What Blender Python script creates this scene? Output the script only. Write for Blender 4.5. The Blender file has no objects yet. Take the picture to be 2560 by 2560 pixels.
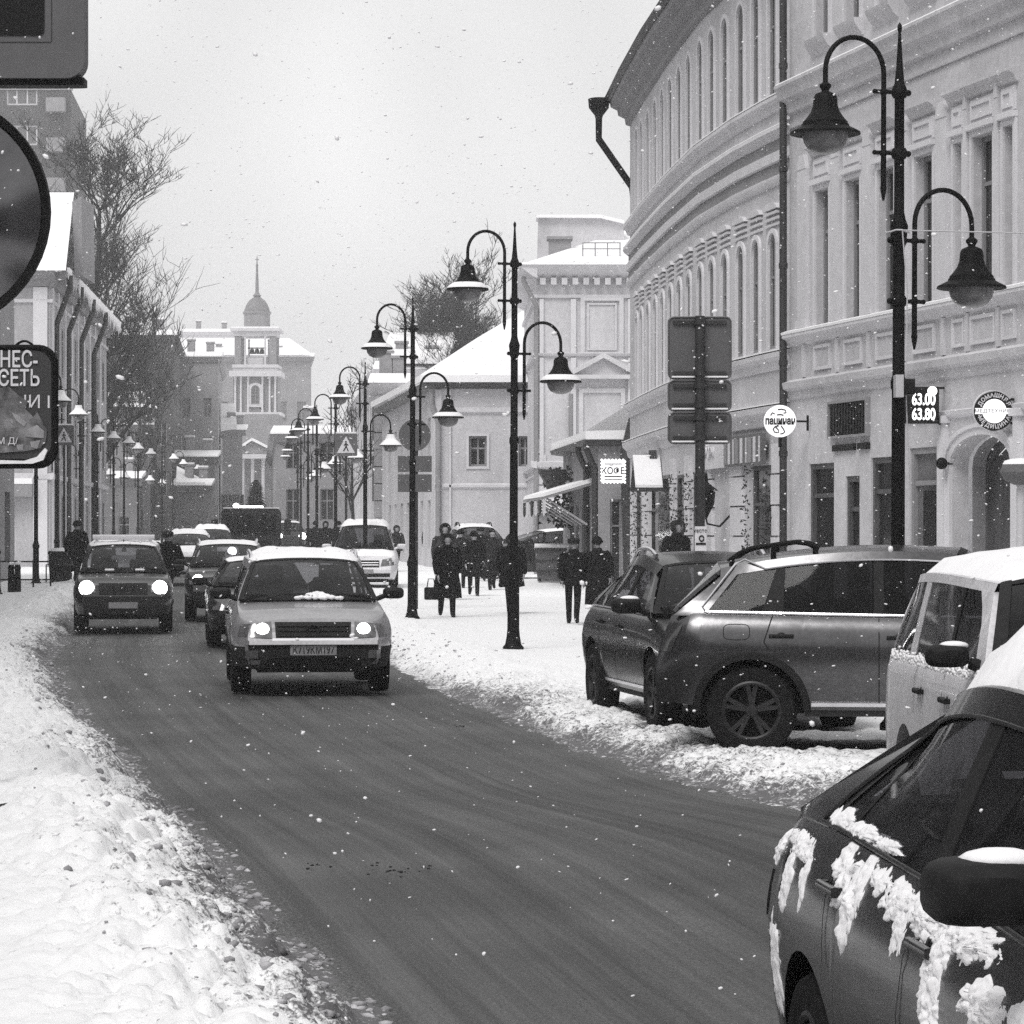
import bpy, math, random
import numpy as np
from mathutils import Vector, Matrix, noise as mnoise

# ------------------------------------------------------------------ camera, sky, sun, exposure
sc = bpy.context.scene
COL = sc.collection
rnd = random.Random(11)
F, CX, HY, CH = 7500.0, 1280.0, 1330.0, 1.85          # focal length and horizon in photo pixels, eye height in metres
cam = bpy.data.cameras.new("camera")
cam.sensor_width = 36.0
cam.lens = F / 2560.0 * 36.0
cam.shift_y = (HY - 1280.0) / 2560.0
cam.clip_start, cam.clip_end = 0.3, 3000.0
camo = bpy.data.objects.new("camera", cam)
camo.location = (0, 0, CH)
camo.rotation_euler = (math.radians(90), 0, 0)
COL.objects.link(camo)
sc.camera = camo

SUN_EL, SUN_ROT = 52.0, 207.0
world = bpy.data.worlds.new("World")
sc.world = world
world.use_nodes = True
wn, wl_ = world.node_tree.nodes, world.node_tree.links
wn.clear()
wo = wn.new("ShaderNodeOutputWorld")
bg = wn.new("ShaderNodeBackground")
sky = wn.new("ShaderNodeTexSky")
sky.sky_type = 'NISHITA'
sky.sun_disc = False
sky.sun_elevation = math.radians(SUN_EL)
sky.sun_rotation = math.radians(SUN_ROT)
sky.air_density, sky.dust_density = 1.5, 6.0
bw = wn.new("ShaderNodeRGBToBW")
tcw = wn.new("ShaderNodeTexCoord")
nzw = wn.new("ShaderNodeTexNoise")
nzw.inputs["Scale"].default_value = 5.5
nzw.inputs["Detail"].default_value = 2.0
rpw = wn.new("ShaderNodeMapRange")
rpw.inputs["From Min"].default_value, rpw.inputs["From Max"].default_value = 0.3, 0.7
rpw.inputs["To Min"].default_value, rpw.inputs["To Max"].default_value = 4.9, 8.9
mxw = wn.new("ShaderNodeMix")                          # an even overcast layer over the clear-sky model
mxw.data_type = 'FLOAT'
mxw.inputs[0].default_value = 0.88
wl_.new(sky.outputs[0], bw.inputs[0])
mpw = wn.new("ShaderNodeMapping")
mpw.inputs["Location"].default_value = (17.81, 27.43, 6.89)
wl_.new(tcw.outputs["Generated"], mpw.inputs["Vector"])
wl_.new(mpw.outputs[0], nzw.inputs["Vector"])
wl_.new(nzw.outputs["Fac"], rpw.inputs["Value"])
wl_.new(bw.outputs[0], mxw.inputs[2])
wl_.new(rpw.outputs[0], mxw.inputs[3])
wl_.new(mxw.outputs[0], bg.inputs["Color"])
bg.inputs["Strength"].default_value = 0.1
wl_.new(bg.outputs[0], wo.inputs[0])

sun = bpy.data.lights.new("sun", 'SUN')
sun.energy = 1.5
sun.angle = math.radians(25)
sun.color = (1.0, 0.985, 0.97)
suno = bpy.data.objects.new("sun", sun)
suno.rotation_euler = (math.radians(90 - SUN_EL), 0, math.radians(180 - SUN_ROT))
COL.objects.link(suno)

sc.view_settings.view_transform = 'Standard'
sc.view_settings.look = 'None'
sc.view_settings.gamma = 1.0
sc.view_settings.exposure = 0.4
sc.view_settings.use_curve_mapping = False
sc.render.engine = 'CYCLES'
sc.cycles.max_bounces = 8
sc.cycles.transparent_max_bounces = 16
sc.cycles.volume_bounces = 1
sc.cycles.use_denoising = False

# ------------------------------------------------------------------ helpers
def PX(px, Y): return (px - CX) / F * Y
def PZ(py, Y): return CH + (HY - py) / F * Y
def G(Y): return 0.0 if Y < 55 else 0.007 * (Y - 55)       # the street climbs gently away from the camera
SW = 0.2                                                    # packed snow on the pavement above the road

def mat(name, v, rough=0.7, metal=0.0, nz=None, bump=None, coat=0.0, emit=0.0, spec=0.5, tint=0.02, nz2=None):
    m = bpy.data.materials.new(name)
    m.use_nodes = True
    nt = m.node_tree
    b = nt.nodes["Principled BSDF"]
    c = (v, v * (1 - tint * 0.6), min(1, v * (1 + tint)), 1)
    b.inputs["Base Color"].default_value = c
    b.inputs["Roughness"].default_value = rough
    b.inputs["Metallic"].default_value = metal
    b.inputs["Coat Weight"].default_value = coat
    b.inputs["Coat Roughness"].default_value = 0.08
    b.inputs["Specular IOR Level"].default_value = spec
    if emit:
        b.inputs["Emission Color"].default_value = (1, 1, 1, 1)
        b.inputs["Emission Strength"].default_value = emit
    tc = None
    if nz or bump or nz2:
        tc = nt.nodes.new("ShaderNodeTexCoord")
    if nz:
        s, lo, hi = nz[:3]
        n = nt.nodes.new("ShaderNodeTexNoise")
        n.inputs["Scale"].default_value = s
        n.inputs["Detail"].default_value = 6
        n.inputs["Roughness"].default_value = 0.65
        mr = nt.nodes.new("ShaderNodeMapRange")
        mr.inputs["From Min"].default_value, mr.inputs["From Max"].default_value = 0.3, 0.7
        mr.inputs["To Min"].default_value, mr.inputs["To Max"].default_value = lo, hi
        mp = nt.nodes.new("ShaderNodeMapping")
        if len(nz) > 3: mp.inputs["Scale"].default_value = nz[3]
        nt.links.new(tc.outputs["Object"], mp.inputs["Vector"])
        nt.links.new(mp.outputs[0], n.inputs["Vector"])
        nt.links.new(n.outputs["Fac"], mr.inputs["Value"])
        out = mr.outputs[0]
        if nz2:
            s2, lo2, hi2 = nz2
            n2 = nt.nodes.new("ShaderNodeTexNoise")
            n2.inputs["Scale"].default_value = s2
            n2.inputs["Detail"].default_value = 3
            m2 = nt.nodes.new("ShaderNodeMapRange")
            m2.inputs["From Min"].default_value, m2.inputs["From Max"].default_value = 0.3, 0.7
            m2.inputs["To Min"].default_value, m2.inputs["To Max"].default_value = lo2, hi2
            nt.links.new(tc.outputs["Object"], n2.inputs["Vector"])
            nt.links.new(n2.outputs["Fac"], m2.inputs["Value"])
            mm = nt.nodes.new("ShaderNodeMath"); mm.operation = 'MULTIPLY'
            nt.links.new(out, mm.inputs[0]); nt.links.new(m2.outputs[0], mm.inputs[1])
            out = mm.outputs[0]
        mx = nt.nodes.new("ShaderNodeVectorMath"); mx.operation = 'SCALE'
        mx.inputs[0].default_value = c[:3]
        nt.links.new(out, mx.inputs["Scale"])
        nt.links.new(mx.outputs[0], b.inputs["Base Color"])
    if bump:
        s, st = bump
        n = nt.nodes.new("ShaderNodeTexNoise")
        n.inputs["Scale"].default_value = s
        n.inputs["Detail"].default_value = 5
        bp = nt.nodes.new("ShaderNodeBump")
        bp.inputs["Strength"].default_value = st
        bp.inputs["Distance"].default_value = 0.02
        nt.links.new(tc.outputs["Object"], n.inputs["Vector"])
        nt.links.new(n.outputs["Fac"], bp.inputs["Height"])
        nt.links.new(bp.outputs[0], b.inputs["Normal"])
    return m

def glass_mat(name, see, v=0.02, rough=0.04, spec=0.3):
    m = bpy.data.materials.new(name)
    m.use_nodes = True
    nt = m.node_tree
    b = nt.nodes["Principled BSDF"]
    b.inputs["Base Color"].default_value = (v, v, v * 1.05, 1)
    b.inputs["Roughness"].default_value = rough
    b.inputs["Specular IOR Level"].default_value = spec
    tr = nt.nodes.new("ShaderNodeBsdfTransparent")
    tr.inputs["Color"].default_value = (0.74, 0.74, 0.76, 1)
    mx = nt.nodes.new("ShaderNodeMixShader")
    mx.inputs[0].default_value = 1 - see
    nt.links.new(tr.outputs[0], mx.inputs[1])
    nt.links.new(b.outputs[0], mx.inputs[2])
    nt.links.new(mx.outputs[0], nt.nodes["Material Output"].inputs["Surface"])
    return m

def paint_mat(name, v, metal=0.3, grime=0.35, rough=0.35):
    m = mat(name, v, rough, metal, nz=(2.2, 1 - grime, 1 + grime * 0.4), coat=0.35, nz2=(30, 0.85, 1.12), spec=0.4)
    return m

M = dict(
    plaster=mat("pale_plaster", 0.55, 0.9, nz=(0.55, 0.78, 1.1, (1, 1, 0.45)), bump=(14, 0.25), nz2=(7, 0.9, 1.06)),
    plaster_light=mat("light_plaster", 0.64, 0.9, nz=(0.9, 0.88, 1.06), bump=(14, 0.2)),
    plaster_grey=mat("warm_grey_plaster", 0.4, 0.9, nz=(0.6, 0.75, 1.12, (1, 1, 0.4)), bump=(14, 0.25), nz2=(9, 0.9, 1.05)),
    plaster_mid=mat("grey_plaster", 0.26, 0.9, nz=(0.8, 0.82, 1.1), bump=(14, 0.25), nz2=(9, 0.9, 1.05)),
    plaster_dark=mat("dark_plaster", 0.13, 0.9, nz=(0.7, 0.75, 1.2), bump=(14, 0.3), nz2=(6, 0.85, 1.1)),
    trim=mat("moulding_plaster", 0.6, 0.85, nz=(2.0, 0.85, 1.06), bump=(20, 0.15)),
    trim_dark=mat("dark_moulding", 0.2, 0.85, nz=(2.0, 0.8, 1.1)),
    stone=mat("white_stone_block", 0.62, 0.85, nz=(3.0, 0.85, 1.05), bump=(25, 0.3)),
    brick=mat("old_brickwork", 0.075, 0.92, nz=(1.2, 0.7, 1.3), nz2=(24, 0.75, 1.2), bump=(30, 0.4)),
    snow=mat("clean_snow", 0.88, 0.65, nz=(3.0, 0.97, 1.02), bump=(18, 0.35), tint=0.01, spec=0.25),
    roofmetal=mat("dark_roof_metal", 0.06, 0.5, 0.4),
    black=mat("black_iron", 0.007, 0.6, 0.0, nz=(8, 0.7, 1.6), spec=0.08),
    darkpipe=mat("dark_pipe", 0.035, 0.5, 0.2, nz=(3, 0.7, 1.3)),
    pane=mat("dark_window_pane", 0.018, 0.08, 0, nz=(0.35, 0.5, 1.8), spec=0.22),
    pane_grey=mat("grey_window_pane", 0.12, 0.12, 0, nz=(0.5, 0.6, 1.5), spec=0.5),
    frame=mat("window_frame_paint", 0.22, 0.6),
    frame_light=mat("pale_window_frame", 0.5, 0.6),
    door=mat("dark_wooden_door", 0.07, 0.5, nz=(3, 0.6, 1.5, (3, 3, 0.4))),
    globe=mat("lamp_globe", 0.16, 0.3, 0, nz=(5, 0.9, 1.1)),
    tyre=mat("tyre_rubber", 0.008, 0.9, nz=(20, 0.7, 1.8), spec=0.15),
    rim=mat("alloy_rim", 0.035, 0.45, 0.5, nz=(9, 0.5, 1.2)),
    plastic=mat("black_plastic", 0.01, 0.65, nz=(12, 0.7, 1.8), spec=0.2),
    chrome=mat("bright_trim", 0.75, 0.25, 0.9),
    lens=mat("headlamp_lens", 0.12, 0.12, 0.3, nz=(12, 0.5, 1.5), coat=0.8),
    redlens=mat("tail_lamp_lens", 0.03, 0.15, 0, coat=0.8),
    lit=mat("lit_lamp", 0.9, 0.5, emit=9.0),
    litsign=mat("lit_sign_face", 0.8, 0.5, emit=0.55),
    litnum=mat("lit_sign_digits", 0.9, 0.5, emit=1.3),
    signgrey=mat("grey_sign_metal", 0.12, 0.5, 0.3, nz=(2.5, 0.85, 1.1)),
    signpale=mat("pale_sign_face", 0.7, 0.5, nz=(4, 0.9, 1.05)),
    signblack=mat("black_sign_face", 0.008, 0.55, spec=0.2),
    interior=mat("car_interior", 0.012, 0.9, spec=0.1),
    seat=mat("car_seat_cloth", 0.06, 0.9),
    coat=mat("black_wool_coat", 0.008, 1.0, nz=(9, 0.6, 1.8), spec=0.05),
    coat2=mat("dark_grey_jacket", 0.018, 0.95, nz=(9, 0.6, 1.6), spec=0.08),
    trousers=mat("dark_trousers", 0.009, 0.95, nz=(9, 0.6, 1.6), spec=0.05),
    skin=mat("skin", 0.32, 0.6),
    coat3=mat("mid_grey_coat", 0.04, 0.95, nz=(9, 0.6, 1.6), spec=0.05),
    fur=mat("dark_fur", 0.012, 1.0, nz=(40, 0.5, 2.0), bump=(60, 0.8)),
    bark=mat("winter_bark", 0.02, 0.95, nz=(4, 0.7, 1.4)),
    glass=glass_mat("car_glass", 0.5, 0.02, 0.05, 0.3),
    glass_dark=glass_mat("tinted_car_glass", 0.2, 0.006, 0.04, 0.14),
    silver=paint_mat("silver_car_paint", 0.1, 0.9, 0.22, 0.24),
    bronze=paint_mat("light_metallic_paint", 0.36, 0.6, 0.25),
    white=paint_mat("white_car_paint", 0.72, 0.0, 0.12),
    dark=paint_mat("dark_car_paint", 0.008, 0.1, 0.4),
    charcoal=paint_mat("charcoal_car_paint", 0.028, 0.8, 0.4, 0.3),
    nearblack=paint_mat("black_car_paint", 0.035, 0.75, 0.6, 0.3),
    sooty=mat("road_grime", 0.012, 0.9, nz=(6, 0.6, 2.0)),
    dirtyplate=mat("dirty_plate", 0.3, 0.6, nz=(14, 0.6, 1.2)),
    branch=mat("wet_branch", 0.02, 0.7),
    cable=mat("pale_cable", 0.5, 0.6),
)

class MB:
    """collects faces; build() links them as one mesh object"""
    def __init__(s): s.v = []; s.f = []; s.mi = []; s.m = 0; s.M = None
    def vert(s, p):
        p = Vector(p)
        if s.M is not None: p = s.M @ p
        s.v.append((p.x, p.y, p.z)); return len(s.v) - 1
    def face(s, idx): s.f.append(tuple(idx)); s.mi.append(s.m)
    def poly(s, pts): s.face([s.vert(p) for p in pts])
    def grid(s, rows, closed=False):
        n = len(rows[0]); b = len(s.v)
        for r in rows:
            for p in r: s.vert(p)
        for i in range(len(rows) - 1):
            for j in range(n if closed else n - 1):
                k = (j + 1) % n
                s.face((b + i * n + j, b + i * n + k, b + (i + 1) * n + k, b + (i + 1) * n + j))
        return b
    def box(s, x0, x1, y0, y1, z0, z1):
        c = [(x0, y0, z0), (x1, y0, z0), (x1, y1, z0), (x0, y1, z0), (x0, y0, z1), (x1, y0, z1), (x1, y1, z1), (x0, y1, z1)]
        s.hexa(c)
    def hexa(s, c):
        i = [s.vert(p) for p in c]
        for q in ((0, 3, 2, 1), (4, 5, 6, 7), (0, 1, 5, 4), (1, 2, 6, 5), (2, 3, 7, 6), (3, 0, 4, 7)):
            s.face([i[k] for k in q])
    def rbox(s, x0, x1, y0, y1, z0, z1, r=0.02, ax='x'):
        """box with the four edges along ax rounded"""
        def ring(a0, a1, b0, b1):
            o = []
            for cx, cy, st in ((a1 - r, b1 - r, 0), (a0 + r, b1 - r, 90), (a0 + r, b0 + r, 180), (a1 - r, b0 + r, 270)):
                for k in range(4):
                    t = math.radians(st + 30 * k); o.append((cx + r * math.cos(t), cy + r * math.sin(t)))
            return o
        if ax == 'x': rg = [[(x, a, b) for a, b in ring(y0, y1, z0, z1)] for x in (x0, x1)]
        elif ax == 'y': rg = [[(a, y, b) for a, b in ring(x0, x1, z0, z1)] for y in (y1, y0)]
        else: rg = [[(a, b, z) for a, b in ring(x0, x1, y0, y1)] for z in (z0, z1)]
        b = s.grid(rg, True); n = 16
        s.face(list(range(b, b + n))[::-1]); s.face(range(b + n, b + 2 * n))
    def tube(s, pts, r, n=8, caps=True):
        pts = [Vector(p) for p in pts]
        rs = r if isinstance(r, (list, tuple)) else [r] * len(pts)
        rows = []; prev = None
        for i, p in enumerate(pts):
            t = (pts[min(i + 1, len(pts) - 1)] - pts[max(i - 1, 0)]).normalized()
            if prev is None:
                a = Vector((0, 0, 1)) if abs(t.z) < 0.9 else Vector((1, 0, 0))
                u = t.cross(a).normalized()
            else:
                u = (prev - t * prev.dot(t)).normalized()
            prev = u; w = t.cross(u)
            rows.append([p + (u * math.cos(2 * math.pi * k / n) + w * math.sin(2 * math.pi * k / n)) * rs[i] for k in range(n)])
        b = s.grid(rows, True)
        if caps:
            s.face(list(range(b, b + n))[::-1]); e = b + n * (len(rows) - 1); s.face(range(e, e + n))
    def lathe(s, prof, n=16, c=(0, 0, 0), ax='z', caps=True):
        rows = []
        for r, h in prof:
            row = []
            for k in range(n):
                t = 2 * math.pi * k / n; a, b2 = r * math.cos(t), r * math.sin(t)
                if ax == 'z': row.append((c[0] + a, c[1] + b2, c[2] + h))
                elif ax == 'y': row.append((c[0] + b2, c[1] + h, c[2] + a))
                else: row.append((c[0] + h, c[1] + a, c[2] + b2))
            rows.append(row)
        b = s.grid(rows, True)
        if caps:
            s.face(list(range(b, b + n))[::-1]); e = b + n * (len(rows) - 1); s.face(range(e, e + n))
    def prism(s, poly, fn0, fn1):
        """poly: 2-D points, fn0 / fn1 map them to the two end faces"""
        a = [s.vert(fn0(p)) for p in poly]; b = [s.vert(fn1(p)) for p in poly]; n = len(poly)
        s.face(a[::-1]); s.face(b)
        for i in range(n): s.face((a[i], a[(i + 1) % n], b[(i + 1) % n], b[i]))
    def patch(s, fn, nu, nv, e=0.005, back=-0.012):
        """curved panel fn(u, v, offset) with folded-back rim"""
        g = [[fn(i / nu, j / nv, e) for i in range(nu + 1)] for j in range(nv + 1)]
        s.grid(g)
        rim = [(i / nu, 0) for i in range(nu)] + [(1, j / nv) for j in range(nv)] + [(1 - i / nu, 1) for i in range(nu)] + [(0, 1 - j / nv) for j in range(nv)]
        s.grid([[fn(u, v, back) for u, v in rim], [fn(u, v, e) for u, v in rim]], True)
    def ball(s, c, r, n=10, m=6, sq=(1, 1, 1)):
        rows = []
        for i in range(m + 1):
            t = math.pi * i / m
            rr, h = max(1e-4, math.sin(t)), -math.cos(t)
            rows.append([(c[0] + r * sq[0] * rr * math.cos(2 * math.pi * k / n), c[1] + r * sq[1] * rr * math.sin(2 * math.pi * k / n), c[2] + r * sq[2] * h) for k in range(n)])
        s.grid(rows, True)
    def build(s, name, mats, parent=None, ang=38, world=False, kind=None, merge=False):
        me = bpy.data.meshes.new(name)
        me.from_pydata(s.v, [], s.f)
        for m in (mats if isinstance(mats, (list, tuple)) else [mats]): me.materials.append(m)
        if any(s.mi): me.polygons.foreach_set("material_index", s.mi)
        if ang:
            me.polygons.foreach_set("use_smooth", [True] * len(s.f))
            try: me.set_sharp_from_angle(angle=math.radians(ang))
            except Exception: pass
        me.update()
        return link(name, me, parent, world, kind)

def wloc(o):
    p = Vector((0, 0, 0))
    while o is not None: p += o.location; o = o.parent
    return p

def link(name, me, parent=None, world=False, kind=None):
    o = bpy.data.objects.new(name, me)
    COL.objects.link(o)
    if parent is not None:
        o.parent = parent
        if world: o.location = -wloc(parent)
    if kind: o["kind"] = kind
    return o

def tag(o, label, cat, group=None):
    o["label"] = label; o["category"] = cat
    if group: o["group"] = group
    return o

def thing(name, label, cat, loc=(0, 0, 0), rotz=0.0, group=None):
    o = bpy.data.objects.new(name, None)
    o.empty_display_size = 0.2
    COL.objects.link(o)
    o.location = loc; o.rotation_euler = (0, 0, rotz)
    return tag(o, label, cat, group)

def copy_tree(o, parent=None):
    c = o.copy(); COL.objects.link(c)
    if parent is not None: c.parent = parent
    for ch in list(o.children): copy_tree(ch, c)
    return c

def interp(x, pts):
    if x <= pts[0][0]: return pts[0][1]
    for (a, b), (c, d) in zip(pts, pts[1:]):
        if x <= c: return b + (d - b) * (x - a) / (c - a) if c > a else d
    return pts[-1][1]

def sstep(a, b, x):
    t = min(1, max(0, (x - a) / (b - a))); return t * t * (3 - 2 * t)

# ------------------------------------------------------------------ lettering (flat extruded glyph meshes)
_tc = {}
def text_mesh(body, size, ext=0.004, bold=0.0):
    k = (body, size, ext, bold)
    if k not in _tc:
        cu = bpy.data.curves.new("lettering", 'FONT')
        cu.body = body; cu.size = size; cu.extrude = ext; cu.offset = bold
        cu.align_x, cu.align_y = 'CENTER', 'CENTER'
        ob = bpy.data.objects.new("lettering", cu)
        COL.objects.link(ob)
        dg = bpy.context.evaluated_depsgraph_get()
        _tc[k] = bpy.data.meshes.new_from_object(ob.evaluated_get(dg))
        bpy.data.objects.remove(ob)
    return _tc[k]

def text(body, size, m, parent, loc, rot=(math.radians(90), 0, 0), name="lettering", ext=0.004, bold=0.0, scale=(1, 1, 1)):
    me = text_mesh(body, size, ext, bold).copy()
    me.materials.clear(); me.materials.append(m)
    o = link(name, me, parent)
    o.location = loc; o.rotation_euler = rot; o.scale = scale
    return o

# ------------------------------------------------------------------ people: bodies grown with the skin modifier, before the scene gets large
def body_mesh(kind):
    st = {'walk': (0.3, 0.22), 'walk2': (-0.3, -0.22), 'stand': (0.03, 0.0)}[kind]
    V, E, Rr = [], [], []
    def add(p, r, par=None):
        V.append(p); Rr.append(r if isinstance(r, tuple) else (r, r))
        if par is not None: E.append((par, len(V) - 1))
        return len(V) - 1
    pel = add((0, 0, 0.95), (0.16, 0.12))
    wa = add((0, 0, 1.12), (0.15, 0.11), pel)
    ch = add((0, 0, 1.34), (0.17, 0.12), wa)
    nb = add((0, 0.0, 1.46), (0.08, 0.07), ch)
    nk = add((0, -0.01, 1.51), (0.055, 0.055), nb)
    h1 = add((0, -0.025, 1.57), (0.068, 0.08), nk)
    h2 = add((0, -0.02, 1.65), (0.078, 0.098), h1)
    add((0, -0.01, 1.72), (0.06, 0.075), h2)
    add((0, -0.122, 1.615), (0.014, 0.014), h1)                      # nose
    for s in (-1, 1):
        add((s * 0.083, 0.0, 1.625), (0.012, 0.02), h2)              # ears
        f, sw = st[0] * s, st[1] * s
        hip = add((s * 0.09, 0, 0.88), (0.095, 0.1), pel)
        kn = add((s * 0.1, -f * 0.55 - 0.02, 0.5), 0.076, hip)
        an = add((s * 0.1, -f + (0.12 if f < 0 else 0.0), 0.1 + (0.05 if f < -0.1 else 0)), 0.06, kn)
        add((s * 0.115, -f - 0.15 + (0.12 if f < 0 else 0.0), 0.045), (0.045, 0.04), an)
        sh = add((s * 0.175, 0.0, 1.41), 0.075, ch)
        el = add((s * 0.235, 0.03 + sw * 0.5, 1.15), 0.052, sh)
        wr = add((s * 0.225, -0.07 + sw, 0.93), 0.036, el)
        pa = add((s * 0.215, -0.09 + sw, 0.87), (0.024, 0.036), wr)
        for q, (dy, ln) in enumerate(((-0.03, 0.062), (-0.01, 0.075), (0.01, 0.07), (0.028, 0.055))):
            f1 = add((s * 0.212, -0.095 + sw + dy, 0.82), 0.0095, pa)
            f2 = add((s * 0.200, -0.10 + sw + dy, 0.82 - ln * 0.5), 0.009, f1)
            add((s * 0.182, -0.10 + sw + dy, 0.82 - ln), 0.008, f2)
        t1 = add((s * 0.2, -0.135 + sw, 0.86), 0.011, pa)
        add((s * 0.19, -0.15 + sw, 0.82), 0.009, t1)
    me = bpy.data.meshes.new("body")
    me.from_pydata(V, E, [])
    ob = bpy.data.objects.new("body", me)
    COL.objects.link(ob)
    ob.modifiers.new("skin", 'SKIN')
    sv = me.skin_vertices[0].data
    for i, r in enumerate(Rr):
        sv[i].radius = r
        sv[i].use_root = (i == 0)
    ss = ob.modifiers.new("sub", 'SUBSURF'); ss.levels = 1; ss.render_levels = 1
    dg = bpy.context.evaluated_depsgraph_get()
    out = bpy.data.meshes.new_from_object(ob.evaluated_get(dg))
    bpy.data.objects.remove(ob)
    out.materials.clear()
    for m in (M['trousers'], M['skin'], M['plastic']): out.materials.append(m)
    mi = []
    for p in out.polygons:
        c = p.center
        mi.append(2 if c.z < 0.12 else 1 if (c.z > 1.47 or (c.z < 0.9 and abs(c.x) > 0.165)) else 0)
    out.polygons.foreach_set("material_index", mi)
    out.polygons.foreach_set("use_smooth", [True] * len(mi))
    return out
BODY = {k: body_mesh(k) for k in ('walk', 'walk2', 'stand')}

def coat_mesh(kind, hem, m, flare=1.0):
    sw = {'walk': 0.22, 'walk2': -0.22, 'stand': 0.0}[kind]
    b = MB(); n = 14; rows = []
    for z, rx, ry in ((1.5, 0.085, 0.08), (1.46, 0.15, 0.105), (1.41, 0.215, 0.135), (1.3, 0.235, 0.16), (1.12, 0.215, 0.15), (0.98, 0.23, 0.17),
                      (0.98 - (0.98 - hem) * 0.5, 0.25 * flare, 0.2), (hem, 0.27 * flare, 0.225)):
        rows.append([(rx * math.cos(2 * math.pi * k / n) * (1 + 0.04 * mnoise.noise((k * 1.3, z * 4, hem))), ry * math.sin(2 * math.pi * k / n) * (1 + 0.05 * mnoise.noise((k * 1.7, z * 5, 3))) , z + (0.015 * math.sin(k * 2.1) if z == hem else 0)) for k in range(n)])
    b.grid(rows, True)
    inner = [[(x * 0.93, y * 0.93, z) for x, y, z in r] for r in (rows[-1], rows[-2])]
    b.grid([rows[-1], inner[0], inner[1]], True)
    for s in (-1, 1):
        q = sw * s
        b.tube([(s * 0.15, 0, 1.43), (s * 0.2, 0.0, 1.38), (s * 0.243, 0.03 + q * 0.5, 1.15), (s * 0.235, -0.02 + q * 0.8, 1.02), (s * 0.228, -0.065 + q, 0.94)], [0.09, 0.095, 0.082, 0.072, 0.064], 10)
    return b

def person(label, loc, face=0.0, kind='walk', hem=0.8, coat='coat', head='hood', h=1.72, flare=1.0, group=None):
    t = thing("person", label, "person", loc, face, group)
    t.scale = (h / 1.75,) * 3
    pr = random.Random(label); t.rotation_euler = (pr.uniform(0.01, 0.07) if kind != 'stand' else 0.0, pr.uniform(-0.03, 0.03), face)
    link("body", BODY[kind], t)
    coat_mesh(kind, hem, None, flare).build("coat", M[coat], t, 60)
    b = MB(); c = (0, -0.01, 1.645)
    if head == 'hood':
        b.tube([(0.115 * math.cos(t2), -0.1, 1.64 + 0.128 * math.sin(t2)) for t2 in [math.radians(-60 + 30 * q) for q in range(11)]], 0.026, 7)
        b.ball((0, 0.025, 1.65), 0.122, 12, 8, (0.95, 0.9, 1.05))
        b.build("hood", M['fur'], t, 70)
    elif head == 'cap':
        b.lathe([(0.112, -0.02), (0.122, 0.02), (0.13, 0.05), (0.11, 0.085), (0.04, 0.1), (0.002, 0.102)], 14, (0, -0.01, 1.66))
        b.box(-0.075, 0.075, -0.19, -0.1, 1.655, 1.668)
        b.build("cap", M['coat2'], t, 60)
    elif head == 'hat':
        b.ball((0, -0.005, 1.685), 0.118, 12, 8, (0.95, 1.05, 0.9))
        b.lathe([(0.118, 0), (0.13, 0.02), (0.12, 0.05)], 14, (0, -0.005, 1.645), caps=False)
        b.build("knitted_hat", M['coat'], t, 60)
    else:
        b.ball((0, 0.02, 1.665), 0.11, 12, 8, (0.9, 1.0, 1.0))
        b.ball((0, 0.05, 1.58), 0.08, 10, 6, (1.0, 0.7, 1.2))
        b.build("hair", M['coat'], t, 60)
    sc_ = MB(); sc_.lathe([(0.07, 0), (0.1, 0.02), (0.105, 0.05), (0.085, 0.085)], 12, (0, -0.01, 1.455), caps=False)
    sc_.build("scarf", M['coat2'], t, 60)
    return t

# ------------------------------------------------------------------ ground, road and the ploughed snow
def hash2(ix, iy, k):
    h = (ix.astype(np.int64) * 374761393 + iy.astype(np.int64) * 668265263 + k * 1442695041) & 0x7fffffff
    h = ((h ^ (h >> 13)) * 1274126177) & 0x7fffffff
    return ((h ^ (h >> 16)) & 0xffff) / 65535.0
def vnoise(x, y, k=0):
    ix, iy = np.floor(x), np.floor(y); fx, fy = x - ix, y - iy
    fx = fx * fx * (3 - 2 * fx); fy = fy * fy * (3 - 2 * fy)
    a, b = hash2(ix, iy, k), hash2(ix + 1, iy, k); c, d = hash2(ix, iy + 1, k), hash2(ix + 1, iy + 1, k)
    return (a + (b - a) * fx) * (1 - fy) + (c + (d - c) * fx) * fy
def fbm(x, y, o=4, k=0):
    s, a, t = 0, 1.0, 0
    for i in range(o):
        s = s + a * vnoise(x * 2 ** i, y * 2 ** i, k + i); t += a; a *= 0.5
    return s / t
def lumps(x, y, k=0):
    """rounded clods: 1 at a clod's middle, 0 between clods"""
    ix, iy = np.floor(x), np.floor(y); best = np.full(x.shape, 9.0)
    for dx in (-1, 0, 1):
        for dy in (-1, 0, 1):
            cx, cy = ix + dx, iy + dy
            px, py = cx + 0.15 + 0.7 * hash2(cx, cy, k), cy + 0.15 + 0.7 * hash2(cx, cy, k + 7)
            r = 0.3 + 0.45 * hash2(cx, cy, k + 13)
            best = np.minimum(best, np.hypot(x - px, y - py) / r)
    return np.clip(1 - best, 0, 1) ** 0.5

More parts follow.
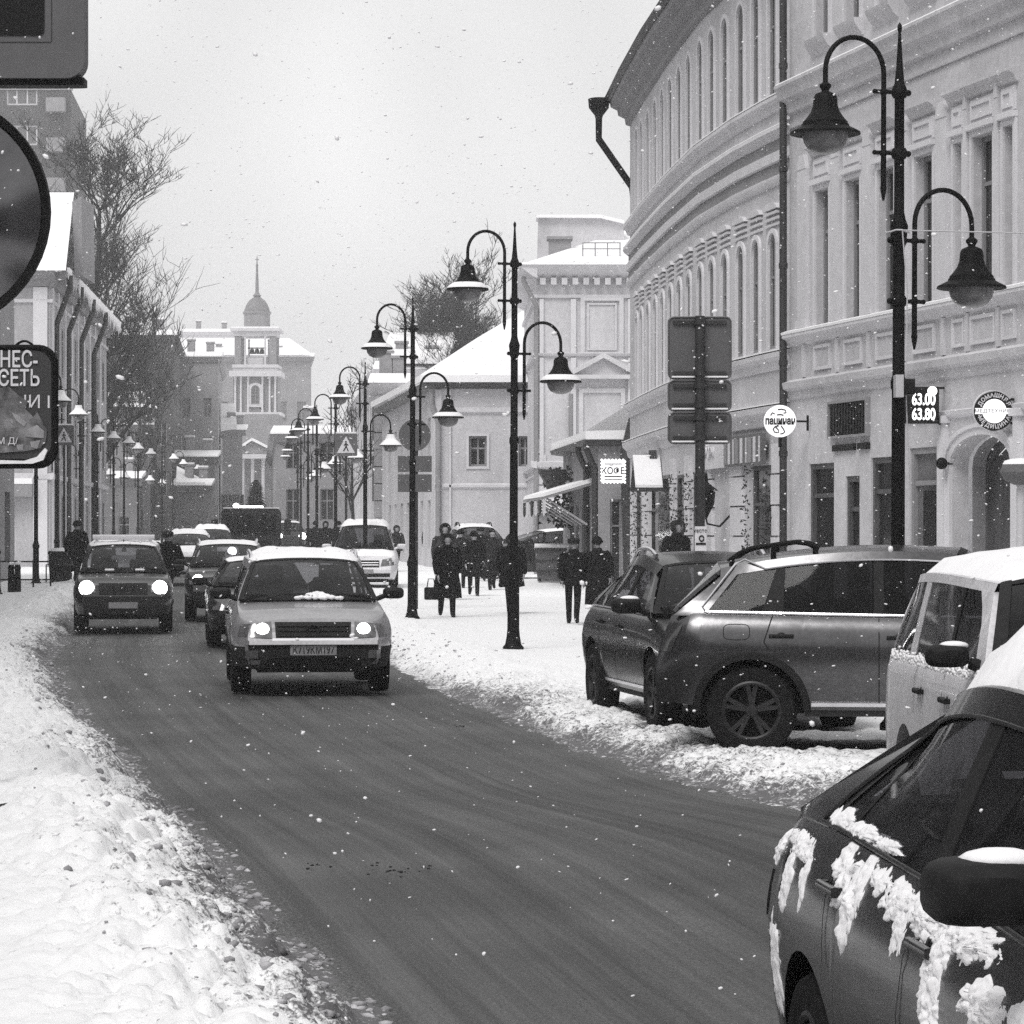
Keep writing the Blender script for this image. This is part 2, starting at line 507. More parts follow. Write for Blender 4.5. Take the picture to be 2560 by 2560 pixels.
LE = [(4, 0.9), (8, 0.15), (11.3, -0.62), (16.5, -1.6), (21, -2.55), (30, -4.35), (43, -6.7), (60, -8.8), (77, -10.6), (108, -13.4), (139, -15.2), (250, -23), (420, -36)]
RE = [(4, 4.2), (9, 3.9), (14, 3.5), (18, 3.0), (20, 2.2), (21, 1.55), (27.75, 0.4), (36.5, -0.9), (44.7, -1.85), (60, -3.4), (75, -4.75), (100, -7.4), (125, -9.8), (150, -12), (250, -18), (420, -30)]
def spl(tab):
    ys = np.array([p[0] for p in tab], float); xs = np.array([p[1] for p in tab], float)
    def f(Y):
        Y = np.asarray(Y, float)
        return (np.interp(Y - 1.2, ys, xs) + np.interp(Y, ys, xs) * 2 + np.interp(Y + 1.2, ys, xs)) / 4
    return f
lx, rx = spl(LE), spl(RE)
Gn = lambda Y: np.where(Y < 55, 0.0, 0.007 * (Y - 55))

def np_mesh(name, X, Y, Z, m, kind, attrs=None, smooth=True):
    nr, nc = X.shape
    me = bpy.data.meshes.new(name)
    me.vertices.add(nr * nc)
    me.vertices.foreach_set("co", np.stack([X, Y, Z], -1).astype(np.float32).ravel())
    i = np.arange((nr - 1) * nc).reshape(nr - 1, nc)[:, :-1].ravel()
    q = np.stack([i, i + 1, i + nc + 1, i + nc], -1).astype(np.int32)
    me.loops.add(q.size); me.loops.foreach_set("vertex_index", q.ravel())
    me.polygons.add(len(q)); me.polygons.foreach_set("loop_start", np.arange(0, q.size, 4, dtype=np.int32))
    me.polygons.foreach_set("use_smooth", np.full(len(q), smooth))
    for an, av in (attrs or {}).items():
        at = me.attributes.new(an, 'FLOAT', 'POINT'); at.data.foreach_set("value", av.astype(np.float32).ravel())
    me.materials.append(m)
    me.update(calc_edges=True); me.validate()
    return link(name, me, None, False, kind)

def attr_mat(name, build):
    m = bpy.data.materials.new(name); m.use_nodes = True
    build(m.node_tree, m.node_tree.nodes["Principled BSDF"])
    return m
def nd(nt, t, **kw):
    n = nt.nodes.new(t)
    for k, v in kw.items():
        if k in n.inputs.keys(): n.inputs[k].default_value = v
        else: setattr(n, k, v)
    return n
def maprange(nt, src, a, b, c, d):
    n = nd(nt, "ShaderNodeMapRange"); nt.links.new(src, n.inputs["Value"])
    for k, v in zip(("From Min", "From Max", "To Min", "To Max"), (a, b, c, d)): n.inputs[k].default_value = v
    return n.outputs[0]
def math2(nt, op, a, b):
    n = nd(nt, "ShaderNodeMath", operation=op)
    for i, s in enumerate((a, b)):
        if isinstance(s, (int, float)): n.inputs[i].default_value = s
        else: nt.links.new(s, n.inputs[i])
    return n.outputs[0]

def road_nodes(nt, b):
    au, av = nd(nt, "ShaderNodeAttribute", attribute_name="across"), nd(nt, "ShaderNodeAttribute", attribute_name="along")
    cv = nd(nt, "ShaderNodeCombineXYZ")
    nt.links.new(math2(nt, 'MULTIPLY', au.outputs["Fac"], 1.0), cv.inputs[0]); nt.links.new(math2(nt, 'MULTIPLY', av.outputs["Fac"], 0.012), cv.inputs[1])
    streak = nd(nt, "ShaderNodeTexNoise", Scale=3.0, Detail=6.0, Roughness=0.75); nt.links.new(cv.outputs[0], streak.inputs["Vector"])
    tc = nd(nt, "ShaderNodeTexCoord")
    grit = nd(nt, "ShaderNodeTexNoise", Scale=60.0, Detail=5.0, Roughness=0.85); nt.links.new(tc.outputs["Object"], grit.inputs["Vector"])
    patch = nd(nt, "ShaderNodeTexNoise", Scale=0.55, Detail=4.0); nt.links.new(tc.outputs["Object"], patch.inputs["Vector"])
    v = math2(nt, 'MULTIPLY', maprange(nt, streak.outputs["Fac"], 0.35, 0.65, 0.026, 0.098), maprange(nt, grit.outputs["Fac"], 0.32, 0.68, 0.3, 1.75))
    v = math2(nt, 'MULTIPLY', v, maprange(nt, patch.outputs["Fac"], 0.3, 0.7, 0.72, 1.28))
    ae = nd(nt, "ShaderNodeAttribute", attribute_name="edge")
    eg = math2(nt, 'MULTIPLY', ae.outputs["Fac"], maprange(nt, grit.outputs["Fac"], 0.5, 0.62, 0.0, 0.22))
    v = math2(nt, 'ADD', v, eg)
    cc = nd(nt, "ShaderNodeCombineColor")
    for i in range(3): nt.links.new(v, cc.inputs[i])
    nt.links.new(cc.outputs[0], b.inputs["Base Color"])
    b.inputs["Roughness"].default_value = 0.62; b.inputs["Specular IOR Level"].default_value = 0.35
    bp = nd(nt, "ShaderNodeBump", Strength=0.6, Distance=0.01); nt.links.new(grit.outputs["Fac"], bp.inputs["Height"]); nt.links.new(bp.outputs[0], b.inputs["Normal"])
M['road'] = attr_mat("wet_salted_asphalt", road_nodes)

def snow_nodes(nt, b):
    ad = nd(nt, "ShaderNodeAttribute", attribute_name="dirt")
    tc = nd(nt, "ShaderNodeTexCoord")
    n1 = nd(nt, "ShaderNodeTexNoise", Scale=15.0, Detail=8.0, Roughness=0.72); nt.links.new(tc.outputs["Object"], n1.inputs["Vector"])
    n2 = nd(nt, "ShaderNodeTexNoise", Scale=55.0, Detail=4.0, Roughness=0.7); nt.links.new(tc.outputs["Object"], n2.inputs["Vector"])
    f = math2(nt, 'ADD', math2(nt, 'MULTIPLY', n1.outputs["Fac"], 0.6), math2(nt, 'MULTIPLY', n2.outputs["Fac"], 0.4))
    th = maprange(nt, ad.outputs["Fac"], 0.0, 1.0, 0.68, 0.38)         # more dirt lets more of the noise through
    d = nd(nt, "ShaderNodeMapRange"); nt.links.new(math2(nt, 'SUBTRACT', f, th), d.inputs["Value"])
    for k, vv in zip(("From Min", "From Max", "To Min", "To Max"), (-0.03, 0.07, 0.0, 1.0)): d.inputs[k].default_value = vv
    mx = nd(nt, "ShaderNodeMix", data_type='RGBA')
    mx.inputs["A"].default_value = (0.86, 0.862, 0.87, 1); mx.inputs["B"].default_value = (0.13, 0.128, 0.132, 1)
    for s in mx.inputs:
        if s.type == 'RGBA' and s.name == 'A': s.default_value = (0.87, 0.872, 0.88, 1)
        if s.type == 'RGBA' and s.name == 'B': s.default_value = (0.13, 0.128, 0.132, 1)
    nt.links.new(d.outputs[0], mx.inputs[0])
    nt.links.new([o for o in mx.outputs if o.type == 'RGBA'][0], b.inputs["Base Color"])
    b.inputs["Roughness"].default_value = 0.7; b.inputs["Specular IOR Level"].default_value = 0.2
    bp = nd(nt, "ShaderNodeBump", Strength=0.5, Distance=0.02); nt.links.new(f, bp.inputs["Height"]); nt.links.new(bp.outputs[0], b.inputs["Normal"])
M['snowground'] = attr_mat("trodden_snow", snow_nodes)

# one big sheet to the horizon, following the same gentle climb
gy = np.array([-80, 0, 4, 55, 150, 300, 420, 800, 1280.0]); gx = np.linspace(-630, 630, 9)
XX, YY = np.meshgrid(gx, gy)
np_mesh("ground", XX, YY, Gn(np.minimum(YY, 420)) - 0.08, M['snow'], "structure")

ys = [3.0]
while ys[-1] < 420: ys.append(ys[-1] + max(0.25, 0.012 * ys[-1]))
ys = np.array(ys); us = np.linspace(-0.12, 1.12, 41)
YY = np.repeat(ys[:, None], len(us), 1); L_, R_ = lx(YY), rx(YY); XX = L_ + (R_ - L_) * us[None, :]
uu = np.repeat(us[None, :], len(ys), 0)
edge = np.clip(1 - np.minimum(uu, 1 - uu) / 0.07, 0, 1)
np_mesh("road", XX, YY, Gn(YY) + 0.03 * (0.25 - (uu - 0.5) ** 2) - 0.02, M['road'], "structure", dict(across=(uu - 0.5) * 5.0, along=YY, edge=edge))

def rows_y(a, b, d0, k):
    o = [a]
    while o[-1] < b: o.append(o[-1] + max(d0, k * o[-1] ** 2))
    return np.array(o)
def bank(side, Y, U):
    """height and dirt of the snow at distance U from the road edge"""
    wob = 0.22 * (fbm(Y * 0.7, Y * 0 + side * 9, 3) - 0.5) + 0.14 * (fbm(Y * 3.1, Y * 0 + side * 5, 3, 9) - 0.5)
    X0 = (lx(Y) - wob) if side < 0 else (rx(Y) + wob)
    X = X0 - U if side < 0 else X0 + U
    if side < 0:
        plateau = 0.24 * np.clip((U - 0.02) / 1.25, 0, 1) ** 0.85
        hump = 0.15 * np.exp(-((U - 0.75) / 0.45) ** 2) * (0.4 + 1.2 * fbm(X * 0.9, Y * 0.9, 3, 3)) * np.clip((44 - Y) / 10 + 0.55, 0.5, 1)
        rough = np.exp(-((U - 0.45) / 0.85) ** 2)
        dirt = 0.5 * np.exp(-((U - 0.05) / 0.3) ** 2) + 0.24 * np.exp(-((U - 0.5) / 0.7) ** 2)
        far = np.clip(Y / 60, 0, 1)
        dirt = dirt + 0.12 * np.exp(-(U / 3.0) ** 2)
    else:
        park = sstep_np(40, 33, Y)
        plateau = (0.2 * (1 - park) + 0.07 * park) * np.clip((U - 0.02) / 0.9, 0, 1) ** 0.85 + park * 0.13 * np.clip((U - 5.0) / 1.2, 0, 1)
        hump = 0.04 * np.exp(-((U - 0.6) / 0.45) ** 2) * (0.3 + 1.4 * fbm(X * 0.9, Y * 0.9, 3, 4)) * (1 - 0.6 * park)
        rough = np.exp(-((U - 0.5) / 0.9) ** 2) + 0.35 * park * np.clip(1 - (U - 3) / 3, 0, 1)
        dirt = 0.3 * np.exp(-((U - 0.02) / 0.22) ** 2) + 0.17 * np.exp(-((U - 0.5) / 0.7) ** 2) + 0.08 * park * np.exp(-((U - 0.8) / 1.2) ** 2) + 0.3 * park * np.clip(1 - (U - 3.5) / 2, 0, 1)
    z = plateau + hump
    z = z + (rough if side < 0 else rough * 0.6) * (0.075 * lumps(X * 4.2, Y * 3.4, 1) + 0.045 * lumps(X * 9.5, Y * 8.0, 2) + 0.02 * lumps(X * 22, Y * 20, 3)) * np.clip(U / 0.12 + 0.15, 0, 1)
    z = z + 0.05 * (fbm(X * 1.1, Y * 1.1, 4, 5) - 0.5) * np.clip(U, 0, 1) + 0.018 * (fbm(X * 6, Y * 6, 4, 6) - 0.5)
    dirt = dirt * (0.45 + 1.1 * fbm(X * 1.4, Y * 0.9, 3, 8)) + (0.42 if side < 0 else 0.28) * np.clip((0.1 - U) / 0.2, 0, 1)
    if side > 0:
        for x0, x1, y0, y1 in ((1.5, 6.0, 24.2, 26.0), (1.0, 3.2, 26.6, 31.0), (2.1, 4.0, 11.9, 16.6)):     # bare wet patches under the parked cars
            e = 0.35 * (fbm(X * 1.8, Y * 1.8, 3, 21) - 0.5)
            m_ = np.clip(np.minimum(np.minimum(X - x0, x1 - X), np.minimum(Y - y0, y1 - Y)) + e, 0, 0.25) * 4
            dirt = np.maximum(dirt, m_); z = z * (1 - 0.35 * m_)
    z = np.where(U < 0.05, z * np.clip(U / 0.1 + 0.5, 0, 1) + 0.05 * (fbm(X * 9, Y * 6, 4, 11) - 0.57) - 0.05 * np.clip(-U / 0.36, 0, 1), z)
    return X, z + Gn(Y), np.clip(dirt, 0, 1)
def sstep_np(a, b, x):
    t = np.clip((x - a) / (b - a), 0, 1); return t * t * (3 - 2 * t)
un = np.concatenate([np.arange(-0.36, 2.2, 0.024), np.arange(2.2, 9, 0.1), np.geomspace(9, 60, 12)])
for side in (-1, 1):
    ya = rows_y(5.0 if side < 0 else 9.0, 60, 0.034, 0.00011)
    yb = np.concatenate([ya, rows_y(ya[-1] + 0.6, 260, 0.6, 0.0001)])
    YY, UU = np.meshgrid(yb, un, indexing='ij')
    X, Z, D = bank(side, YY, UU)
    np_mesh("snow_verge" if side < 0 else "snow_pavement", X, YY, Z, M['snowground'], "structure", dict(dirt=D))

def ico():
    p = (1 + 5 ** 0.5) / 2; n = math.hypot(1, p)
    v = [(-1, p, 0), (1, p, 0), (-1, -p, 0), (1, -p, 0), (0, -1, p), (0, 1, p), (0, -1, -p), (0, 1, -p), (p, 0, -1), (p, 0, 1), (-p, 0, -1), (-p, 0, 1)]
    t = [(0, 11, 5), (0, 5, 1), (0, 1, 7), (0, 7, 10), (0, 10, 11), (1, 5, 9), (5, 11, 4), (11, 10, 2), (10, 7, 6), (7, 1, 8), (3, 9, 4), (3, 4, 2), (3, 2, 6), (3, 6, 8), (3, 8, 9), (4, 9, 5), (2, 4, 11), (6, 2, 10), (8, 6, 7), (9, 8, 1)]
    return [(a / n, b / n, c / n) for a, b, c in v], t
ICO = ico()
# loose clods thrown up by the plough, too many to count
def clods():
    vs, fs = [], []
    base, tri = ICO
    r = np.random.RandomState(4); n = 3600
    side = np.where(r.rand(n) < 0.62, -1, 1)
    Y = np.where(side < 0, 9 + 40 * r.rand(n) ** 1.7, 17 + 35 * r.rand(n) ** 1.3)
    U = np.abs(r.randn(n)) * 0.42 - 0.2
    for i in range(n):
        X, Z, D = bank(int(side[i]), np.array([Y[i]]), np.array([max(U[i], -0.2)]))
        s = 0.006 + 0.02 * r.rand() ** 3
        b = len(vs)
        for p in base:
            k = s * (0.6 + 0.8 * r.rand())
            vs.append((X[0] + p[0] * k * 1.3, Y[i] + p[1] * k, Z[0] + p[2] * k * 0.8))
        fs += [(a + b, c + b, d + b) for a, c, d in tri]
    me = bpy.data.meshes.new("snow_clods"); me.from_pydata(vs, [], fs)
    me.materials.append(M['slush']); me.polygons.foreach_set("use_smooth", [True] * len(fs)); me.update()
    link("snow_clods", me, None, False, "stuff")
M['slush'] = mat("frozen_slush", 0.42, 0.85, nz=(3.5, 0.25, 1.7), nz2=(11, 0.6, 1.3), bump=(50, 0.4))
clods()

# ------------------------------------------------------------------ facades laid out along a plan line
class Facade:
    """pts: plan line with the street on its left; s runs along it, d points out of the wall"""
    def __init__(f, pts):
        f.p = [Vector(p) for p in pts]
        f.s = [0.0]
        for a, b in zip(f.p, f.p[1:]): f.s.append(f.s[-1] + (b - a).length)
        seg = [(b - a).normalized() for a, b in zip(f.p, f.p[1:])]
        nn = [Vector((-t.y, t.x)) for t in seg]
        f.n = [nn[0]] + [(a + b).normalized() / max(0.3, (a + b).normalized().dot(a)) for a, b in zip(nn, nn[1:])] + [nn[-1]]
        f.L = f.s[-1]
    def pt(f, s, z, d=0.0):
        i = 0
        while i < len(f.s) - 2 and s > f.s[i + 1]: i += 1
        t = (s - f.s[i]) / (f.s[i + 1] - f.s[i])
        p = f.p[i].lerp(f.p[i + 1], t); tc = min(1, max(0, t)); n = f.n[i].lerp(f.n[i + 1], tc)
        return Vector((p.x + n.x * d, p.y + n.y * d, z))
    def at(f, px):
        """s where the line of sight through photo column px meets the wall"""
        k = (px - CX) / F; best = None
        for i in range(len(f.p) - 1):
            a, b = f.p[i], f.p[i + 1]
            den = (b.x - a.x) - k * (b.y - a.y)
            if abs(den) < 1e-9: continue
            t = (k * a.y - a.x) / den
            e = 0.0 if 0 <= t <= 1 else min(abs(t), abs(t - 1))
            if best is None or e < best[0]: best = (e, f.s[i] + t * (f.s[i + 1] - f.s[i]))
        return best[1]
    def Y(f, s): return f.pt(s, 0).y
    def z(f, s, py): return PZ(py, f.Y(s))
    def brk(f, a, b):
        return [a] + [x for x in f.s if a + 1e-4 < x < b - 1e-4] + [b]
    def box(f, mb, s0, s1, z0, z1, d0, d1):
        f.mould(mb, s0, s1, [(d0, z0), (d1, z0), (d1, z1), (d0, z1)])
    def mould(f, mb, s0, s1, prof):
        rows = [[f.pt(s, z, d) for d, z in prof] for s in f.brk(s0, s1)]
        b = mb.grid(rows, True); n = len(prof); e = b + n * (len(rows) - 1)
        mb.face(range(b, b + n)); mb.face(list(range(e, e + n))[::-1])
    def wall(f, mb, s0, s1, z0, z1, ops=(), depth=0.22, d=0.0):
        """wall sheet with real openings; ops: (sa, sb, za, zb, rise) rise > 0 arches the head"""
        ss = sorted(set([round(x, 4) for x in f.brk(s0, s1) + [q for o in ops for q in o[:2]] if s0 - 1e-4 <= x <= s1 + 1e-4]))
        zs = sorted(set([round(x, 4) for x in [z0, z1] + [q for o in ops for q in o[2:4]] if z0 - 1e-4 <= x <= z1 + 1e-4]))
        for a, b in zip(ss, ss[1:]):
            for c, e in zip(zs, zs[1:]):
                ms, mz = (a + b) / 2, (c + e) / 2
                if any(o[0] < ms < o[1] and o[2] < mz < o[3] for o in ops): continue
                mb.poly([f.pt(a, c, d), f.pt(b, c, d), f.pt(b, e, d), f.pt(a, e, d)][::-1])
        for o in ops:
            out = f.outline(o)
            n = len(out)
            for i in range(n):
                (a, za), (b, zb) = out[i], out[(i + 1) % n]
                mb.poly([f.pt(a, za, d), f.pt(b, zb, d), f.pt(b, zb, d - depth), f.pt(a, za, d - depth)][::-1])
            if o[4] > 0:
                arc = out[2:]
                m = len(arc) // 2
                for i in range(len(arc) - 1):
                    cs = o[1] if i < m else o[0]
                    mb.poly([f.pt(cs, o[3], d), f.pt(arc[i][0], arc[i][1], d), f.pt(arc[i + 1][0], arc[i + 1][1], d)][::-1])
                mb.poly([f.pt(o[1], o[3], d), f.pt(arc[m][0], arc[m][1], d), f.pt(o[0], o[3], d)][::-1])
    def outline(f, o, ins=0.0):
        a, b, c, e, r = o[0] + ins, o[1] - ins, o[2] + ins, o[3] - ins, o[4]
        if r <= 0: return [(a, c), (b, c), (b, e), (a, e)]
        m, w = (a + b) / 2, (b - a) / 2
        return [(a, c), (b, c)] + [(m + w * math.cos(math.pi * i / 10), e - r + r * math.sin(math.pi * i / 10)) for i in range(11)]
    def frame_ring(f, mb, o, w, d0, d1, ins=0.0, skip_bottom=False):
        """a band of width w round the opening (outside it when w > 0)"""
        oo, ii = f.outline(o, ins - w), f.outline(o, ins)
        n = len(oo)
        for i in range(1 if skip_bottom else 0, n):
            j = (i + 1) % n
            q = [ii[i], ii[j], oo[j], oo[i]]
            mb.hexa([f.pt(s, z, d0) for s, z in q] + [f.pt(s, z, d1) for s, z in q])
    def window(f, par, o, rec=0.2, fm='frame', pm='pane', bars=(1, (0.66,)), fw=0.06, name="window"):
        mb = MB()
        f.frame_ring(mb, o, -fw, -rec, -rec + 0.05)
        for i in range(bars[0]):
            s = o[0] + (o[1] - o[0]) * (i + 1) / (bars[0] + 1)
            f.box(mb, s - fw / 2.5, s + fw / 2.5, o[2] + fw, o[3] - fw - 0.02, -rec, -rec + 0.045)
        for t in bars[1]:
            z = o[2] + (o[3] - o[2]) * t
            f.box(mb, o[0] + fw, o[1] - fw, z - fw / 2.5, z + fw / 2.5, -rec + 0.001, -rec + 0.04)
        w = mb.build(name, M[fm], par, 30, True)
        p = MB(); out = f.outline(o, 0.01)
        p.prism(out, lambda q: f.pt(q[0], q[1], -rec - 0.02), lambda q: f.pt(q[0], q[1], -rec + 0.012))
        p.build("pane", M[pm], w, 0, True)
        return w
    def slab(f, mb, ptsz, d0, d1):
        mb.prism(ptsz, lambda q: f.pt(q[0], q[1], d0), lambda q: f.pt(q[0], q[1], d1))

def building(name, label, loc, group=None):
    return thing(name, label, "building", loc, 0, group)

# ------------------------------------------------------------------ right side, nearest house (B1)
def house_near():
    y0, y1 = 27.0, 49.6
    f = Facade([(16 - 0.23 * y0, y0), (16 - 0.23 * y1, y1)])
    r = building("plaster_house", "pale plaster house at the right edge with pilasters, arched doorway and snowy ledge", f.pt(0, 0))
    at = f.at
    cols = [(2041, 2075), (2116, 2153), (2197, 2239), (2290, 2335), (2388, 2409), (2434, 2486), (2512, 2537)]
    win2 = [(at(b), at(a), 5.14, 7.33, 0) for a, b in cols]
    win3 = [(at(b), at(a), 9.76, 12.2, 0) for a, b in cols]
    g = [(at(2085), at(2023), 0.15, 2.95, 0), (at(2149), at(2114), 0.5, 2.72, 0), (at(2233), at(2178), 0.15, 2.98, 0), (at(2342), at(2274), 0.2, 3.08, 0),
         (at(2534), at(2381), 0.15, 3.2, 0.42)]
    extra = []
    s = at(2560) - 0.7
    while s > 1.5:                                             # the same bays carried on beyond the frame
        extra.append((s - 0.75, s)); s -= 1.9
    e2 = [(a, b, 5.14, 7.33, 0) for a, b in extra]; e3 = [(a, b, 9.76, 12.2, 0) for a, b in extra]; eg = [(a - 0.1, b, 0.9, 2.9, 0) for a, b in extra]
    w = MB(); f.wall(w, 0, f.L, 0, 13.6, win2 + win3 + g + e2 + e3 + eg, 0.24)
    # return wall and back so that it is a solid house
    a, b = f.pt(0, 0), f.pt(f.L, 0)
    for p, q in ((a, a + Vector((9, 2, 0))), (b, b + Vector((0.5, 0.1, 0)))):
        w.poly([p, q, q + Vector((0, 0, 13.6)), p + Vector((0, 0, 13.6))])
    w.poly([a + Vector((0, 0, 13.6)), b + Vector((0, 0, 13.6)), b + Vector((9, 2, 13.6)), a + Vector((9, 2, 13.6))])
    w.build("wall", M['plaster'], r, 0, True)
    for o in win2: f.window(r, o, 0.17, bars=(1, (0.7,)), fw=0.07)
    for o in win3 + e2 + e3: f.window(r, o, 0.17, bars=(1, (0.7,)), fw=0.07)
    for o in eg: f.window(r, o, 0.28, 'frame', 'pane_grey')
    for k, (nm, prof) in enumerate((("ledge", [(0, 4.9), (0.06, 4.94), (0.1, 5.0), (0.17, 5.04), (0.17, 5.09), (0, 5.1)]),
                     ("string_course", [(0, 4.02), (0.05, 4.05), (0.07, 4.16), (0.15, 4.2), (0.17, 4.3), (0.05, 4.34), (0, 4.36)]),
                     ("cornice", [(0, 8.72), (0.08, 8.75), (0.1, 8.9), (0.2, 8.96), (0.24, 9.1), (0.28, 9.15), (0.28, 9.2), (0, 9.22)]),
                     ("frieze_moulding", [(0, 8.5), (0.04, 8.5), (0.05, 8.56), (0, 8.58)]))):
        m = MB(); f.mould(m, 0, f.L, prof); m.build(nm, M['plaster' if k else 'trim'], r, 30, True)
    m = MB(); f.mould(m, 0, f.L, [(0.0, 5.1), (0.18, 5.092), (0.185, 5.13), (0.1, 5.16), (0, 5.17)]); m.build("ledge_snow", M['snow'], r, 60, True)
    m = MB(); f.mould(m, 0, f.L, [(0.0, 9.22), (0.26, 9.203), (0.25, 9.23), (0, 9.26)]); m.build("cornice_snow", M['snow'], r, 60, True)
    # pilasters between the first-floor windows, hoods and panels above them, recessed panels under the ledge
    edges = [f.L - 0.15] + [None]
    allc = sorted(win2, key=lambda o: -o[0])
    for i, o in enumerate(allc):
        wd = o[1] - o[0]
        m = MB(); f.box(m, o[0] - 0.1, o[1] + 0.1, 7.42, 7.5, 0, 0.1); f.box(m, o[0] - 0.06, o[1] + 0.06, 7.52, 7.84, 0.0, 0.03)
        f.frame_ring(m, (o[0] + 0.0, o[1] - 0.0, 7.56, 7.8, 0), -0.05, 0.03, 0.06)
        f.frame_ring(m, o, 0.09, 0.0, 0.035, skip_bottom=True)
        m.build("window_surround", M['plaster_light'], r, 30, True)
        m = MB(); f.mould(m, o[0] - 0.16, o[1] + 0.16, [(0, 7.88), (0.05, 7.9), (0.09, 7.98), (0.16, 8.02), (0.16, 8.06), (0, 8.08)]); m.build("window_hood", M['plaster'], r, 30, True)
        p = MB(); f.frame_ring(p, (o[0] - 0.02, o[1] + 0.02, 4.5, 4.8, 0), 0.05, 0.0, 0.035, skip_bottom=False); p.build("panel_moulding", M['plaster_light'], r, 30, True)
        m3 = MB(); f.mould(m3, o[0] - 0.14, o[1] + 0.14, [(0, 9.5), (0.08, 9.56), (0.16, 9.68), (0.18, 9.75), (0, 9.76)]); m3.build("window_sill", M['plaster'], r, 30, True)
        m3 = MB(); f.frame_ring(m3, win3[cols.index(cols[i])], 0.1, 0, 0.04, skip_bottom=True); m3.build("window_surround", M['plaster_light'], r, 30, True)
    bounds = [(allc[i + 1][1], allc[i][0]) for i in range(len(allc) - 1)] + [(allc[0][1], f.L - 0.2)]
    for a_, b_ in bounds:
        c, hw = (a_ + b_) / 2, max(0.07, (b_ - a_) / 2 - 0.2)
        hw = min(hw, 0.22)
        m = MB()
        f.box(m, c - hw, c + hw, 5.17, 7.75, 0, 0.06); f.box(m, c - hw - 0.03, c + hw + 0.03, 5.17, 5.3, 0, 0.085)
        f.slab(m, [(c - hw, 7.75), (c + hw, 7.75), (c + hw * 0.55, 7.98), (c - hw * 0.55, 7.98)], 0.0, 0.07)
        f.box(m, c - 0.06, c + 0.06, 4.37, 4.9, 0, 0.04)
        m.build("pilaster", M['trim'], r, 30, True)
    # ground floor
    for k, o in enumerate(g[:4]):
        m = MB(); f.frame_ring(m, o, -0.09, -0.1, -0.03); f.box(m, o[0] + 0.1, o[1] - 0.1, o[2] + 0.05, o[2] + 0.75, -0.12, -0.06)
        f.box(m, o[0] + 0.1, o[1] - 0.1, o[3] - 0.55, o[3] - 0.48, -0.11, -0.05)
        d = m.build("shop_door" if k in (0, 2) else "shop_window", M['door' if k != 3 else 'plaster_mid'], r, 30, True)
        p = MB(); f.slab(p, [(o[0] + 0.02, o[2]), (o[1] - 0.02, o[2]), (o[1] - 0.02, o[3]), (o[0] + 0.02, o[3])], -0.16, -0.1); p.build("pane", M['pane_grey' if k in (3,) else 'pane'], d, 0, True)
    m = MB(); o = g[3]; f.slab(m, [(o[0] + 0.12, 0.2), (o[0] + 0.62, 0.2), (o[0] + 0.62, 2.45), (o[0] + 0.12, 2.45)], -0.1, -0.03); m.build("door_leaf", M['signblack'], r, 0, True)
    o = g[4]
    m = MB(); f.frame_ring(m, o, 0.16, 0.0, 0.05, skip_bottom=True); f.frame_ring(m, o, 0.05, 0.05, 0.08, ins=-0.1, skip_bottom=True); m.build("arch_moulding", M['plaster_light'], r, 30, True)
    m = MB(); f.frame_ring(m, o, -0.08, -0.6, -0.5); md = (o[0] + o[1]) / 2
    f.slab(m, [(o[0], o[2]), (o[1], o[2]), (o[1], 2.78), (md, 3.2), (o[0], 2.78)], -0.62, -0.55); m.build("arched_door", M['door'], r, 30, True)
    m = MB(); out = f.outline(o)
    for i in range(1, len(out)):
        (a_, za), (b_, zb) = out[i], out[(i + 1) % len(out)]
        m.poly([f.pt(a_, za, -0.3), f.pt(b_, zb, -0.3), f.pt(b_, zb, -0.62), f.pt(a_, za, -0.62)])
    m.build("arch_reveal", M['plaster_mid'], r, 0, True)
    for pxa, pxb in ((2355, 2372), (2545, 2558)):
        m = MB(); f.box(m, at(pxb), at(pxa), 0, 3.4, 0, 0.08); f.box(m, at(pxb) - 0.05, at(pxa) + 0.05, 3.4, 3.5, 0, 0.12); m.build("pilaster", M['plaster_light'], r, 30, True)
    m = MB(); f.mould(m, 0, at(2262), [(0, 3.46), (0.06, 3.5), (0.08, 3.56), (0, 3.58)]); m.build("door_cornice", M['plaster_light'], r, 30, True)
    # louvred ventilation grille with its slats, and two name strips
    a_, b_ = at(2174), at(2081)
    m = MB(); f.frame_ring(m, (a_, b_, 3.36, 3.87, 0), 0.04, 0.0, 0.08); lou = m.build("louvre_frame", M['plaster_mid'], r, 30, True)
    m = MB(); f.slab(m, [(a_, 3.36), (b_, 3.36), (b_, 3.87), (a_, 3.87)], 0.0, 0.02); m.build("louvre_back", M['signblack'], lou, 0, True)
    n = 13
    for k in range(n):
        s0 = a_ + (b_ - a_) * (k + 0.15) / n
        m = MB(); f.box(m, s0, s0 + (b_ - a_) * 0.5 / n, 3.37, 3.86, 0.02, 0.06); m.build("slat", M['signblack'], lou, 0, True)
    for a2, b2 in ((2141, 2087), (2176, 2150)):
        m = MB(); f.box(m, at(a2), at(b2), 3.12, 3.22, 0, 0.05); m.build("name_strip", M['signblack'], r, 0, True)
    # wall lamp ball beside the arch
    m = MB(); p = f.pt(at(2381), 2.82, 0.16); m.ball(p, 0.085, 12, 8); m.tube([p, f.pt(at(2381), 2.82, 0)], 0.02, 6); m.build("wall_lamp", M['black'], r, 50, True)
    # drainpipe at the party line
    sp = f.L - 0.05
    m = MB(); m.tube([f.pt(sp, z, 0.13) for z in (0.2, 3.95, 4.1, 8.5, 13.4)], 0.062, 12)
    for z in (1.6, 3.1, 4.6, 6.2, 7.8, 9.5, 11.0): m.tube([f.pt(sp, z, 0.13), f.pt(sp, z + 0.09, 0.13)], 0.075, 12)
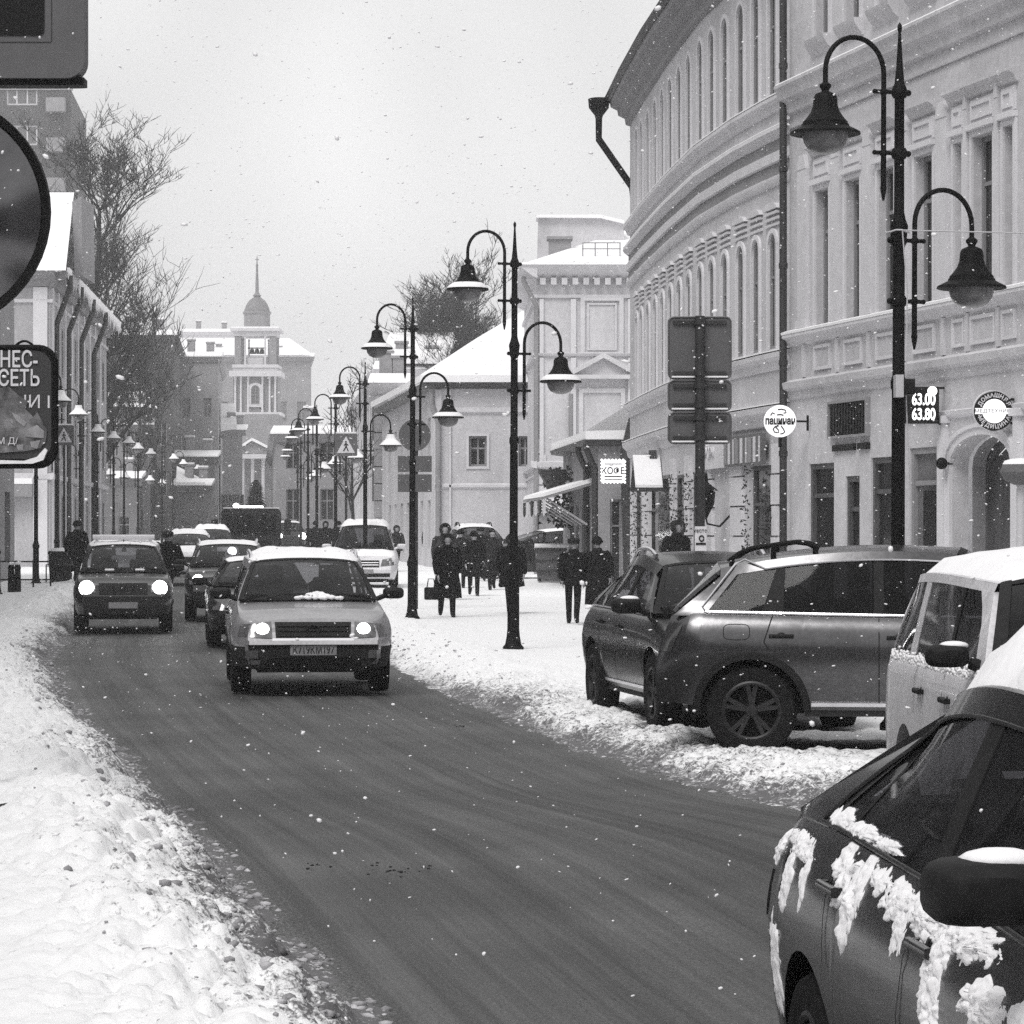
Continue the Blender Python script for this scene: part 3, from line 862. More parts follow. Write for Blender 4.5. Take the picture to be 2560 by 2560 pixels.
    m.build("drainpipe", M['darkpipe'], r, 50, True)
    return f
B1 = house_near()

# ------------------------------------------------------------------ right side, long curved house (B2)
def house_curved():
    f = Facade([(4.74, 49.7), (4.42, 51.4), (4.06, 53.6), (3.62, 57.3), (3.28, 62.4), (3.02, 67.6), (2.84, 72.2)])
    r = building("curved_house", "long curved plaster house with two rows of narrow arched windows and striped mouldings between them", f.pt(0, 0))
    at = f.at
    pxs = [1934, 1892, 1853, 1814, 1781, 1752, 1724, 1700, 1678, 1658, 1640, 1622, 1606, 1594]
    ss = [at(p) for p in pxs]
    ops3, ops2 = [], []
    for i, s in enumerate(ss):
        pitch = (ss[min(i + 1, 13)] - ss[max(i - 1, 0)]) / (2 if 0 < i < 13 else 1)
        w = min(0.66, max(0.42, pitch * 0.44))
        ops3.append((s - w / 2, s + w / 2, 9.24, 11.25, w / 2))
        ops2.append((s - w / 2, s + w / 2, 4.98, 6.95, w / 2))
    gx = [(1935, 1884, 3.0), (1760, 1735, 3.0), (1716, 1694, 3.0), (1681, 1628, 3.05), (1607, 1592, 2.95)]
    gops = [(at(a), at(b), 0.15, h, 0) for a, b, h in gx]
    w = MB(); f.wall(w, 0, f.L, 0, 12.15, ops3 + ops2 + gops, 0.14)
    e = f.pt(f.L, 0)
    w.poly([e, e + Vector((9, 2, 0)), e + Vector((9, 2, 12.15)), e + Vector((0, 0, 12.15))])
    w.build("wall", M['plaster'], r, 0, True)
    for i, o in enumerate(ops3 + ops2):
        f.window(r, o, 0.06, 'plaster_mid', 'pane', bars=(1, (0.62,)), fw=0.05)
        m = MB(); f.frame_ring(m, o, 0.08, 0.0, 0.04, skip_bottom=True); m.build("window_surround", M['plaster_light'], r, 30, True)
    for o in ops2:                                               # fluted hood over each first-floor window
        m = MB(); c, hw = (o[0] + o[1]) / 2, (o[1] - o[0]) / 2 + 0.2
        for k, z in enumerate((7.06, 7.16, 7.26)): f.box(m, c - hw + 0.02 * k, c + hw - 0.02 * k, z, z + 0.045, 0, 0.035 + 0.014 * k)
        f.slab(m, [(c + hw * math.cos(math.pi * q / 8), 7.34 + 0.12 * math.sin(math.pi * q / 8)) for q in range(9)], 0, 0.08)
        m.build("window_hood", M['trim'], r, 30, True)
    L = f.L + 0.1
    for nm, m_, prof in (("eaves_cornice", 'plaster_mid', [(0, 11.62), (0.1, 11.66), (0.12, 11.8), (0.28, 11.88), (0.3, 12.0), (0.46, 12.08), (0.48, 12.2), (0, 12.22)]),
                         ("eaves_gutter", 'roofmetal', [(0, 12.22), (0.55, 12.21), (0.62, 12.29), (0.56, 12.31), (0, 12.33)]),
                         ("sill_moulding", 'trim', [(0, 8.98), (0.06, 9.0), (0.1, 9.1), (0.17, 9.14), (0.17, 9.2), (0, 9.24)]),
                         ("upper_stripe", 'trim', [(0, 8.5), (0.05, 8.5), (0.14, 8.58), (0.17, 8.62), (0.16, 8.68), (0, 8.7)]),
                         ("grey_band", 'plaster_mid', [(0, 8.3), (0.03, 8.3), (0.03, 8.499), (0, 8.499)]),
                         ("middle_stripe", 'stone', [(0, 8.1), (0.09, 8.12), (0.1, 8.28), (0, 8.299)]),
                         ("lower_band", 'plaster_mid', [(0, 7.9), (0.03, 7.9), (0.03, 8.099), (0, 8.099)]),
                         ("lower_stripe", 'trim', [(0, 7.72), (0.05, 7.74), (0.09, 7.82), (0.09, 7.88), (0, 7.899)]),
                         ("floor_moulding", 'trim', [(0, 4.6), (0.05, 4.62), (0.08, 4.74), (0.16, 4.8), (0.17, 4.88), (0, 4.92)]),
                         ("shop_cornice", 'trim', [(0, 3.62), (0.05, 3.66), (0.08, 3.8), (0.17, 3.88), (0.19, 3.98), (0, 4.02)])):
        m = MB(); f.mould(m, 0.1, L, prof); m.build(nm, M[m_], r, 30, True)
    for z, d in ((9.24, 0.165), (8.7, 0.16), (4.92, 0.165), (4.02, 0.185)):
        m = MB(); f.mould(m, 0.1, L, [(0, z), (d, z - 0.016), (d, z + 0.004), (0, z + 0.03)]); m.build("ledge_snow", M['snow'], r, 60, True)
    m = MB()                                                   # metal roof
    for s0, s1 in zip(f.brk(0, f.L), f.brk(0, f.L)[1:]):
        a, b = f.pt(s0, 12.33, 0.5), f.pt(s1, 12.33, 0.5); m.poly([a, b, b + Vector((7, 0.5, 2.6)), a + Vector((7, 0.5, 2.6))])
    m.build("roof", M['roofmetal'], r, 0, True)
    m = MB(); q = f.pt(f.L, 0)                                 # rain hopper at the far corner
    m.lathe([(0.07, 0.0), (0.1, 0.12), (0.24, 0.3), (0.26, 0.52), (0.2, 0.54)], 12, q + Vector((-0.75, 0, 11.75)))
    m.tube([q + Vector((-0.75, 0, 11.8)), q + Vector((-0.75, 0, 11.3)), q + Vector((0.05, 0, 10.15)), q + Vector((0.12, 0.1, 9.6))], 0.085, 10)
    m.tube([q + Vector((-0.72, 0.0, 12.2)), q + Vector((-0.2, 0.0, 12.32))], 0.09, 8)
    m.build("rain_hopper", M['black'], r, 50, True)
    # dressed stone blocks beside the shop openings
    blk = [(1592, 1584), (1629, 1612), (1691, 1683), (1733, 1719), (1786, 1764), (1862, 1834), (1954, 1938)]
    for a, b in blk:
        for k in range(6):
            z = 0.2 + k * 0.53; sh = 0.0 if k % 2 else 0.05
            m = MB(); f.box(m, at(a) - sh, at(b) + sh, z, z + 0.5, 0, 0.07); m.build("stone_block", M['stone'], r, 0, True)
    for k, o in enumerate(gops):
        m = MB(); f.frame_ring(m, o, -0.07, -0.05, 0.005); f.box(m, o[0] + 0.07, o[1] - 0.07, 2.3, 2.36, -0.05, 0.0)
        d = m.build("shop_door", M['door'], r, 30, True)
        p = MB(); f.slab(p, [(o[0], o[2]), (o[1], o[2]), (o[1], o[3]), (o[0], o[3])], -0.1, -0.04); p.build("pane", M['pane'], d, 0, True)
    # fir garlands hung round the shop openings: needle tufts
    for k, o in enumerate(gops):
        m = MB(); rr = random.Random(k)
        for q in range(170):
            s = (o[0] - 0.03 if rr.random() < 0.5 else o[1] + 0.03) + rr.gauss(0, 0.05); z = rr.uniform(0.6, o[3])
            c = f.pt(s, z, 0.08 + rr.random() * 0.1); a = rr.uniform(0, 6.28); l = 0.07
            m.poly([c, c + Vector((math.cos(a) * l, 0.02, math.sin(a) * l)), c + Vector((math.cos(a + 0.5) * l, -0.03, math.sin(a + 0.5) * l * 0.8))])
        m.build("fir_garland", M['fur'], r, 0, True, "stuff")
    # little gabled hood over the wide door
    o = gops[3]; c = (o[0] + o[1]) / 2 + 0.1; hw = 0.62
    m = MB()
    for sgn in (-1, 1):
        m.hexa([f.pt(c, 3.36, 0), f.pt(c, 3.36, 0.6), f.pt(c + sgn * hw, 2.72, 0.6), f.pt(c + sgn * hw, 2.72, 0), f.pt(c, 3.43, 0), f.pt(c, 3.43, 0.6), f.pt(c + sgn * hw, 2.79, 0.6), f.pt(c + sgn * hw, 2.79, 0)])
    f.slab(m, [(c - 0.1, 3.43), (c + 0.1, 3.43), (c + 0.1, 3.6), (c - 0.1, 3.6)], 0.1, 0.25)
    m.build("door_hood", M['roofmetal'], r, 0, True)
    m = MB()
    m.hexa([f.pt(c, 3.435, 0.02), f.pt(c, 3.435, 0.6), f.pt(c - hw, 2.795, 0.6), f.pt(c - hw, 2.795, 0.02), f.pt(c, 3.5, 0.02), f.pt(c, 3.5, 0.6), f.pt(c - hw, 2.85, 0.6), f.pt(c - hw, 2.85, 0.02)])
    m.hexa([f.pt(c, 3.435, 0.02), f.pt(c, 3.435, 0.6), f.pt(c + hw, 2.795, 0.6), f.pt(c + hw, 2.795, 0.02), f.pt(c, 3.5, 0.02), f.pt(c, 3.5, 0.6), f.pt(c + hw, 2.85, 0.6), f.pt(c + hw, 2.85, 0.02)])
    m.build("hood_snow", M['snow'], r, 0, True)
    # shop fascia with raised letters and a picture board
    a, b = at(1826), at(1762)
    m = MB(); f.box(m, a, b, 3.02, 3.5, 0.08, 0.14); fb = m.build("shop_fascia", M['plaster_light'], r, 0, True)
    md = (a + b) / 2; q = f.pt(md, 3.3, 0.15); t = f.pt(md - 0.3, 3.3, 0.15) - q
    text("Р ОРН", 0.3, M['stone'], fb, q - wloc(fb), (math.radians(90), 0, math.atan2(t.y, t.x)), "fascia_letters", 0.02)
    a, b = at(1926), at(1832)
    m = MB(); f.box(m, a, b, 3.02, 3.55, 0.08, 0.16); pb = m.build("picture_board", M['plaster_dark'], r, 0, True)
    for k in range(9):
        s = a + (b - a) * (k + 0.3) / 9
        m = MB(); f.box(m, s, s + (b - a) * (0.03 + 0.05 * ((k * 7) % 3) / 2), 3.06, 3.5, 0.16, 0.17); m.build("picture_strip", M[('plaster', 'stone', 'plaster_mid')[k % 3]], pb, 0, True)
    m = MB(); p = f.pt(at(1822), 2.36, 0.42)                   # iron wall lantern
    m.lathe([(0.012, -0.28), (0.05, -0.2), (0.15, 0.0), (0.17, 0.22), (0.05, 0.26)], 8, p); m.lathe([(0.23, 0.24), (0.1, 0.34), (0.035, 0.4), (0.03, 0.5), (0.004, 0.6)], 8, p)
    m.tube([p + Vector((0, 0, -0.25)), f.pt(at(1822), 2.0, 0.4), f.pt(at(1826), 1.95, 0.2), f.pt(at(1832), 2.2, 0.0)], 0.02, 6)
    m.tube([f.pt(at(1832), 1.9, 0.02), f.pt(at(1832), 2.5, 0.02)], 0.03, 6)
    m.build("wall_lantern", M['black'], r, 40, True)
    return f
B2 = house_curved()

def plain_block(name, label, pts, z0, z1, wallm, ops=None, trim=(), group=None, back=(8, 3), wins=(), top='snow'):
    """house with one or more visible walls along pts"""
    f = Facade(pts)
    r = building(name, label, f.pt(0, 0), group)
    w = MB(); f.wall(w, 0, f.L, z0, z1, list(wins), 0.2)
    a, b = f.pt(0, 0), f.pt(f.L, 0); bk = Vector((back[0], back[1], 0))
    for p, q in ((a, a + bk), (b, b + bk)):
        w.poly([p + Vector((0, 0, z0)), q + Vector((0, 0, z0)), q + Vector((0, 0, z1)), p + Vector((0, 0, z1))])
    w.build("wall", M[wallm], r, 0, True)
    return f, r

# ------------------------------------------------------------------ low snow-roofed shop beyond the curved house
def shop_wing():
    f = Facade([(3.6, 78.0), (2.24, 78.0), (1.52, 89.0)][:])
    f = Facade([(3.9, 77.6), (2.24, 78.0), (1.52, 89.0)])
    g0 = 0.16; L1 = f.s[1]
    f_l = f
    # the plan line must keep the street on its left, so it runs far to near and then along the near end
    f = Facade([(2.24, 78.0), (1.52, 89.0)])
    e = Facade([(3.9, 78.05), (2.24, 78.0)])
    r = building("shop_wing", "low shop with a snow-covered roof, striped awning and drainpipes past the curved house", (2.24, 78, g0))
    ez = 4.25
    wo = [(0.6, 1.5, 0.6, 2.6, 0), (2.2, 3.1, 0.6, 2.6, 0), (3.8, 4.8, 0.3, 2.6, 0), (5.6, 6.6, 0.6, 2.6, 0), (7.4, 8.6, 0.6, 2.6, 0)]
    w = MB(); f.wall(w, 0, f.L, g0, ez, wo, 0.2); e.wall(w, 0, e.L, g0, ez, [(0.25, 0.62, 0.4, 2.7, 0), (1.05, 1.35, 0.4, 2.7, 0)], 0.2); w.build("wall", M['plaster_mid'], r, 0, True)
    for o in wo: f.window(r, o, 0.15, 'frame', 'pane')
    for o in ((0.25, 0.62, 0.4, 2.7, 0), (1.05, 1.35, 0.4, 2.7, 0)): e.window(r, o, 0.15, 'frame', 'pane', (0, (0.7,)))
    m = MB()
    A, B, C, D = f.pt(-0.25, ez, 0.35), f.pt(f.L, ez, 0.35), f.pt(f.L, 5.6, -3.4), f.pt(1.2, 6.5, -3.4); E2 = Vector((4.2, 77.8, ez + 0.05)); 
    up = Vector((0, 0, 0.22))
    m.hexa([A, B, C, D, A + up, B + up, C + up, D + up]); m.hexa([A + Vector((0, -0.02, 0)), E2, E2 + Vector((0.2, 3, 2.3)), D, A + up + Vector((0, -0.02, 0)), E2 + up, E2 + Vector((0.2, 3, 2.5)), D + up])
    m.build("roof_snow", M['snow'], r, 30, True)
    m = MB(); f.mould(m, -0.2, f.L, [(0.0, ez - 0.16), (0.36, ez - 0.12), (0.4, ez), (0, ez)]); e.mould(m, 0, e.L + 0.3, [(0.0, ez - 0.16), (0.2, ez - 0.12), (0.22, ez), (0, ez)]); m.build("eaves", M['roofmetal'], r, 30, True)
    for s in (2.6, 0.1):
        m = MB(); m.tube([f.pt(s, ez, 0.3), f.pt(s, ez - 0.25, 0.3), f.pt(s, ez - 0.75, 0.08), f.pt(s, g0, 0.08)], 0.085, 8); m.build("drainpipe", M['darkpipe'], r, 50, True)
    m = MB(); m.tube([(3.05, 77.4, g0), (2.95, 77.4, 3.9), (3.15, 77.4, 4.7), (3.3, 77.4, 5.2)], 0.17, 10); m.build("flue_pipe", M['darkpipe'], r, 50, True)
    m = MB(); m.hexa([f.pt(1.6, 3.1, 0), f.pt(9.5, 3.1, 0), f.pt(9.5, 2.72, 1.3), f.pt(1.6, 2.72, 1.3), f.pt(1.6, 3.16, 0), f.pt(9.5, 3.16, 0), f.pt(9.5, 2.78, 1.3), f.pt(1.6, 2.78, 1.3)])
    aw = m.build("awning", M['plaster_mid'], r, 0, True)
    m = MB(); m.hexa([f.pt(1.6, 3.17, 0), f.pt(9.5, 3.17, 0), f.pt(9.5, 2.79, 1.3), f.pt(1.6, 2.79, 1.3), f.pt(1.6, 3.28, 0), f.pt(9.5, 3.28, 0), f.pt(9.5, 2.9, 1.25), f.pt(1.6, 2.9, 1.25)]); m.build("awning_snow", M['snow'], aw, 0, True)
    for k in range(6):
        s = 1.8 + k * 1.5
        m = MB(); m.tube([f.pt(s, 2.74, 1.2), f.pt(s + 0.3, 2.05, 0.1)], 0.03, 6); m.build("awning_strut", M['frame_light'], aw, 0, True)
        m = MB(); f.slab(m, [(s - 0.5, 2.7), (s + 0.2, 2.7), (s + 0.2, 2.35), (s - 0.1, 2.28), (s - 0.5, 2.35)], 1.27, 1.3); m.build("awning_valance", M['signblack' if k % 2 else 'plaster_light'], aw, 0, True)
    # hanging planter and round sign on the street wall
    m = MB(); c = f.pt(8.6, 3.45, 0.5); m.lathe([(0.12, -0.5), (0.3, -0.1), (0.42, 0.1), (0.42, 0.2)], 10, c); m.build("hanging_basket", M['darkpipe'], r, 40, True)
    m = MB(); rr = random.Random(3)
    for q in range(220):
        z = rr.uniform(-1.5, 0.2); c2 = c + Vector((rr.gauss(0.25, 0.2), rr.gauss(-0.5, 0.4), z)); a = rr.uniform(0, 6.3)
        m.poly([c2, c2 + Vector((math.cos(a) * 0.16, 0.02, math.sin(a) * 0.16)), c2 + Vector((math.cos(a + 0.7) * 0.14, -0.02, math.sin(a + 0.7) * 0.14))])
    m.build("trailing_greenery", M['fur'], r, 0, True, "stuff")
    return f, e
WF, WE = shop_wing()

# ------------------------------------------------------------------ classical house with pediment facing down the street (B3)
def house_classical():
    Y = 97.0; x0, x1 = PX(1342, Y), PX(1600, Y); g0 = float(Gn(Y))
    f = Facade([(x1, Y), (x0, Y), (x0 - 0.55, Y + 16)][:2])
    sd = Facade([(x0, Y), (x0 - 0.35, Y + 14)])
    r = building("classical_house", "tall pale house with dentil cornice, pilasters and a small pediment, end-on behind the low shop", (x0, Y, g0))
    Z = lambda py: PZ(py, Y)
    at = f.at
    w = MB(); f.wall(w, 0, f.L, g0, Z(690)); sd.wall(w, 0, sd.L, g0, Z(690), [(2, 2.9, 1.5, 3.4, 0), (5, 5.9, 1.5, 3.4, 0)]); w.build("wall", M['plaster'], r, 0, True)
    def ml(nm, prof, m_='trim'):
        m = MB(); f.mould(m, 0, f.L + prof[2][0], prof); sd.mould(m, -prof[2][0], sd.L, prof); m.build(nm, M[m_], r, 30, True)
    zc = Z(665)
    ml("main_cornice", [(0, zc - 0.42), (0.15, zc - 0.36), (0.5, zc - 0.1), (0.55, zc), (0, zc + 0.02)])
    ml("architrave", [(0, Z(745)), (0.08, Z(745)), (0.1, Z(738)), (0, Z(736))])
    ml("mid_string", [(0, Z(892)), (0.1, Z(890)), (0.14, Z(884)), (0, Z(882))])
    ml("lower_string", [(0, Z(1172)), (0.16, Z(1168)), (0.2, Z(1156)), (0, Z(1152))])
    ml("base_cornice", [(0, Z(1185)), (0.06, Z(1185)), (0.06, Z(1190)), (0, Z(1190))])
    m = MB(); f.mould(m, 0, f.L + 0.5, [(0, zc + 0.02), (0.58, zc), (0.55, zc + 0.07), (0, zc + 0.12)]); m.build("cornice_snow", M['snow'], r, 60, True)
    for k in range(9):                                        # dentils
        s = at(1350 + k * 27)
        m = MB(); f.box(m, s - 0.18, s, zc - 0.62, zc - 0.40, 0, 0.28); m.build("dentil", M['trim'], r, 0, True)
    for a, b in ((1349, 1359), (1427, 1440), (1570, 1584)):   # pilasters
        m = MB(); f.box(m, at(b), at(a), Z(885), Z(748), 0, 0.1); f.box(m, at(b), at(a), Z(1160), Z(895), 0, 0.1); m.build("pilaster", M['plaster_light'], r, 0, True)
    m = MB(); f.frame_ring(m, (at(1548), at(1462), Z(880), Z(752), 0), 0.14, 0, 0.08); f.frame_ring(m, (at(1538), at(1472), Z(872), Z(762), 0), 0.05, 0, 0.05); m.build("blind_window_panel", M['trim'], r, 30, True)
    m = MB(); f.frame_ring(m, (at(1552), at(1458), Z(1150), Z(982), 0), 0.14, 0, 0.08); m.build("blind_window_panel", M['trim'], r, 30, True)
    m = MB()
    p0, p1, p2 = (at(1585), Z(938)), (at(1508), Z(896)), (at(1432), Z(938))
    f.slab(m, [p0, p1, p2], 0, 0.12)
    for a, b in ((p0, p1), (p1, p2)): f.slab(m, [a, b, (b[0], b[1] + 0.17), (a[0], a[1] + 0.17)], 0, 0.36)
    f.box(m, p0[0] - 0.1, p2[0] + 0.1, Z(948), Z(938), 0, 0.38)
    m.build("pediment", M['trim'], r, 0, True)
    for k in range(9):                                        # rusticated corner blocks
        z = g0 + 0.1 + k * 0.5
        m = MB(); f.box(m, at(1357) - (0.1 if k % 2 else 0), at(1341), z, z + 0.45, 0, 0.07); sd.box(m, 0.0, 0.6, z, z + 0.45, 0, 0.07); m.build("corner_block", M['plaster_light'], r, 0, True)
    for k in range(5):
        z = Z(1335 - k * 32)
        m = MB(); f.box(m, 0, at(1359), z, z + 0.33, 0, 0.04); m.build("rustic_course", M['plaster_light'], r, 0, True)
    # snowy roof, attic gable and railing
    m = MB(); a, b = Vector((x0 - 0.3, Y - 0.3, zc + 0.1)), Vector((x1, Y - 0.3, zc + 0.1)); c = Vector((x1, Y + 8, PZ(572, Y + 8))); d = Vector((PX(1420, Y + 6), Y + 6, PZ(622, Y + 6)))
    m.poly([a, b, c, d]); m.poly([a, d, Vector((x0 - 0.3, Y + 14, zc + 0.3))]); m.build("roof", M['snow'], r, 0, True)
    Yb = Y + 5; P_ = lambda px, py, y=Yb: Vector((PX(px, y), y, PZ(py, y)))
    m = MB(); pr = [P_(1343, 655), P_(1560, 655), P_(1560, 560), P_(1500, 546), P_(1346, 545)]
    m.prism(pr, lambda q: q, lambda q: q + Vector((0.0, 1.2, 0))); m.build("attic_gable", M['plaster'], r, 0, True)
    m = MB(); m.prism([P_(1340, 545), P_(1500, 546), P_(1560, 560), P_(1560, 552), P_(1500, 538), P_(1340, 538)], lambda q: q + Vector((0, -0.2, 0)), lambda q: q + Vector((0, 1.4, 0))); m.build("attic_snow", M['snow'], r, 0, True)
    m = MB(); m.prism([P_(1372, 640, Y + 3), P_(1428, 640, Y + 3), P_(1428, 598, Y + 3), P_(1372, 598, Y + 3)], lambda q: q, lambda q: q + Vector((0, 0.7, 0)))
    m.prism([P_(1367, 598, Y + 3), P_(1432, 598, Y + 3), P_(1432, 591, Y + 3), P_(1367, 591, Y + 3)], lambda q: q - Vector((0, 0.1, 0)), lambda q: q + Vector((0, 0.8, 0))); m.build("chimney", M['plaster_mid'], r, 0, True)
    m = MB()
    for px in (1457, 1488, 1519, 1550): m.tube([P_(px, 640, Y + 1), P_(px, 607, Y + 1)], 0.02, 5)
    for py in (607, 622): m.tube([P_(1455, py, Y + 1), P_(1552, py, Y + 1)], 0.018, 5)
    m.build("roof_railing", M['frame'], r, 0, True)
    m = MB(); q = Vector((x0 - 0.12, Y - 0.1, 0)); m.tube([q + Vector((-0.3, 0, zc - 0.1)), q + Vector((-0.3, 0, zc - 0.5)), q + Vector((0.1, 0, zc - 1.3)), q + Vector((0.1, 0, g0))], 0.08, 8); m.build("drainpipe", M['plaster_mid'], r, 50, True)
    m = MB(); m.tube([f.pt(at(1427), Z(985), 0.1), f.pt(at(1427), Z(1140), 0.1)], 0.07, 8); m.build("drainpipe", M['plaster_mid'], r, 50, True)
    # small snow-roofed porch
    m = MB(); f.box(m, at(1404), at(1348), g0, Z(1283), 0.0, 1.1); pch = m.build("porch", M['plaster_mid'], r, 0, True)
    m = MB(); m.hexa([f.pt(at(1408), Z(1282), 0), f.pt(at(1344), Z(1282), 0), f.pt(at(1344), Z(1282), 1.3), f.pt(at(1408), Z(1282), 1.3), f.pt(at(1400), Z(1250), 0), f.pt(at(1354), Z(1250), 0), f.pt(at(1352), Z(1272), 1.2), f.pt(at(1402), Z(1272), 1.2)]); m.build("porch_snow", M['snow'], pch, 0, True)
house_classical()

# ------------------------------------------------------------------ low white house with a broad snow roof (B4) and the one behind it (B5)
def house_low():
    Y = 107.0; g0 = float(Gn(Y)); xa, xb = PX(1086, Y), PX(1345, Y)
    f = Facade([(xb, Y), (xa, Y)]); sd = Facade([(xa, Y), (xa - 2.9, Y + 24)])
    r = building("low_house", "low white house with one broad snow-covered hip roof and a small dark window", (xa, Y, g0))
    Z = lambda py: PZ(py, Y); at = f.at
    wo = [(at(1217), at(1172), Z(1166), Z(1090), 0), (at(1330), at(1296), Z(1166), Z(1090), 0)]
    so = [(1.5 + 3 * k, 2.6 + 3 * k, 4.0, 6.0, 0) for k in range(7)] + [(1.5 + 3 * k, 2.6 + 3 * k, 1.3, 3.0, 0) for k in range(7)]
    w = MB(); f.wall(w, 0, f.L, g0, Z(966), wo, 0.3); sd.wall(w, 0, sd.L, g0, Z(966), so, 0.25); w.build("wall", M['plaster'], r, 0, True)
    for o in wo: f.window(r, o, 0.25, 'plaster_mid', 'pane', (1, (0.6,)), 0.08)
    for o in so: sd.window(r, o, 0.2, 'frame', 'pane', (1, (0.6,)), 0.08)
    m = MB(); f.mould(m, 0, f.L + 0.4, [(0, Z(972)), (0.3, Z(966)), (0.45, Z(958)), (0, Z(955))]); sd.mould(m, -0.4, sd.L, [(0, Z(972)), (0.3, Z(966)), (0.45, Z(958)), (0, Z(955))]); m.build("eaves", M['roofmetal'], r, 30, True)
    m = MB(); f.mould(m, 0, f.L + 0.1, [(0, Z(1034)), (0.1, Z(1030)), (0.1, Z(1020)), (0, Z(1018))]); f.mould(m, 0, f.L, [(0, Z(1222)), (0.08, Z(1218)), (0.08, Z(1212)), (0, Z(1208))]); m.build("string_course", M['trim'], r, 30, True)
    m = MB(); f.frame_ring(m, wo[0], 0.09, 0, 0.05); m.build("window_surround", M['trim'], r, 0, True)
    for a, b in ((1088, 1104), (1123, 1128)):
        m = MB(); f.box(m, at(b), at(a), g0, Z(975), 0, 0.08); m.build("pilaster", M['trim'], r, 0, True)
    m = MB()
    e0, e1 = f.pt(f.L + 0.5, Z(957), 0.5), f.pt(-0.4, Z(957), 0.5); e2 = Vector((xa - 3.4, Y + 24, Z(950)))
    r0, r1 = Vector((PX(1190, Y + 11), Y + 11, PZ(862, Y + 11))), Vector((PX(1345, Y + 11), Y + 11, PZ(770, Y + 11)))
    r2 = Vector((PX(1160, Y + 26), Y + 26, PZ(905, Y + 26)))
    t = Vector((0, 0, 0.25))
    for q in ([e0, e1, r1, r0], [e0, r0, r2, e2]): m.hexa(q + [p + t for p in q])
    m.build("roof_snow", M['snow'], r, 0, True)
    Yc = Y + 3; Pc = lambda px, py: Vector((PX(px, Yc), Yc, PZ(py, Yc)))
    m = MB(); m.prism([Pc(1112, 945), Pc(1146, 945), Pc(1146, 914), Pc(1112, 914)], lambda q: q, lambda q: q + Vector((0, 0.9, 0))); m.prism([Pc(1119, 914), Pc(1129, 914), Pc(1129, 888), Pc(1119, 888)], lambda q: q + Vector((0, 0.2, 0)), lambda q: q + Vector((0, 0.5, 0))); m.build("chimney", M['plaster'], r, 0, True)
    m = MB(); q = f.pt(f.L + 0.1, 0, 0.15); m.tube([q + Vector((0, 0, Z(975))), q + Vector((0, 0, Z(1010))), f.pt(at(1096), Z(1056), 0.15), f.pt(at(1096), g0, 0.15)], 0.1, 8); m.build("drainpipe", M['plaster_mid'], r, 50, True)
house_low()

def far_box(name, label, px0, px1, pytop, Y, wallm, side=None, depth=14, wins=None, snow=True, winm='pane', group=None, pyb=None):
    """a house seen end-on: front wall at distance Y, one long wall running back (side 'L' or 'R')"""
    g0 = float(Gn(Y)); x0, x1 = PX(px0, Y), PX(px1, Y); zt = PZ(pytop, Y)
    f = Facade([(x1, Y), (x0, Y)])
    r = building(name, label, ((x0 + x1) / 2, Y, g0), group)
    slope = -0.085
    sdp = [(x1 + slope * depth, Y + depth), (x1, Y)] if side == 'R' else [(x0, Y), (x0 + slope * depth, Y + depth)]
    sd = Facade(sdp)
    wf = []
    if wins:
        nx, rows_, ww = wins
        for (za, zb) in rows_:
            for k in range(nx):
                c = f.L * (k + 0.5) / nx; wf.append((c - ww / 2, c + ww / 2, za, zb, 0))
    ws = []
    if side and wins:
        n = max(1, int(depth / 3.2))
        for (za, zb) in wins[1]:
            for k in range(n): c = depth * (k + 0.5) / n; ws.append((c - 0.5, c + 0.5, za, zb, 0))
    w = MB(); f.wall(w, 0, f.L, g0 - 0.1, zt, wf, 0.2)
    sd.wall(w, 0, sd.L, g0 - 0.1, zt, ws, 0.2)
    w.poly([(x0, Y, zt), (x1, Y, zt), (x1 + slope * depth, Y + depth, zt), (x0 + slope * depth, Y + depth, zt)])
    w.build("wall", M[wallm], r, 0, True)
    for o in wf: f.window(r, o, 0.15, 'frame', winm, (1, (0.62,)), 0.07)
    for o in ws: sd.window(r, o, 0.15, 'frame', winm, (1, (0.62,)), 0.07)
    m = MB(); pr = [(0, zt - 0.5), (0.12, zt - 0.46), (0.35, zt - 0.1), (0.4, zt), (0, zt)]
    f.mould(m, -0.3, f.L + 0.3, pr); sd.mould(m, 0, sd.L + 0.3, pr); m.build("cornice", M[wallm], r, 30, True)
    for q in (0.25, 0.7):                                     # chimneys with a cap of snow
        c = f.pt(f.L * q, zt, -2.5); h = 1.1 + 0.5 * q
        m = MB(); m.box(c.x - 0.3, c.x + 0.3, c.y - 0.3, c.y + 0.3, zt - 0.2, zt + h); m.box(c.x - 0.36, c.x + 0.36, c.y - 0.36, c.y + 0.36, zt + h, zt + h + 0.12); ch = m.build("chimney", M['plaster_mid'], r, 0, True)
        m = MB(); m.box(c.x - 0.34, c.x + 0.34, c.y - 0.34, c.y + 0.34, zt + h + 0.121, zt + h + 0.24); m.build("chimney_snow", M['snow'], ch, 0, True)
    if snow:
        m = MB(); f.mould(m, -0.3, f.L + 0.3, [(-2, zt + 0.3), (-0.2, zt + 0.02), (0.42, zt + 0.003), (0.4, zt + 0.1), (-2, zt + 0.55)]); m.build("roof_snow", M['snow'], r, 40, True)
    return f, sd, r
F5 = far_box("quoined_house", "grey house with corner stonework standing past the low white house", 938, 1010, 958, 132, 'plaster', 'L', 30, (2, [(3.2, 5.2), (5.9, 7.6)], 0.9))
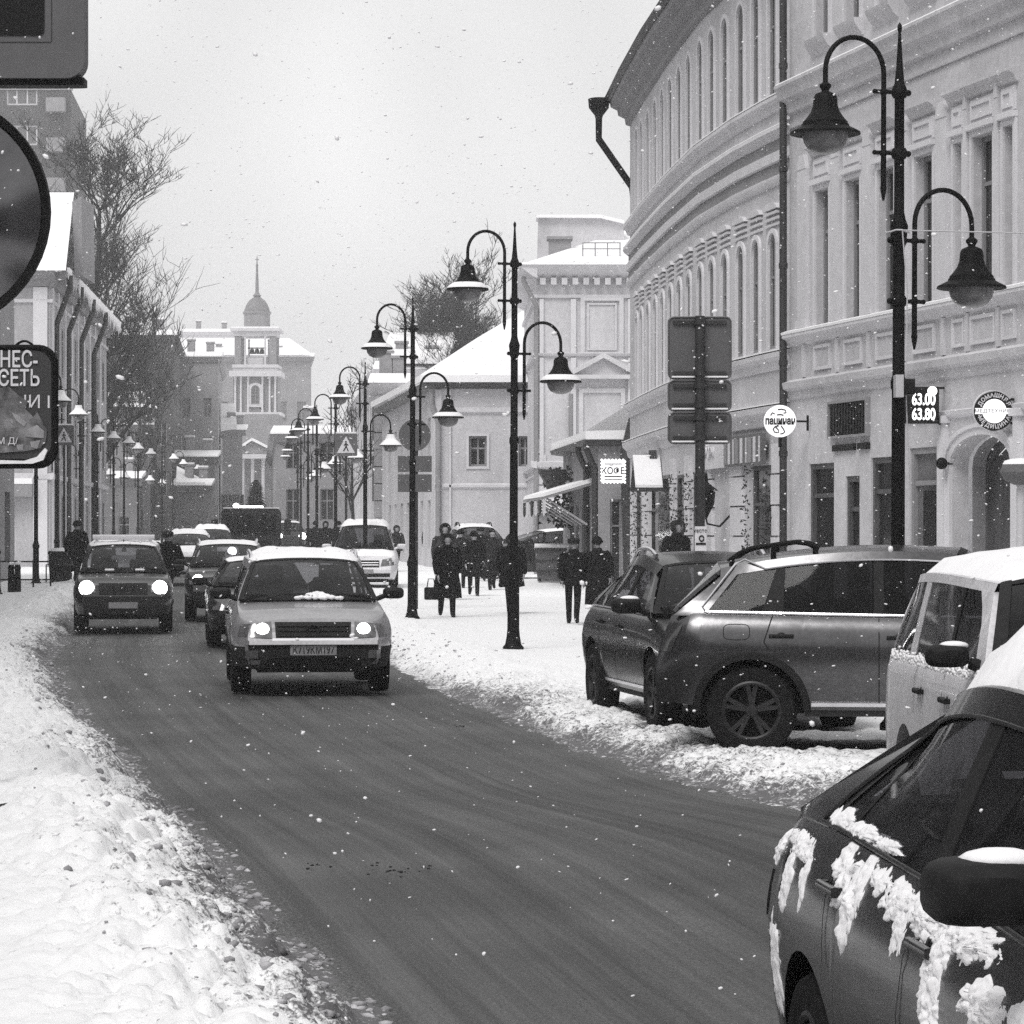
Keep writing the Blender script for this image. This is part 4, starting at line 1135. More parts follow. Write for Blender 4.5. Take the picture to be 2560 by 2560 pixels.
for k in range(9):
    m = MB(); z = 1.0 + k * 0.75
    F5[0].box(m, F5[0].L - (0.75 if k % 2 else 0.55), F5[0].L + 0.05, z, z + 0.7, 0, 0.06); m.build("corner_block", M['plaster_mid'], F5[2], 0, True)
F5b = far_box("wide_roof_house", "pale house with a long snowy roof rising behind the quoined house", 948, 1120, 924, 150, 'plaster_light', 'L', 20, (4, [(5.0, 6.8)], 0.9))
m = MB(); q = [Vector((PX(948, 149), 149.4, PZ(924, 149.4) + 0.3)), Vector((PX(1120, 149), 149.4, PZ(924, 149.4) + 0.3)), Vector((PX(1140, 158), 158, PZ(845, 158))), Vector((PX(975, 158), 158, PZ(845, 158)))]
m.hexa(q + [p + Vector((0, 0, 0.3)) for p in q]); m.build("roof", M['snow'], F5b[2], 0, True)

# ------------------------------------------------------------------ left side of the street
def house_left():
    c = Vector((-16.42, 106.7)); far = Vector((-18.25, 135.0))
    g0 = float(Gn(106)); ze = 11.1
    f = Facade([far, c]); e = Facade([c, (-25.0, 106.2)])
    # end wall faces the camera: street side on the left of the line runs from right to left
    r = building("corner_house", "light plaster corner house on the left with bent drainpipes and icicle-white eaves", (c.x, c.y, g0))
    wf = [(1.6 + 3.0 * k, 2.7 + 3.0 * k, z0, z1, 0) for k in range(9) for z0, z1 in ((1.3, 3.2), (4.6, 6.6), (7.6, 9.4))]
    we = [(1.7, 2.7, 4.7, 6.9, 0), (4.2, 5.2, 4.7, 6.9, 0), (1.2, 2.6, 0.9, 3.0, 0), (3.3, 4.9, 0.9, 3.0, 0)]
    w = MB(); f.wall(w, 0, f.L, g0 - 0.1, ze, wf, 0.25); e.wall(w, 0, e.L, g0 - 0.1, ze, we, 0.25)
    w.build("wall", M['plaster_grey'], r, 0, True)
    for o in wf: f.window(r, o, 0.04, 'frame', 'pane', (1, (0.65,)), 0.08)
    for o in we: e.window(r, o, 0.2, 'frame_light', 'pane_grey', (1, (0.65,)), 0.08)
    for nm, pr, mm in (("eaves_cornice", [(0, ze - 0.55), (0.15, ze - 0.5), (0.2, ze - 0.3), (0.55, ze - 0.15), (0.6, ze), (0, ze)], 'plaster_mid'),
                   ("string_course", [(0, 3.7), (0.12, 3.74), (0.14, 3.9), (0, 3.94)], 'trim'), ("upper_string", [(0, 10.0), (0.08, 10.02), (0.1, 10.12), (0, 10.14)], 'trim')):
        m = MB(); f.mould(m, 0, f.L + pr[2][0], pr); e.mould(m, -pr[2][0], e.L, pr); m.build(nm, M[mm], r, 30, True)
    for s in [f.L - 0.4] + [f.L - 2.6 - 3 * k for k in range(8)]:
        m = MB(); f.box(m, s - 0.25, s + 0.25, g0, ze - 0.55, 0, 0.09); m.build("pilaster", M['plaster_light'], r, 0, True)
    for s in (0.35,):
        m = MB(); e.box(m, s - 0.25, s + 0.25, g0, ze - 0.55, 0, 0.09); m.build("pilaster", M['plaster_light'], r, 0, True)
    for s in (f.L - 0.9, f.L - 6, f.L - 12, f.L - 19):
        m = MB(); m.tube([f.pt(s, ze - 0.05, 0.62), f.pt(s, ze - 0.5, 0.62), f.pt(s, ze - 1.8, 0.14), f.pt(s, g0, 0.14)], 0.11, 8); m.build("drainpipe", M['darkpipe'], r, 50, True)
    m = MB()                                                   # snow roof with a ridge
    a, b = f.pt(f.L + 0.7, ze, 0.6), f.pt(-0.5, ze, 0.6); rz = 14.2
    ra, rb = Vector((PX(185, 110), 110, rz + 0.1)), Vector((-23.5, 135, rz))
    rc = Vector((-26, 109, rz))
    ee = Vector((-25.5, 105.6, ze))
    m.poly([a, b, rb, ra]); m.poly([a, ra, rc, ee]); m.build("roof_snow", M['snow'], r, 0, True)
    m = MB()
    for k in range(60):                                       # icicles and snow rolls along the street eave
        s = f.L * k / 60; l = 0.15 + 0.5 * rnd.random(); q = f.pt(s, ze + 0.05, 0.6)
        m.lathe([(0.06, 0.15), (0.045, -0.05), (0.002, -l)], 5, q)
    m.build("icicles", M['snow'], r, 60, True, "stuff")
    m = MB(); q = Vector((PX(187, 108.5), 108.5, ze)); m.hexa([q, q + Vector((0.28, 0, 0)), q + Vector((0.28, 3.2, 0)), q + Vector((0, 3.2, 0)), q + Vector((-0.1, 0, 2.7)), q + Vector((0.24, 0, 2.9)), q + Vector((0.24, 3.2, 2.9)), q + Vector((-0.1, 3.2, 2.7))]); m.build("firewall", M['plaster_mid'], r, 0, True)
    # shop front strips at street level
    m = MB(); e.box(m, 0.6, 6.2, 3.1, 3.55, 0.05, 0.5); sf = m.build("shop_canopy", M['plaster_mid'], r, 0, True)
    m = MB(); e.box(m, 0.6, 6.2, 3.551, 3.75, 0.04, 0.52); m.build("canopy_snow", M['snow'], sf, 0, True)
    return f, e
LF, LEW = house_left()

far_box("snow_roofed_house", "small grey house with a bright snow roof beside the left pavement", 262, 376, 1062, 205, 'plaster_mid', None, 10, (2, [(2.0, 3.5)], 0.6))
_r = [o for o in COL.objects if o.name == "snow_roofed_house"][0]
m = MB(); q = [Vector((PX(260, 204.4), 204.4, PZ(1015, 204.4))), Vector((PX(377, 204.4), 204.4, PZ(1018, 204.4))), Vector((PX(377, 212), 212, PZ(985, 212))), Vector((PX(266, 212), 212, PZ(988, 212)))]
m.hexa(q + [p + Vector((0, 0, 0.2)) for p in q]); m.build("roof", M['snow'], _r, 0, True)
FB = far_box("flat_roofed_house", "dark brick house with a flat roof line behind the bare street trees", 262, 432, 838, 222, 'brick', 'R', 26, (3, [(4.5, 6.4), (8.2, 10.0), (11.6, 13.3)], 0.8))
FC = far_box("corner_brick_house", "grey house with a heavy cornice between the brick house and the church", 438, 545, 892, 245, 'plaster_mid', 'R', 30, (2, [(4.0, 5.8), (7.8, 9.6), (11.2, 12.8)], 0.7), True, 'pane_grey')
FD = far_box("lower_brick_wing", "lower dark wing with a plain cornice in front of the grey corner house", 436, 536, 1142, 226, 'plaster_dark', 'R', 16, (2, [(2.4, 4.0)], 0.7))
FE = far_box("shed_roof_house", "small house under a steep white snow slope among the far left lamps", 440, 520, 1214, 212, 'plaster_dark', None, 6, (2, [(1.6, 2.7)], 0.5))
m = MB(); q = [Vector((PX(440, 211.4), 211.4, PZ(1213, 211.4))), Vector((PX(512, 211.4), 211.4, PZ(1213, 211.4))), Vector((PX(510, 216), 216, PZ(1206, 216))), Vector((PX(442, 216), 216, PZ(1172, 216)))]
m.hexa(q + [p + Vector((0, 0, 0.2)) for p in q]); m.build("roof", M['snow'], FE[2], 0, True)
FF = far_box("shop_row", "dark row of small shops with snow on top along the left pavement", 205, 345, 1196, 200, 'plaster_dark', 'R', 24, (2, [(1.4, 2.9)], 0.8))
FG = far_box("distant_white_house", "pale house with a big white snow roof against the church base", 556, 606, 1075, 252, 'plaster_mid', None, 10, (3, [(3, 5)], 0.8))
m = MB(); q = [Vector((PX(552, 251.4), 251.4, PZ(1078, 251.4))), Vector((PX(592, 251.4), 251.4, PZ(1072, 251.4))), Vector((PX(586, 259), 259, PZ(1020, 259))), Vector((PX(552, 259), 259, PZ(1020, 259)))]
m.hexa(q + [p + Vector((0, 0, 0.4)) for p in q]); m.build("roof", M['snow'], FG[2], 0, True)
FH = far_box("long_house_behind_church", "long grey house with a snow roof stretching behind the church tower", 440, 778, 892, 330, 'plaster_mid', 'R', 20, (7, [(8, 10.2), (14, 16.2)], 1.0), True, 'pane_grey')
m = MB(); q = [Vector((PX(438, 329), 329, PZ(888, 329))), Vector((PX(775, 329), 329, PZ(888, 329))), Vector((PX(720, 336), 338, PZ(852, 338))), Vector((PX(438, 336), 338, PZ(852, 338)))]
m.hexa(q + [p + Vector((0, 0, 0.3)) for p in q]); m.build("roof", M['snow'], FH[2], 0, True)
FI = far_box("faint_far_house", "faint pale house rising above the roofs left of the church", 448, 592, 830, 380, 'plaster_light', None, 12, (6, [(18, 21)], 1.4))
FJ = far_box("far_right_row", "grey row of far houses behind the right-hand lamp posts", 690, 945, 1085, 170, 'plaster_mid', 'L', 60, (3, [(2.5, 4.3), (5.4, 6.9)], 0.8))

def apartment_block():
    Y = 240.0; x1 = PX(178, Y); x0 = x1 - 16; g0 = 1.2; zt = 37.2
    f = Facade([(x1, Y), (x0, Y)]); sd = Facade([(x1 - 1.35, Y + 18), (x1, Y)])
    r = building("apartment_block", "tall brick apartment block rising behind the left-hand houses", ((x0 + x1) / 2, Y, g0))
    ops = []
    for k in range(11):
        z = 4.0 + 3.2 * k
        for s0, s1 in ((2.7, 5.2), (6.6, 9.0), (10.5, 13)): ops.append((s0, s1, z, z + 1.6, 0))
    w = MB(); f.wall(w, 0, f.L, g0, zt, ops, 0.3); sd.wall(w, 0, sd.L, g0, zt); w.poly([f.pt(0, zt), f.pt(f.L, zt), f.pt(f.L, zt) + Vector((-1.5, 18, 0)), f.pt(0, zt) + Vector((-1.5, 18, 0))])
    w.build("wall", M['brick'], r, 0, True)
    for o in ops: f.window(r, o, 0.2, 'frame_light', 'pane_grey', (2, ()), 0.14)
    for k in range(11):
        m = MB(); z = 3.4 + 3.2 * k; f.box(m, 0.4, 1.9, z, z + 1.1, 0.0, 0.9); m.build("balcony", M['plaster_mid'], r, 0, True)
    m = MB(); f.box(m, -0.1, f.L, zt, zt + 0.5, -0.3, 0.1); m.build("parapet", M['plaster_mid'], r, 0, True)
apartment_block()

# ------------------------------------------------------------------ the houses round the photographer, outside the frame: they close the street and show in the mirror and the car paint
def beside(name, label, pts, zt, wm, n):
    f = Facade(pts); r = building(name, label, f.pt(0, 0))
    ops = [(f.L * (k + 0.3) / n, f.L * (k + 0.7) / n, z, z + 2.0, 0) for k in range(n) for z in (1.0, 5.0, 8.6)]
    w = MB(); f.wall(w, 0, f.L, 0, zt, ops, 0.25)
    a, b = f.pt(0, 0), f.pt(f.L, 0); a2, b2 = f.pt(0, 0, -9), f.pt(f.L, 0, -9); up = Vector((0, 0, zt))
    for q in ((a, a2, a2 + up, a + up), (b, b2, b2 + up, b + up), (a2, b2, b2 + up, a2 + up), (a + up, b + up, b2 + up, a2 + up)): w.poly(q)
    w.build("wall", M[wm], r, 0, True)
    p = MB(); f.box(p, 0.05, f.L - 0.05, 0.5, zt - 0.5, -0.35, -0.24); p.build("window_glass", M['pane'], r, 0, True)
    m = MB(); f.mould(m, 0, f.L, [(0, zt - 0.5), (0.3, zt - 0.1), (0.35, zt), (0, zt)]); m.build("cornice", M[wm], r, 30, True)
beside("left_row_house", "dark plaster house along the left pavement just outside the picture", [(-14.6, 88), (-10.2, 24)], 11.5, 'plaster_mid', 16)
beside("left_corner_house", "grey house on the left beside the photographer", [(-9.8, 21), (-8.6, -50)], 12.5, 'plaster_mid', 18)
beside("right_row_house", "grey house on the right beside the photographer", [(14.5, -50), (10.1, 25.5)], 12.5, 'plaster_mid', 18)
beside("closing_house", "dark house across the bend of the street behind the photographer", [(-9, -55), (16, -52)], 14.0, 'plaster_dark', 8)

# ------------------------------------------------------------------ the church with its bell tower
def church():
    Y = 290.0; g0 = float(Gn(Y)); Z = lambda py: PZ(py, Y); k = Y / F; cx = PX(636, Y)
    r = building("church", "church with a tall bell tower, dome and thin spire closing the street", (cx, Y, g0))
    W = lambda pxs: pxs * k / 2
    m = MB()
    def bx(hw, py0, py1, d=None): d = d or hw; m.box(cx - hw, cx + hw, Y + 3 - d, Y + 3 + d, Z(py0), Z(py1))
    bx(W(150), 1340, 1135, 3.4); bx(W(120), 1135, 1035, 2.6)
    b = m.build("lower_tower", M['plaster_mid'], r, 0, True)
    m = MB(); m.box(cx - W(190), cx + W(210), Y + 4, Y + 30, g0, Z(1140)); m.build("nave", M['plaster_mid'], r, 0, True)
    m = MB(); m.prism([(cx - W(190), Z(1140)), (cx + W(210), Z(1140)), (cx + W(60), Z(1085)), (cx - W(60), Z(1085))], lambda q: (q[0], Y + 4, q[1]), lambda q: (q[0], Y + 30, q[1])); m.build("nave_roof", M['snow'], r, 0, True)
    def ring(nm, pxw, py0, py1, mm='trim', dd=0.0):
        q = MB(); hw = W(pxw); q.box(cx - hw, cx + hw, Y + 3 - hw - dd, Y + 3 + hw, Z(py0), Z(py1)); return q.build(nm, M[mm], r, 0, True)
    # storey with columns and an arched niche
    q = MB(); q.box(cx - W(112), cx + W(112), Y + 1.2, Y + 5, Z(1030), Z(934)); q.build("column_storey", M['plaster_mid'], r, 0, True)
    for px in (-50, -36, -18, 18, 36, 50):
        q = MB(); q.lathe([(W(7), Z(1030)), (W(7), Z(1026)), (W(5), Z(1024)), (W(4.6), Z(950)), (W(7), Z(944)), (W(7), Z(940))], 10, (cx + px * k, Y + 0.95, 0)); q.build("column", M['stone'], r, 40, True)
    fa = Facade([(cx + 3, Y + 1.2), (cx - 3, Y + 1.2)]); o = (3 - W(22), 3 + W(22), Z(1010), Z(962), W(22))
    q = MB(); fa.frame_ring(q, o, 0.25, 0, 0.2); q.build("niche_surround", M['stone'], r, 0, True)
    fa.window(r, o, -0.06, 'frame', 'pane_grey', (1, (0.5,)), 0.1, "arched_window")
    ring("column_entablature", 130, 940, 926); ring("column_base", 132, 1038, 1030)
    ring("attic", 112, 926, 918, 'plaster'); ring("belfry_base", 116, 918, 910)
    # belfry: four corner piers with the sky showing through
    for sx in (-1, 1):
        for sy in (-1, 1):
            q = MB(); hx = W(104); q.box(cx + sx * hx - (W(32) if sx > 0 else 0), cx + sx * hx + (0 if sx > 0 else W(32)), Y + 3 + sy * hx - (W(32) if sy > 0 else 0), Y + 3 + sy * hx + (0 if sy > 0 else W(32)), Z(910), Z(838)); q.build("belfry_pier", M['plaster_mid'], r, 0, True)
            q = MB(); q.lathe([(W(6), Z(910)), (W(5), Z(905)), (W(4.5), Z(846)), (W(6.5), Z(840))], 8, (cx + sx * W(50), Y + 3 + sy * (hx + 0.1), 0)); q.build("belfry_column", M['stone'], r, 40, True)
    q = MB(); q.box(cx - W(40), cx + W(40), Y + 3 - W(100), Y + 3 + W(100), Z(910), Z(892)); q.build("belfry_parapet", M['plaster'], r, 0, True)
    q = MB()
    for t in (-0.3, 0, 0.3): q.lathe([(0.02, 0.5), (0.18, 0.45), (0.24, 0.1), (0.34, 0.0)], 10, (cx + t * 1.6, Y + 3, Z(880)))
    q.box(cx - 0.9, cx + 0.9, Y + 2.95, Y + 3.05, Z(867), Z(864)); q.build("bells", M['black'], r, 40, True)
    ring("belfry_cornice", 108, 838, 826); q = ring("upper_cornice", 124, 826, 819); q = ring("cornice_snow", 120, 819, 815, 'snow')
    q = MB(); q.lathe([(W(68), Z(815)), (W(66), Z(808)), (W(66), Z(782)), (W(72), Z(779)), (W(72), Z(774))], 20, (cx, Y + 3, 0)); q.build("drum", M['plaster_mid'], r, 40, True)
    q = MB(); q.lathe([(W(66), Z(774)), (W(62), Z(766)), (W(54), Z(756)), (W(40), Z(745)), (W(20), Z(738)), (W(14), Z(736))], 20, (cx, Y + 3, 0)); q.build("dome", M['trim_dark'], r, 30, True)
    q = MB(); q.lathe([(W(14), Z(737)), (W(22), Z(733)), (W(14), Z(729)), (W(9), Z(724)), (W(8), Z(700)), (W(5), Z(660)), (W(7), Z(657)), (W(3), Z(652)), (W(2.2), Z(633))], 10, (cx, Y + 3, 0)); q.box(cx - W(10), cx + W(10), Y + 2.95, Y + 3.05, Z(643), Z(641)); q.build("spire", M['trim_dark'], r, 40, True)
    # pedimented porch toward the street
    q = MB(); q.prism([(cx - W(95), Z(1136)), (cx + W(120), Z(1136)), (cx - W(0), Z(1106))], lambda p: (p[0], Y - 2.5, p[1]), lambda p: (p[0], Y + 2, p[1])); q.build("porch_pediment", M['plaster_mid'], r, 0, True)
    q = MB(); q.prism([(cx - W(100), Z(1135)), (cx - W(0), Z(1104)), (cx + W(126), Z(1135)), (cx + W(130), Z(1131)), (cx - W(0), Z(1097)), (cx - W(104), Z(1131))], lambda p: (p[0], Y - 2.9, p[1]), lambda p: (p[0], Y + 2, p[1])); q.build("porch_snow", M['snow'], r, 0, True)
    q = MB(); q.box(cx - W(100), cx + W(124), Y - 2.8, Y + 2, Z(1148), Z(1137)); q.build("porch_entablature", M['trim'], r, 0, True)
    for px in (-44, -24, 0, 26, 52): 
        q = MB(); q.lathe([(W(9), g0), (W(8), Z(1152)), (W(11), Z(1148))], 8, (cx + px * k, Y - 2, 0)); q.build("porch_column", M['trim'], r, 40, True)
church()

# ------------------------------------------------------------------ vehicles
def wheel_meshes(r, w):
    t = MB()
    h = w / 2
    t.lathe([(r * 0.62, -h * 0.9), (r * 0.78, -h), (r * 0.93, -h * 0.96), (r * 0.985, -h * 0.7), (r, -h * 0.35), (r * 0.985, -h * 0.3), (r, -h * 0.2), (r, h * 0.2), (r * 0.985, h * 0.3), (r, h * 0.35), (r * 0.985, h * 0.7), (r * 0.93, h * 0.96), (r * 0.78, h), (r * 0.62, h * 0.9)], 36, ax='y', caps=False)
    t.lathe([(0.001, -h * 0.3), (r * 0.63, -h * 0.3)], 24, ax='y', caps=False)
    t.lathe([(0.001, h * 0.3), (r * 0.63, h * 0.3)], 24, ax='y', caps=False)
    rm = MB()
    for s in (-1, 1):
        d = s * h
        rm.lathe([(r * 0.64, d * 0.5), (r * 0.66, d * 0.93), (r * 0.62, d * 0.98), (r * 0.58, d * 0.9), (r * 0.57, d * 0.5)], 32, ax='y', caps=False)
        rm.lathe([(r * 0.02, d * 0.86), (r * 0.12, d * 0.84), (r * 0.16, d * 0.7), (r * 0.17, d * 0.4)], 16, ax='y', caps=False)
        for k in range(5):
            a = 2 * math.pi * k / 5 + 0.3
            for da in (-0.13, 0.13):
                pts = []
                for rr, ww, yy in ((0.12, 0.055, 0.78), (0.6, 0.045, 0.84)):
                    for sg in (-1, 1):
                        ca, sa = math.cos(a + da * (rr / 0.6) * 1.2), math.sin(a + da * (rr / 0.6) * 1.2)
                        for yd in (yy, 0.45):
                            pts.append((r * (rr * ca - sg * ww * sa), d * yd, r * (rr * sa + sg * ww * ca)))
                rm.hexa([pts[1], pts[3], pts[7], pts[5], pts[0], pts[2], pts[6], pts[4]])
        rm.lathe([(r * 0.05, d * 0.87), (r * 0.001, d * 0.88)], 10, ax='y', caps=False)
    return t, rm

class Car:
    def __init__(c, name, label, S, loc, head, group=None):
        c.S = S; L, W, H = S['L'], S['W'], S['H']; c.L, c.W, c.H = L, W, H
        c.rt = thing(name, label, S.get('cat', 'car'), loc, math.atan2(head[1], head[0]), group)
        c.zs, c.r = S.get('zs', 0.3), S.get('r', 0.36)
        c.ra = c.r * 1.16
        c.e, c.k = S.get('e', 0.6), S.get('k', 0.2)
        c.low()
        c.cabin()
        c.wheels()
    def w(c, x):
        q = min(1, max(0, (abs(x) - (c.L / 2 - c.e)) / c.e)); return c.W / 2 * (1 - c.k * q ** 3)
    def belt(c, x): return interp(x, c.S['belt'])
    GP = [(0, 0.90), (0.12, 0.94), (0.3, 0.972), (0.48, 0.992), (0.6, 1.0), (0.72, 0.994), (0.85, 0.97), (0.95, 0.93), (1, 0.9)]
    def side(c, x, z):
        zt = c.belt(x); h = (z - c.zs) / max(0.05, zt - c.zs); return c.w(x) * interp(h, c.S.get('GP', c.GP))
    def lean(c, x, z):
        d = 0.0
        wf = sstep(c.L / 2 - c.e * 1.1, c.L / 2, x)
        if wf: d -= wf * interp(z, c.S['nose'])
        wr = sstep(c.L / 2 - c.e * 1.1, c.L / 2, -x)
        if wr: d += wr * interp(z, c.S['tail'])
        return d
    def end(c, y, z, sgn=1):
        """x of the front (sgn 1) or rear (-1) surface at y, z"""
        zt = c.belt(sgn * (c.L / 2 - 0.1)); g = interp((z - c.zs) / max(0.05, zt - c.zs), c.S.get('GP', c.GP))
        a = 1 - min(1.0, abs(y) / (c.W / 2 * g)); x = c.L / 2
        if a < c.k: x = c.L / 2 - c.e + c.e * (a / c.k) ** (1 / 3.0)
        return sgn * x + c.lean(sgn * x, z)
    def low(c):
        S = c.S; L = c.L; xs = set(round(-L / 2 + L * i / 46, 4) for i in range(47))
        for i in range(1, 7): xs |= {round(L / 2 - c.e * (i / 7) ** 2 * 0.6, 4), round(-L / 2 + c.e * (i / 7) ** 2 * 0.6, 4)}
        for p in S['belt']: xs.add(round(p[0], 4))
        ax = (S['xf'], S['xr'])
        for a in ax:
            xs = {x for x in xs if not (abs(x - a) < c.ra + 0.02)}
            for i in range(17): xs.add(round(a + c.ra * math.cos(math.pi * i / 16), 4))
            xs |= {round(a - c.ra - 0.004, 4), round(a + c.ra + 0.004, 4)}
        xs = sorted(x for x in xs if abs(x) <= L / 2 + 1e-6)
        HS = [0, 0.12, 0.3, 0.48, 0.62, 0.75, 0.86, 0.93, 0.97, 1.0]
        rows = []
        for x in xs:
            zl = c.zs + 0.06 * sstep(L / 2 - 0.7, L / 2, abs(x))
            for a in ax:
                if abs(x - a) <= c.ra + 0.001: zl = max(zl, c.r + math.sqrt(max(0, c.ra ** 2 - (x - a) ** 2)))
            zt = c.belt(x); half = []
            half.append((max(0.0, c.side(x, zl) - 0.16), zl + 0.0))
            for h in HS:
                z = zl + (zt - zl) * h; half.append((c.side(x, z), z))
            cr = 0.035; wt = half[-1][0]
            for t in (0.9, 0.7, 0.4): half.append((wt * t, zt + cr * (1 - t * t)))
            full = [(-y, z) for y, z in half] + [(0, zt + cr)] + [(y, z) for y, z in half[::-1]]
            rows.append([(x + c.lean(x, z), y, z) for y, z in full])
        b = MB(); b.grid(rows)
        n = len(rows[0])
        for e_, fl in ((rows[0], False), (rows[-1], True)):
            hh = n // 2
            for i in range(hh):
                q = [e_[i], e_[i + 1], e_[n - 2 - i], e_[n - 1 - i]]
                b.poly(q if fl else q[::-1])
        c.body = b.build("body", S['paint'], c.rt, 32)
        u = MB(); wb = c.W / 2 - 0.3
        u.box(-L / 2 + 0.25, L / 2 - 0.25, -wb, wb, c.zs - 0.04, c.zs + 0.35)
        u.box(S['xr'] + c.ra, S['xf'] - c.ra, -c.W / 2 + 0.1, c.W / 2 - 0.1, c.zs - 0.05, c.zs + 0.05)
        u.build("underbody", M['sooty'], c.rt, 0)
        if S.get('clad'):
            for sg in (-1, 1):
                for a in ax:
                    q = MB(); rows = []
                    for i in range(17):
                        t = math.pi * i / 16; o = []
                        for rr, off in ((c.ra * 0.985, 0.0), (c.ra * 0.985, 0.022), (c.ra * 1.1, 0.018), (c.ra * 1.14, -0.01)):
                            x, z = a + rr * math.cos(t), c.r + rr * math.sin(t); o.append((x, sg * (c.side(x, max(z, c.zs)) + off), z))
                        rows.append(o)
                    q.grid(rows); q.build("wheel_arch_trim", M[S['clad']], c.rt, 50)
    # cabin -----------------------------------------------------------
    def wr(c, x): return c.S['wr'] * (1 - 0.10 * abs((x - (c.S['xt0'] + c.S['xt1']) / 2) / ((c.S['xt1'] - c.S['xt0']) / 2)) ** 3)
    def rz(c, x):
        xm = c.S.get('xpk', (c.S['xt0'] + c.S['xt1']) / 2); h = (c.S['xt1'] - c.S['xt0']) / 2
        return c.H - c.S.get('crown', 0.06) * ((x - xm) / h) ** 2 - 0.05
    def gs(c, x, z):
        zb = c.belt(x); xx = min(max(x, c.S['xt0']), c.S['xt1']); zr = c.rz(xx)
        h = min(1.0, max(0, (z - zb) / max(0.05, zr - zb))); a, b = c.w(x) * c.S.get('bt', 0.9), c.wr(xx)
        return a + (b - a) * h ** 1.15
    def quadside(c, mb, sg, q, nu=4, nv=4, e=0.0, back=-0.03):
        (ax, az), (bx, bz), (cx_, cz), (dx, dz) = q
        def fn(u, v, off):
            x = (ax * (1 - u) + bx * u) * (1 - v) + (dx * (1 - u) + cx_ * u) * v
            z = (az * (1 - u) + bz * u) * (1 - v) + (dz * (1 - u) + cz * u) * v
            return (x, sg * (c.gs(x, z) + off), z)
        mb.patch(fn, nu, nv, e, back)
    def cabin(c):
        S = c.S; xb0, xt0, xt1, xb1 = S['xb0'], S['xt0'], S['xt1'], S['xb1']; wins = S['wins']
        rail = S.get('rail', 0.09); lip = 0.015
        zb = lambda x: c.belt(x) + lip
        zt = lambda x: c.rz(min(max(x, xt0), xt1)) - rail
        fr = MB()
        # edges of the side: rear line (xb0 -> xt0), windows, front line (xt1 <- xb1)
        segs = []; prev = (xb0, xt0)
        for b0, b1, t0, t1 in wins:
            segs.append((prev[0], b0, prev[1], t0)); prev = (b1, t1)
        segs.append((prev[0], xb1, prev[1], xt1 + 0.0))
        for sg in (-1, 1):
            for i, (b0, b1, t0, t1) in enumerate(segs):
                inner = 0 < i < len(segs) - 1
                pm = MB() if inner else fr
                c.quadside(pm, sg, ((b0, zb(b0) - 0.03), (b1, zb(b1) - 0.03), (t1, zt(t1) + 0.004), (t0, zt(t0) + 0.004)), 3, 5, -0.002 if inner else 0.0)
                if inner: pm.build("door_pillar", S['paint'] if i in S.get('pil', ()) else M['plastic'], c.rt, 40)
            n = 10
            xs = [xt0 + (xt1 - xt0) * i / n for i in range(n + 1)]
            fr.grid([[(x, sg * c.gs(x, zt(x)), zt(x)) for x in xs], [(x, sg * (c.gs(x, c.rz(x) - 0.03)), c.rz(x) - 0.03) for x in xs], [(x, sg * c.wr(x), c.rz(x)) for x in xs]])
            fr.grid([[(x, sg * (c.gs(x, zt(x)) - 0.03), zt(x)) for x in xs], [(x, sg * c.gs(x, zt(x)), zt(x)) for x in xs]])
        rows = []
        for i in range(15):
            v = i / 14; row = []
            for j in range(15):
                y = -1 + 2 * j / 14; bl = 0.05 * (1 - y * y); x = xt0 - bl + (xt1 - xt0 + 2 * bl) * v; xx = min(max(x, xt0), xt1)
                row.append((x, y * c.wr(xx), c.rz(xx) + 0.05 * (1 - y * y) ** 0.6))
            rows.append(row)
        fr.grid(rows)
        c.frame = fr.build("cabin_frame", S.get('roofpaint', S['paint']), c.rt, 40)
        gm = M[S.get('glass', 'glass')]
        for (b0, b1, t0, t1) in wins:
            for sg in (-1, 1):
                g = MB(); i_ = 0.008
                c.quadside(g, sg, ((b0 - i_, zb(b0) - 0.01), (b1 + i_, zb(b1) - 0.01), (t1 + i_, zt(t1) + 0.01), (t0 - i_, zt(t0) + 0.01)), 6, 5, -0.006, -0.012)
                g.build("side_window", gm, c.rt, 60)
        def screen(xb, xt, sgn, bulge, bw_=0.03):
            def fn(u, v, off):
                y = -1 + 2 * u; s = 1 - y * y
                a = Vector((xb + sgn * bulge * s, y * c.w(xb) * (c.S.get('bt', 0.9) - 0.015), c.belt(xb) + 0.03)); xx = xt
                b = Vector((xt + sgn * 0.05 * s, y * c.wr(xt) * 0.99, c.rz(xt) + 0.05 * s ** 0.6 - 0.005))
                p = a.lerp(b, v); bow = bw_ * math.sin(math.pi * v)
                return p + Vector((sgn * (bow + off), 0, bow + off))
            return fn
        g = MB(); fn = screen(xb1, xt1, 1, 0.16); g.patch(fn, 10, 6, 0.004, -0.008); c.ws = g.build("windscreen", gm, c.rt, 60)
        c.wsf = fn
        k = MB()                                              # black border of the windscreen
        for u0, u1, v0, v1 in ((0, 1, 0.0, 0.055), (0, 1, 0.95, 1.0), (0, 0.035, 0, 1), (0.965, 1, 0, 1)):
            k.patch(lambda u, v, off: fn(u0 + (u1 - u0) * u, v0 + (v1 - v0) * v, off), 10, 4, 0.008, 0.0)
        for uu, ln in ((0.2, 0.55), (0.62, 0.42)):
            k.tube([fn(uu, 0.02, 0.02), fn(uu + 0.12, 0.08, 0.03), fn(uu + ln * 0.6, 0.05, 0.025)], 0.009, 5)
        k.build("windscreen_border", M['plastic'], c.ws, 40)
        fn2 = screen(xb0, xt0, -1, S.get('rbulge', 0.04), 0.004); q = MB()
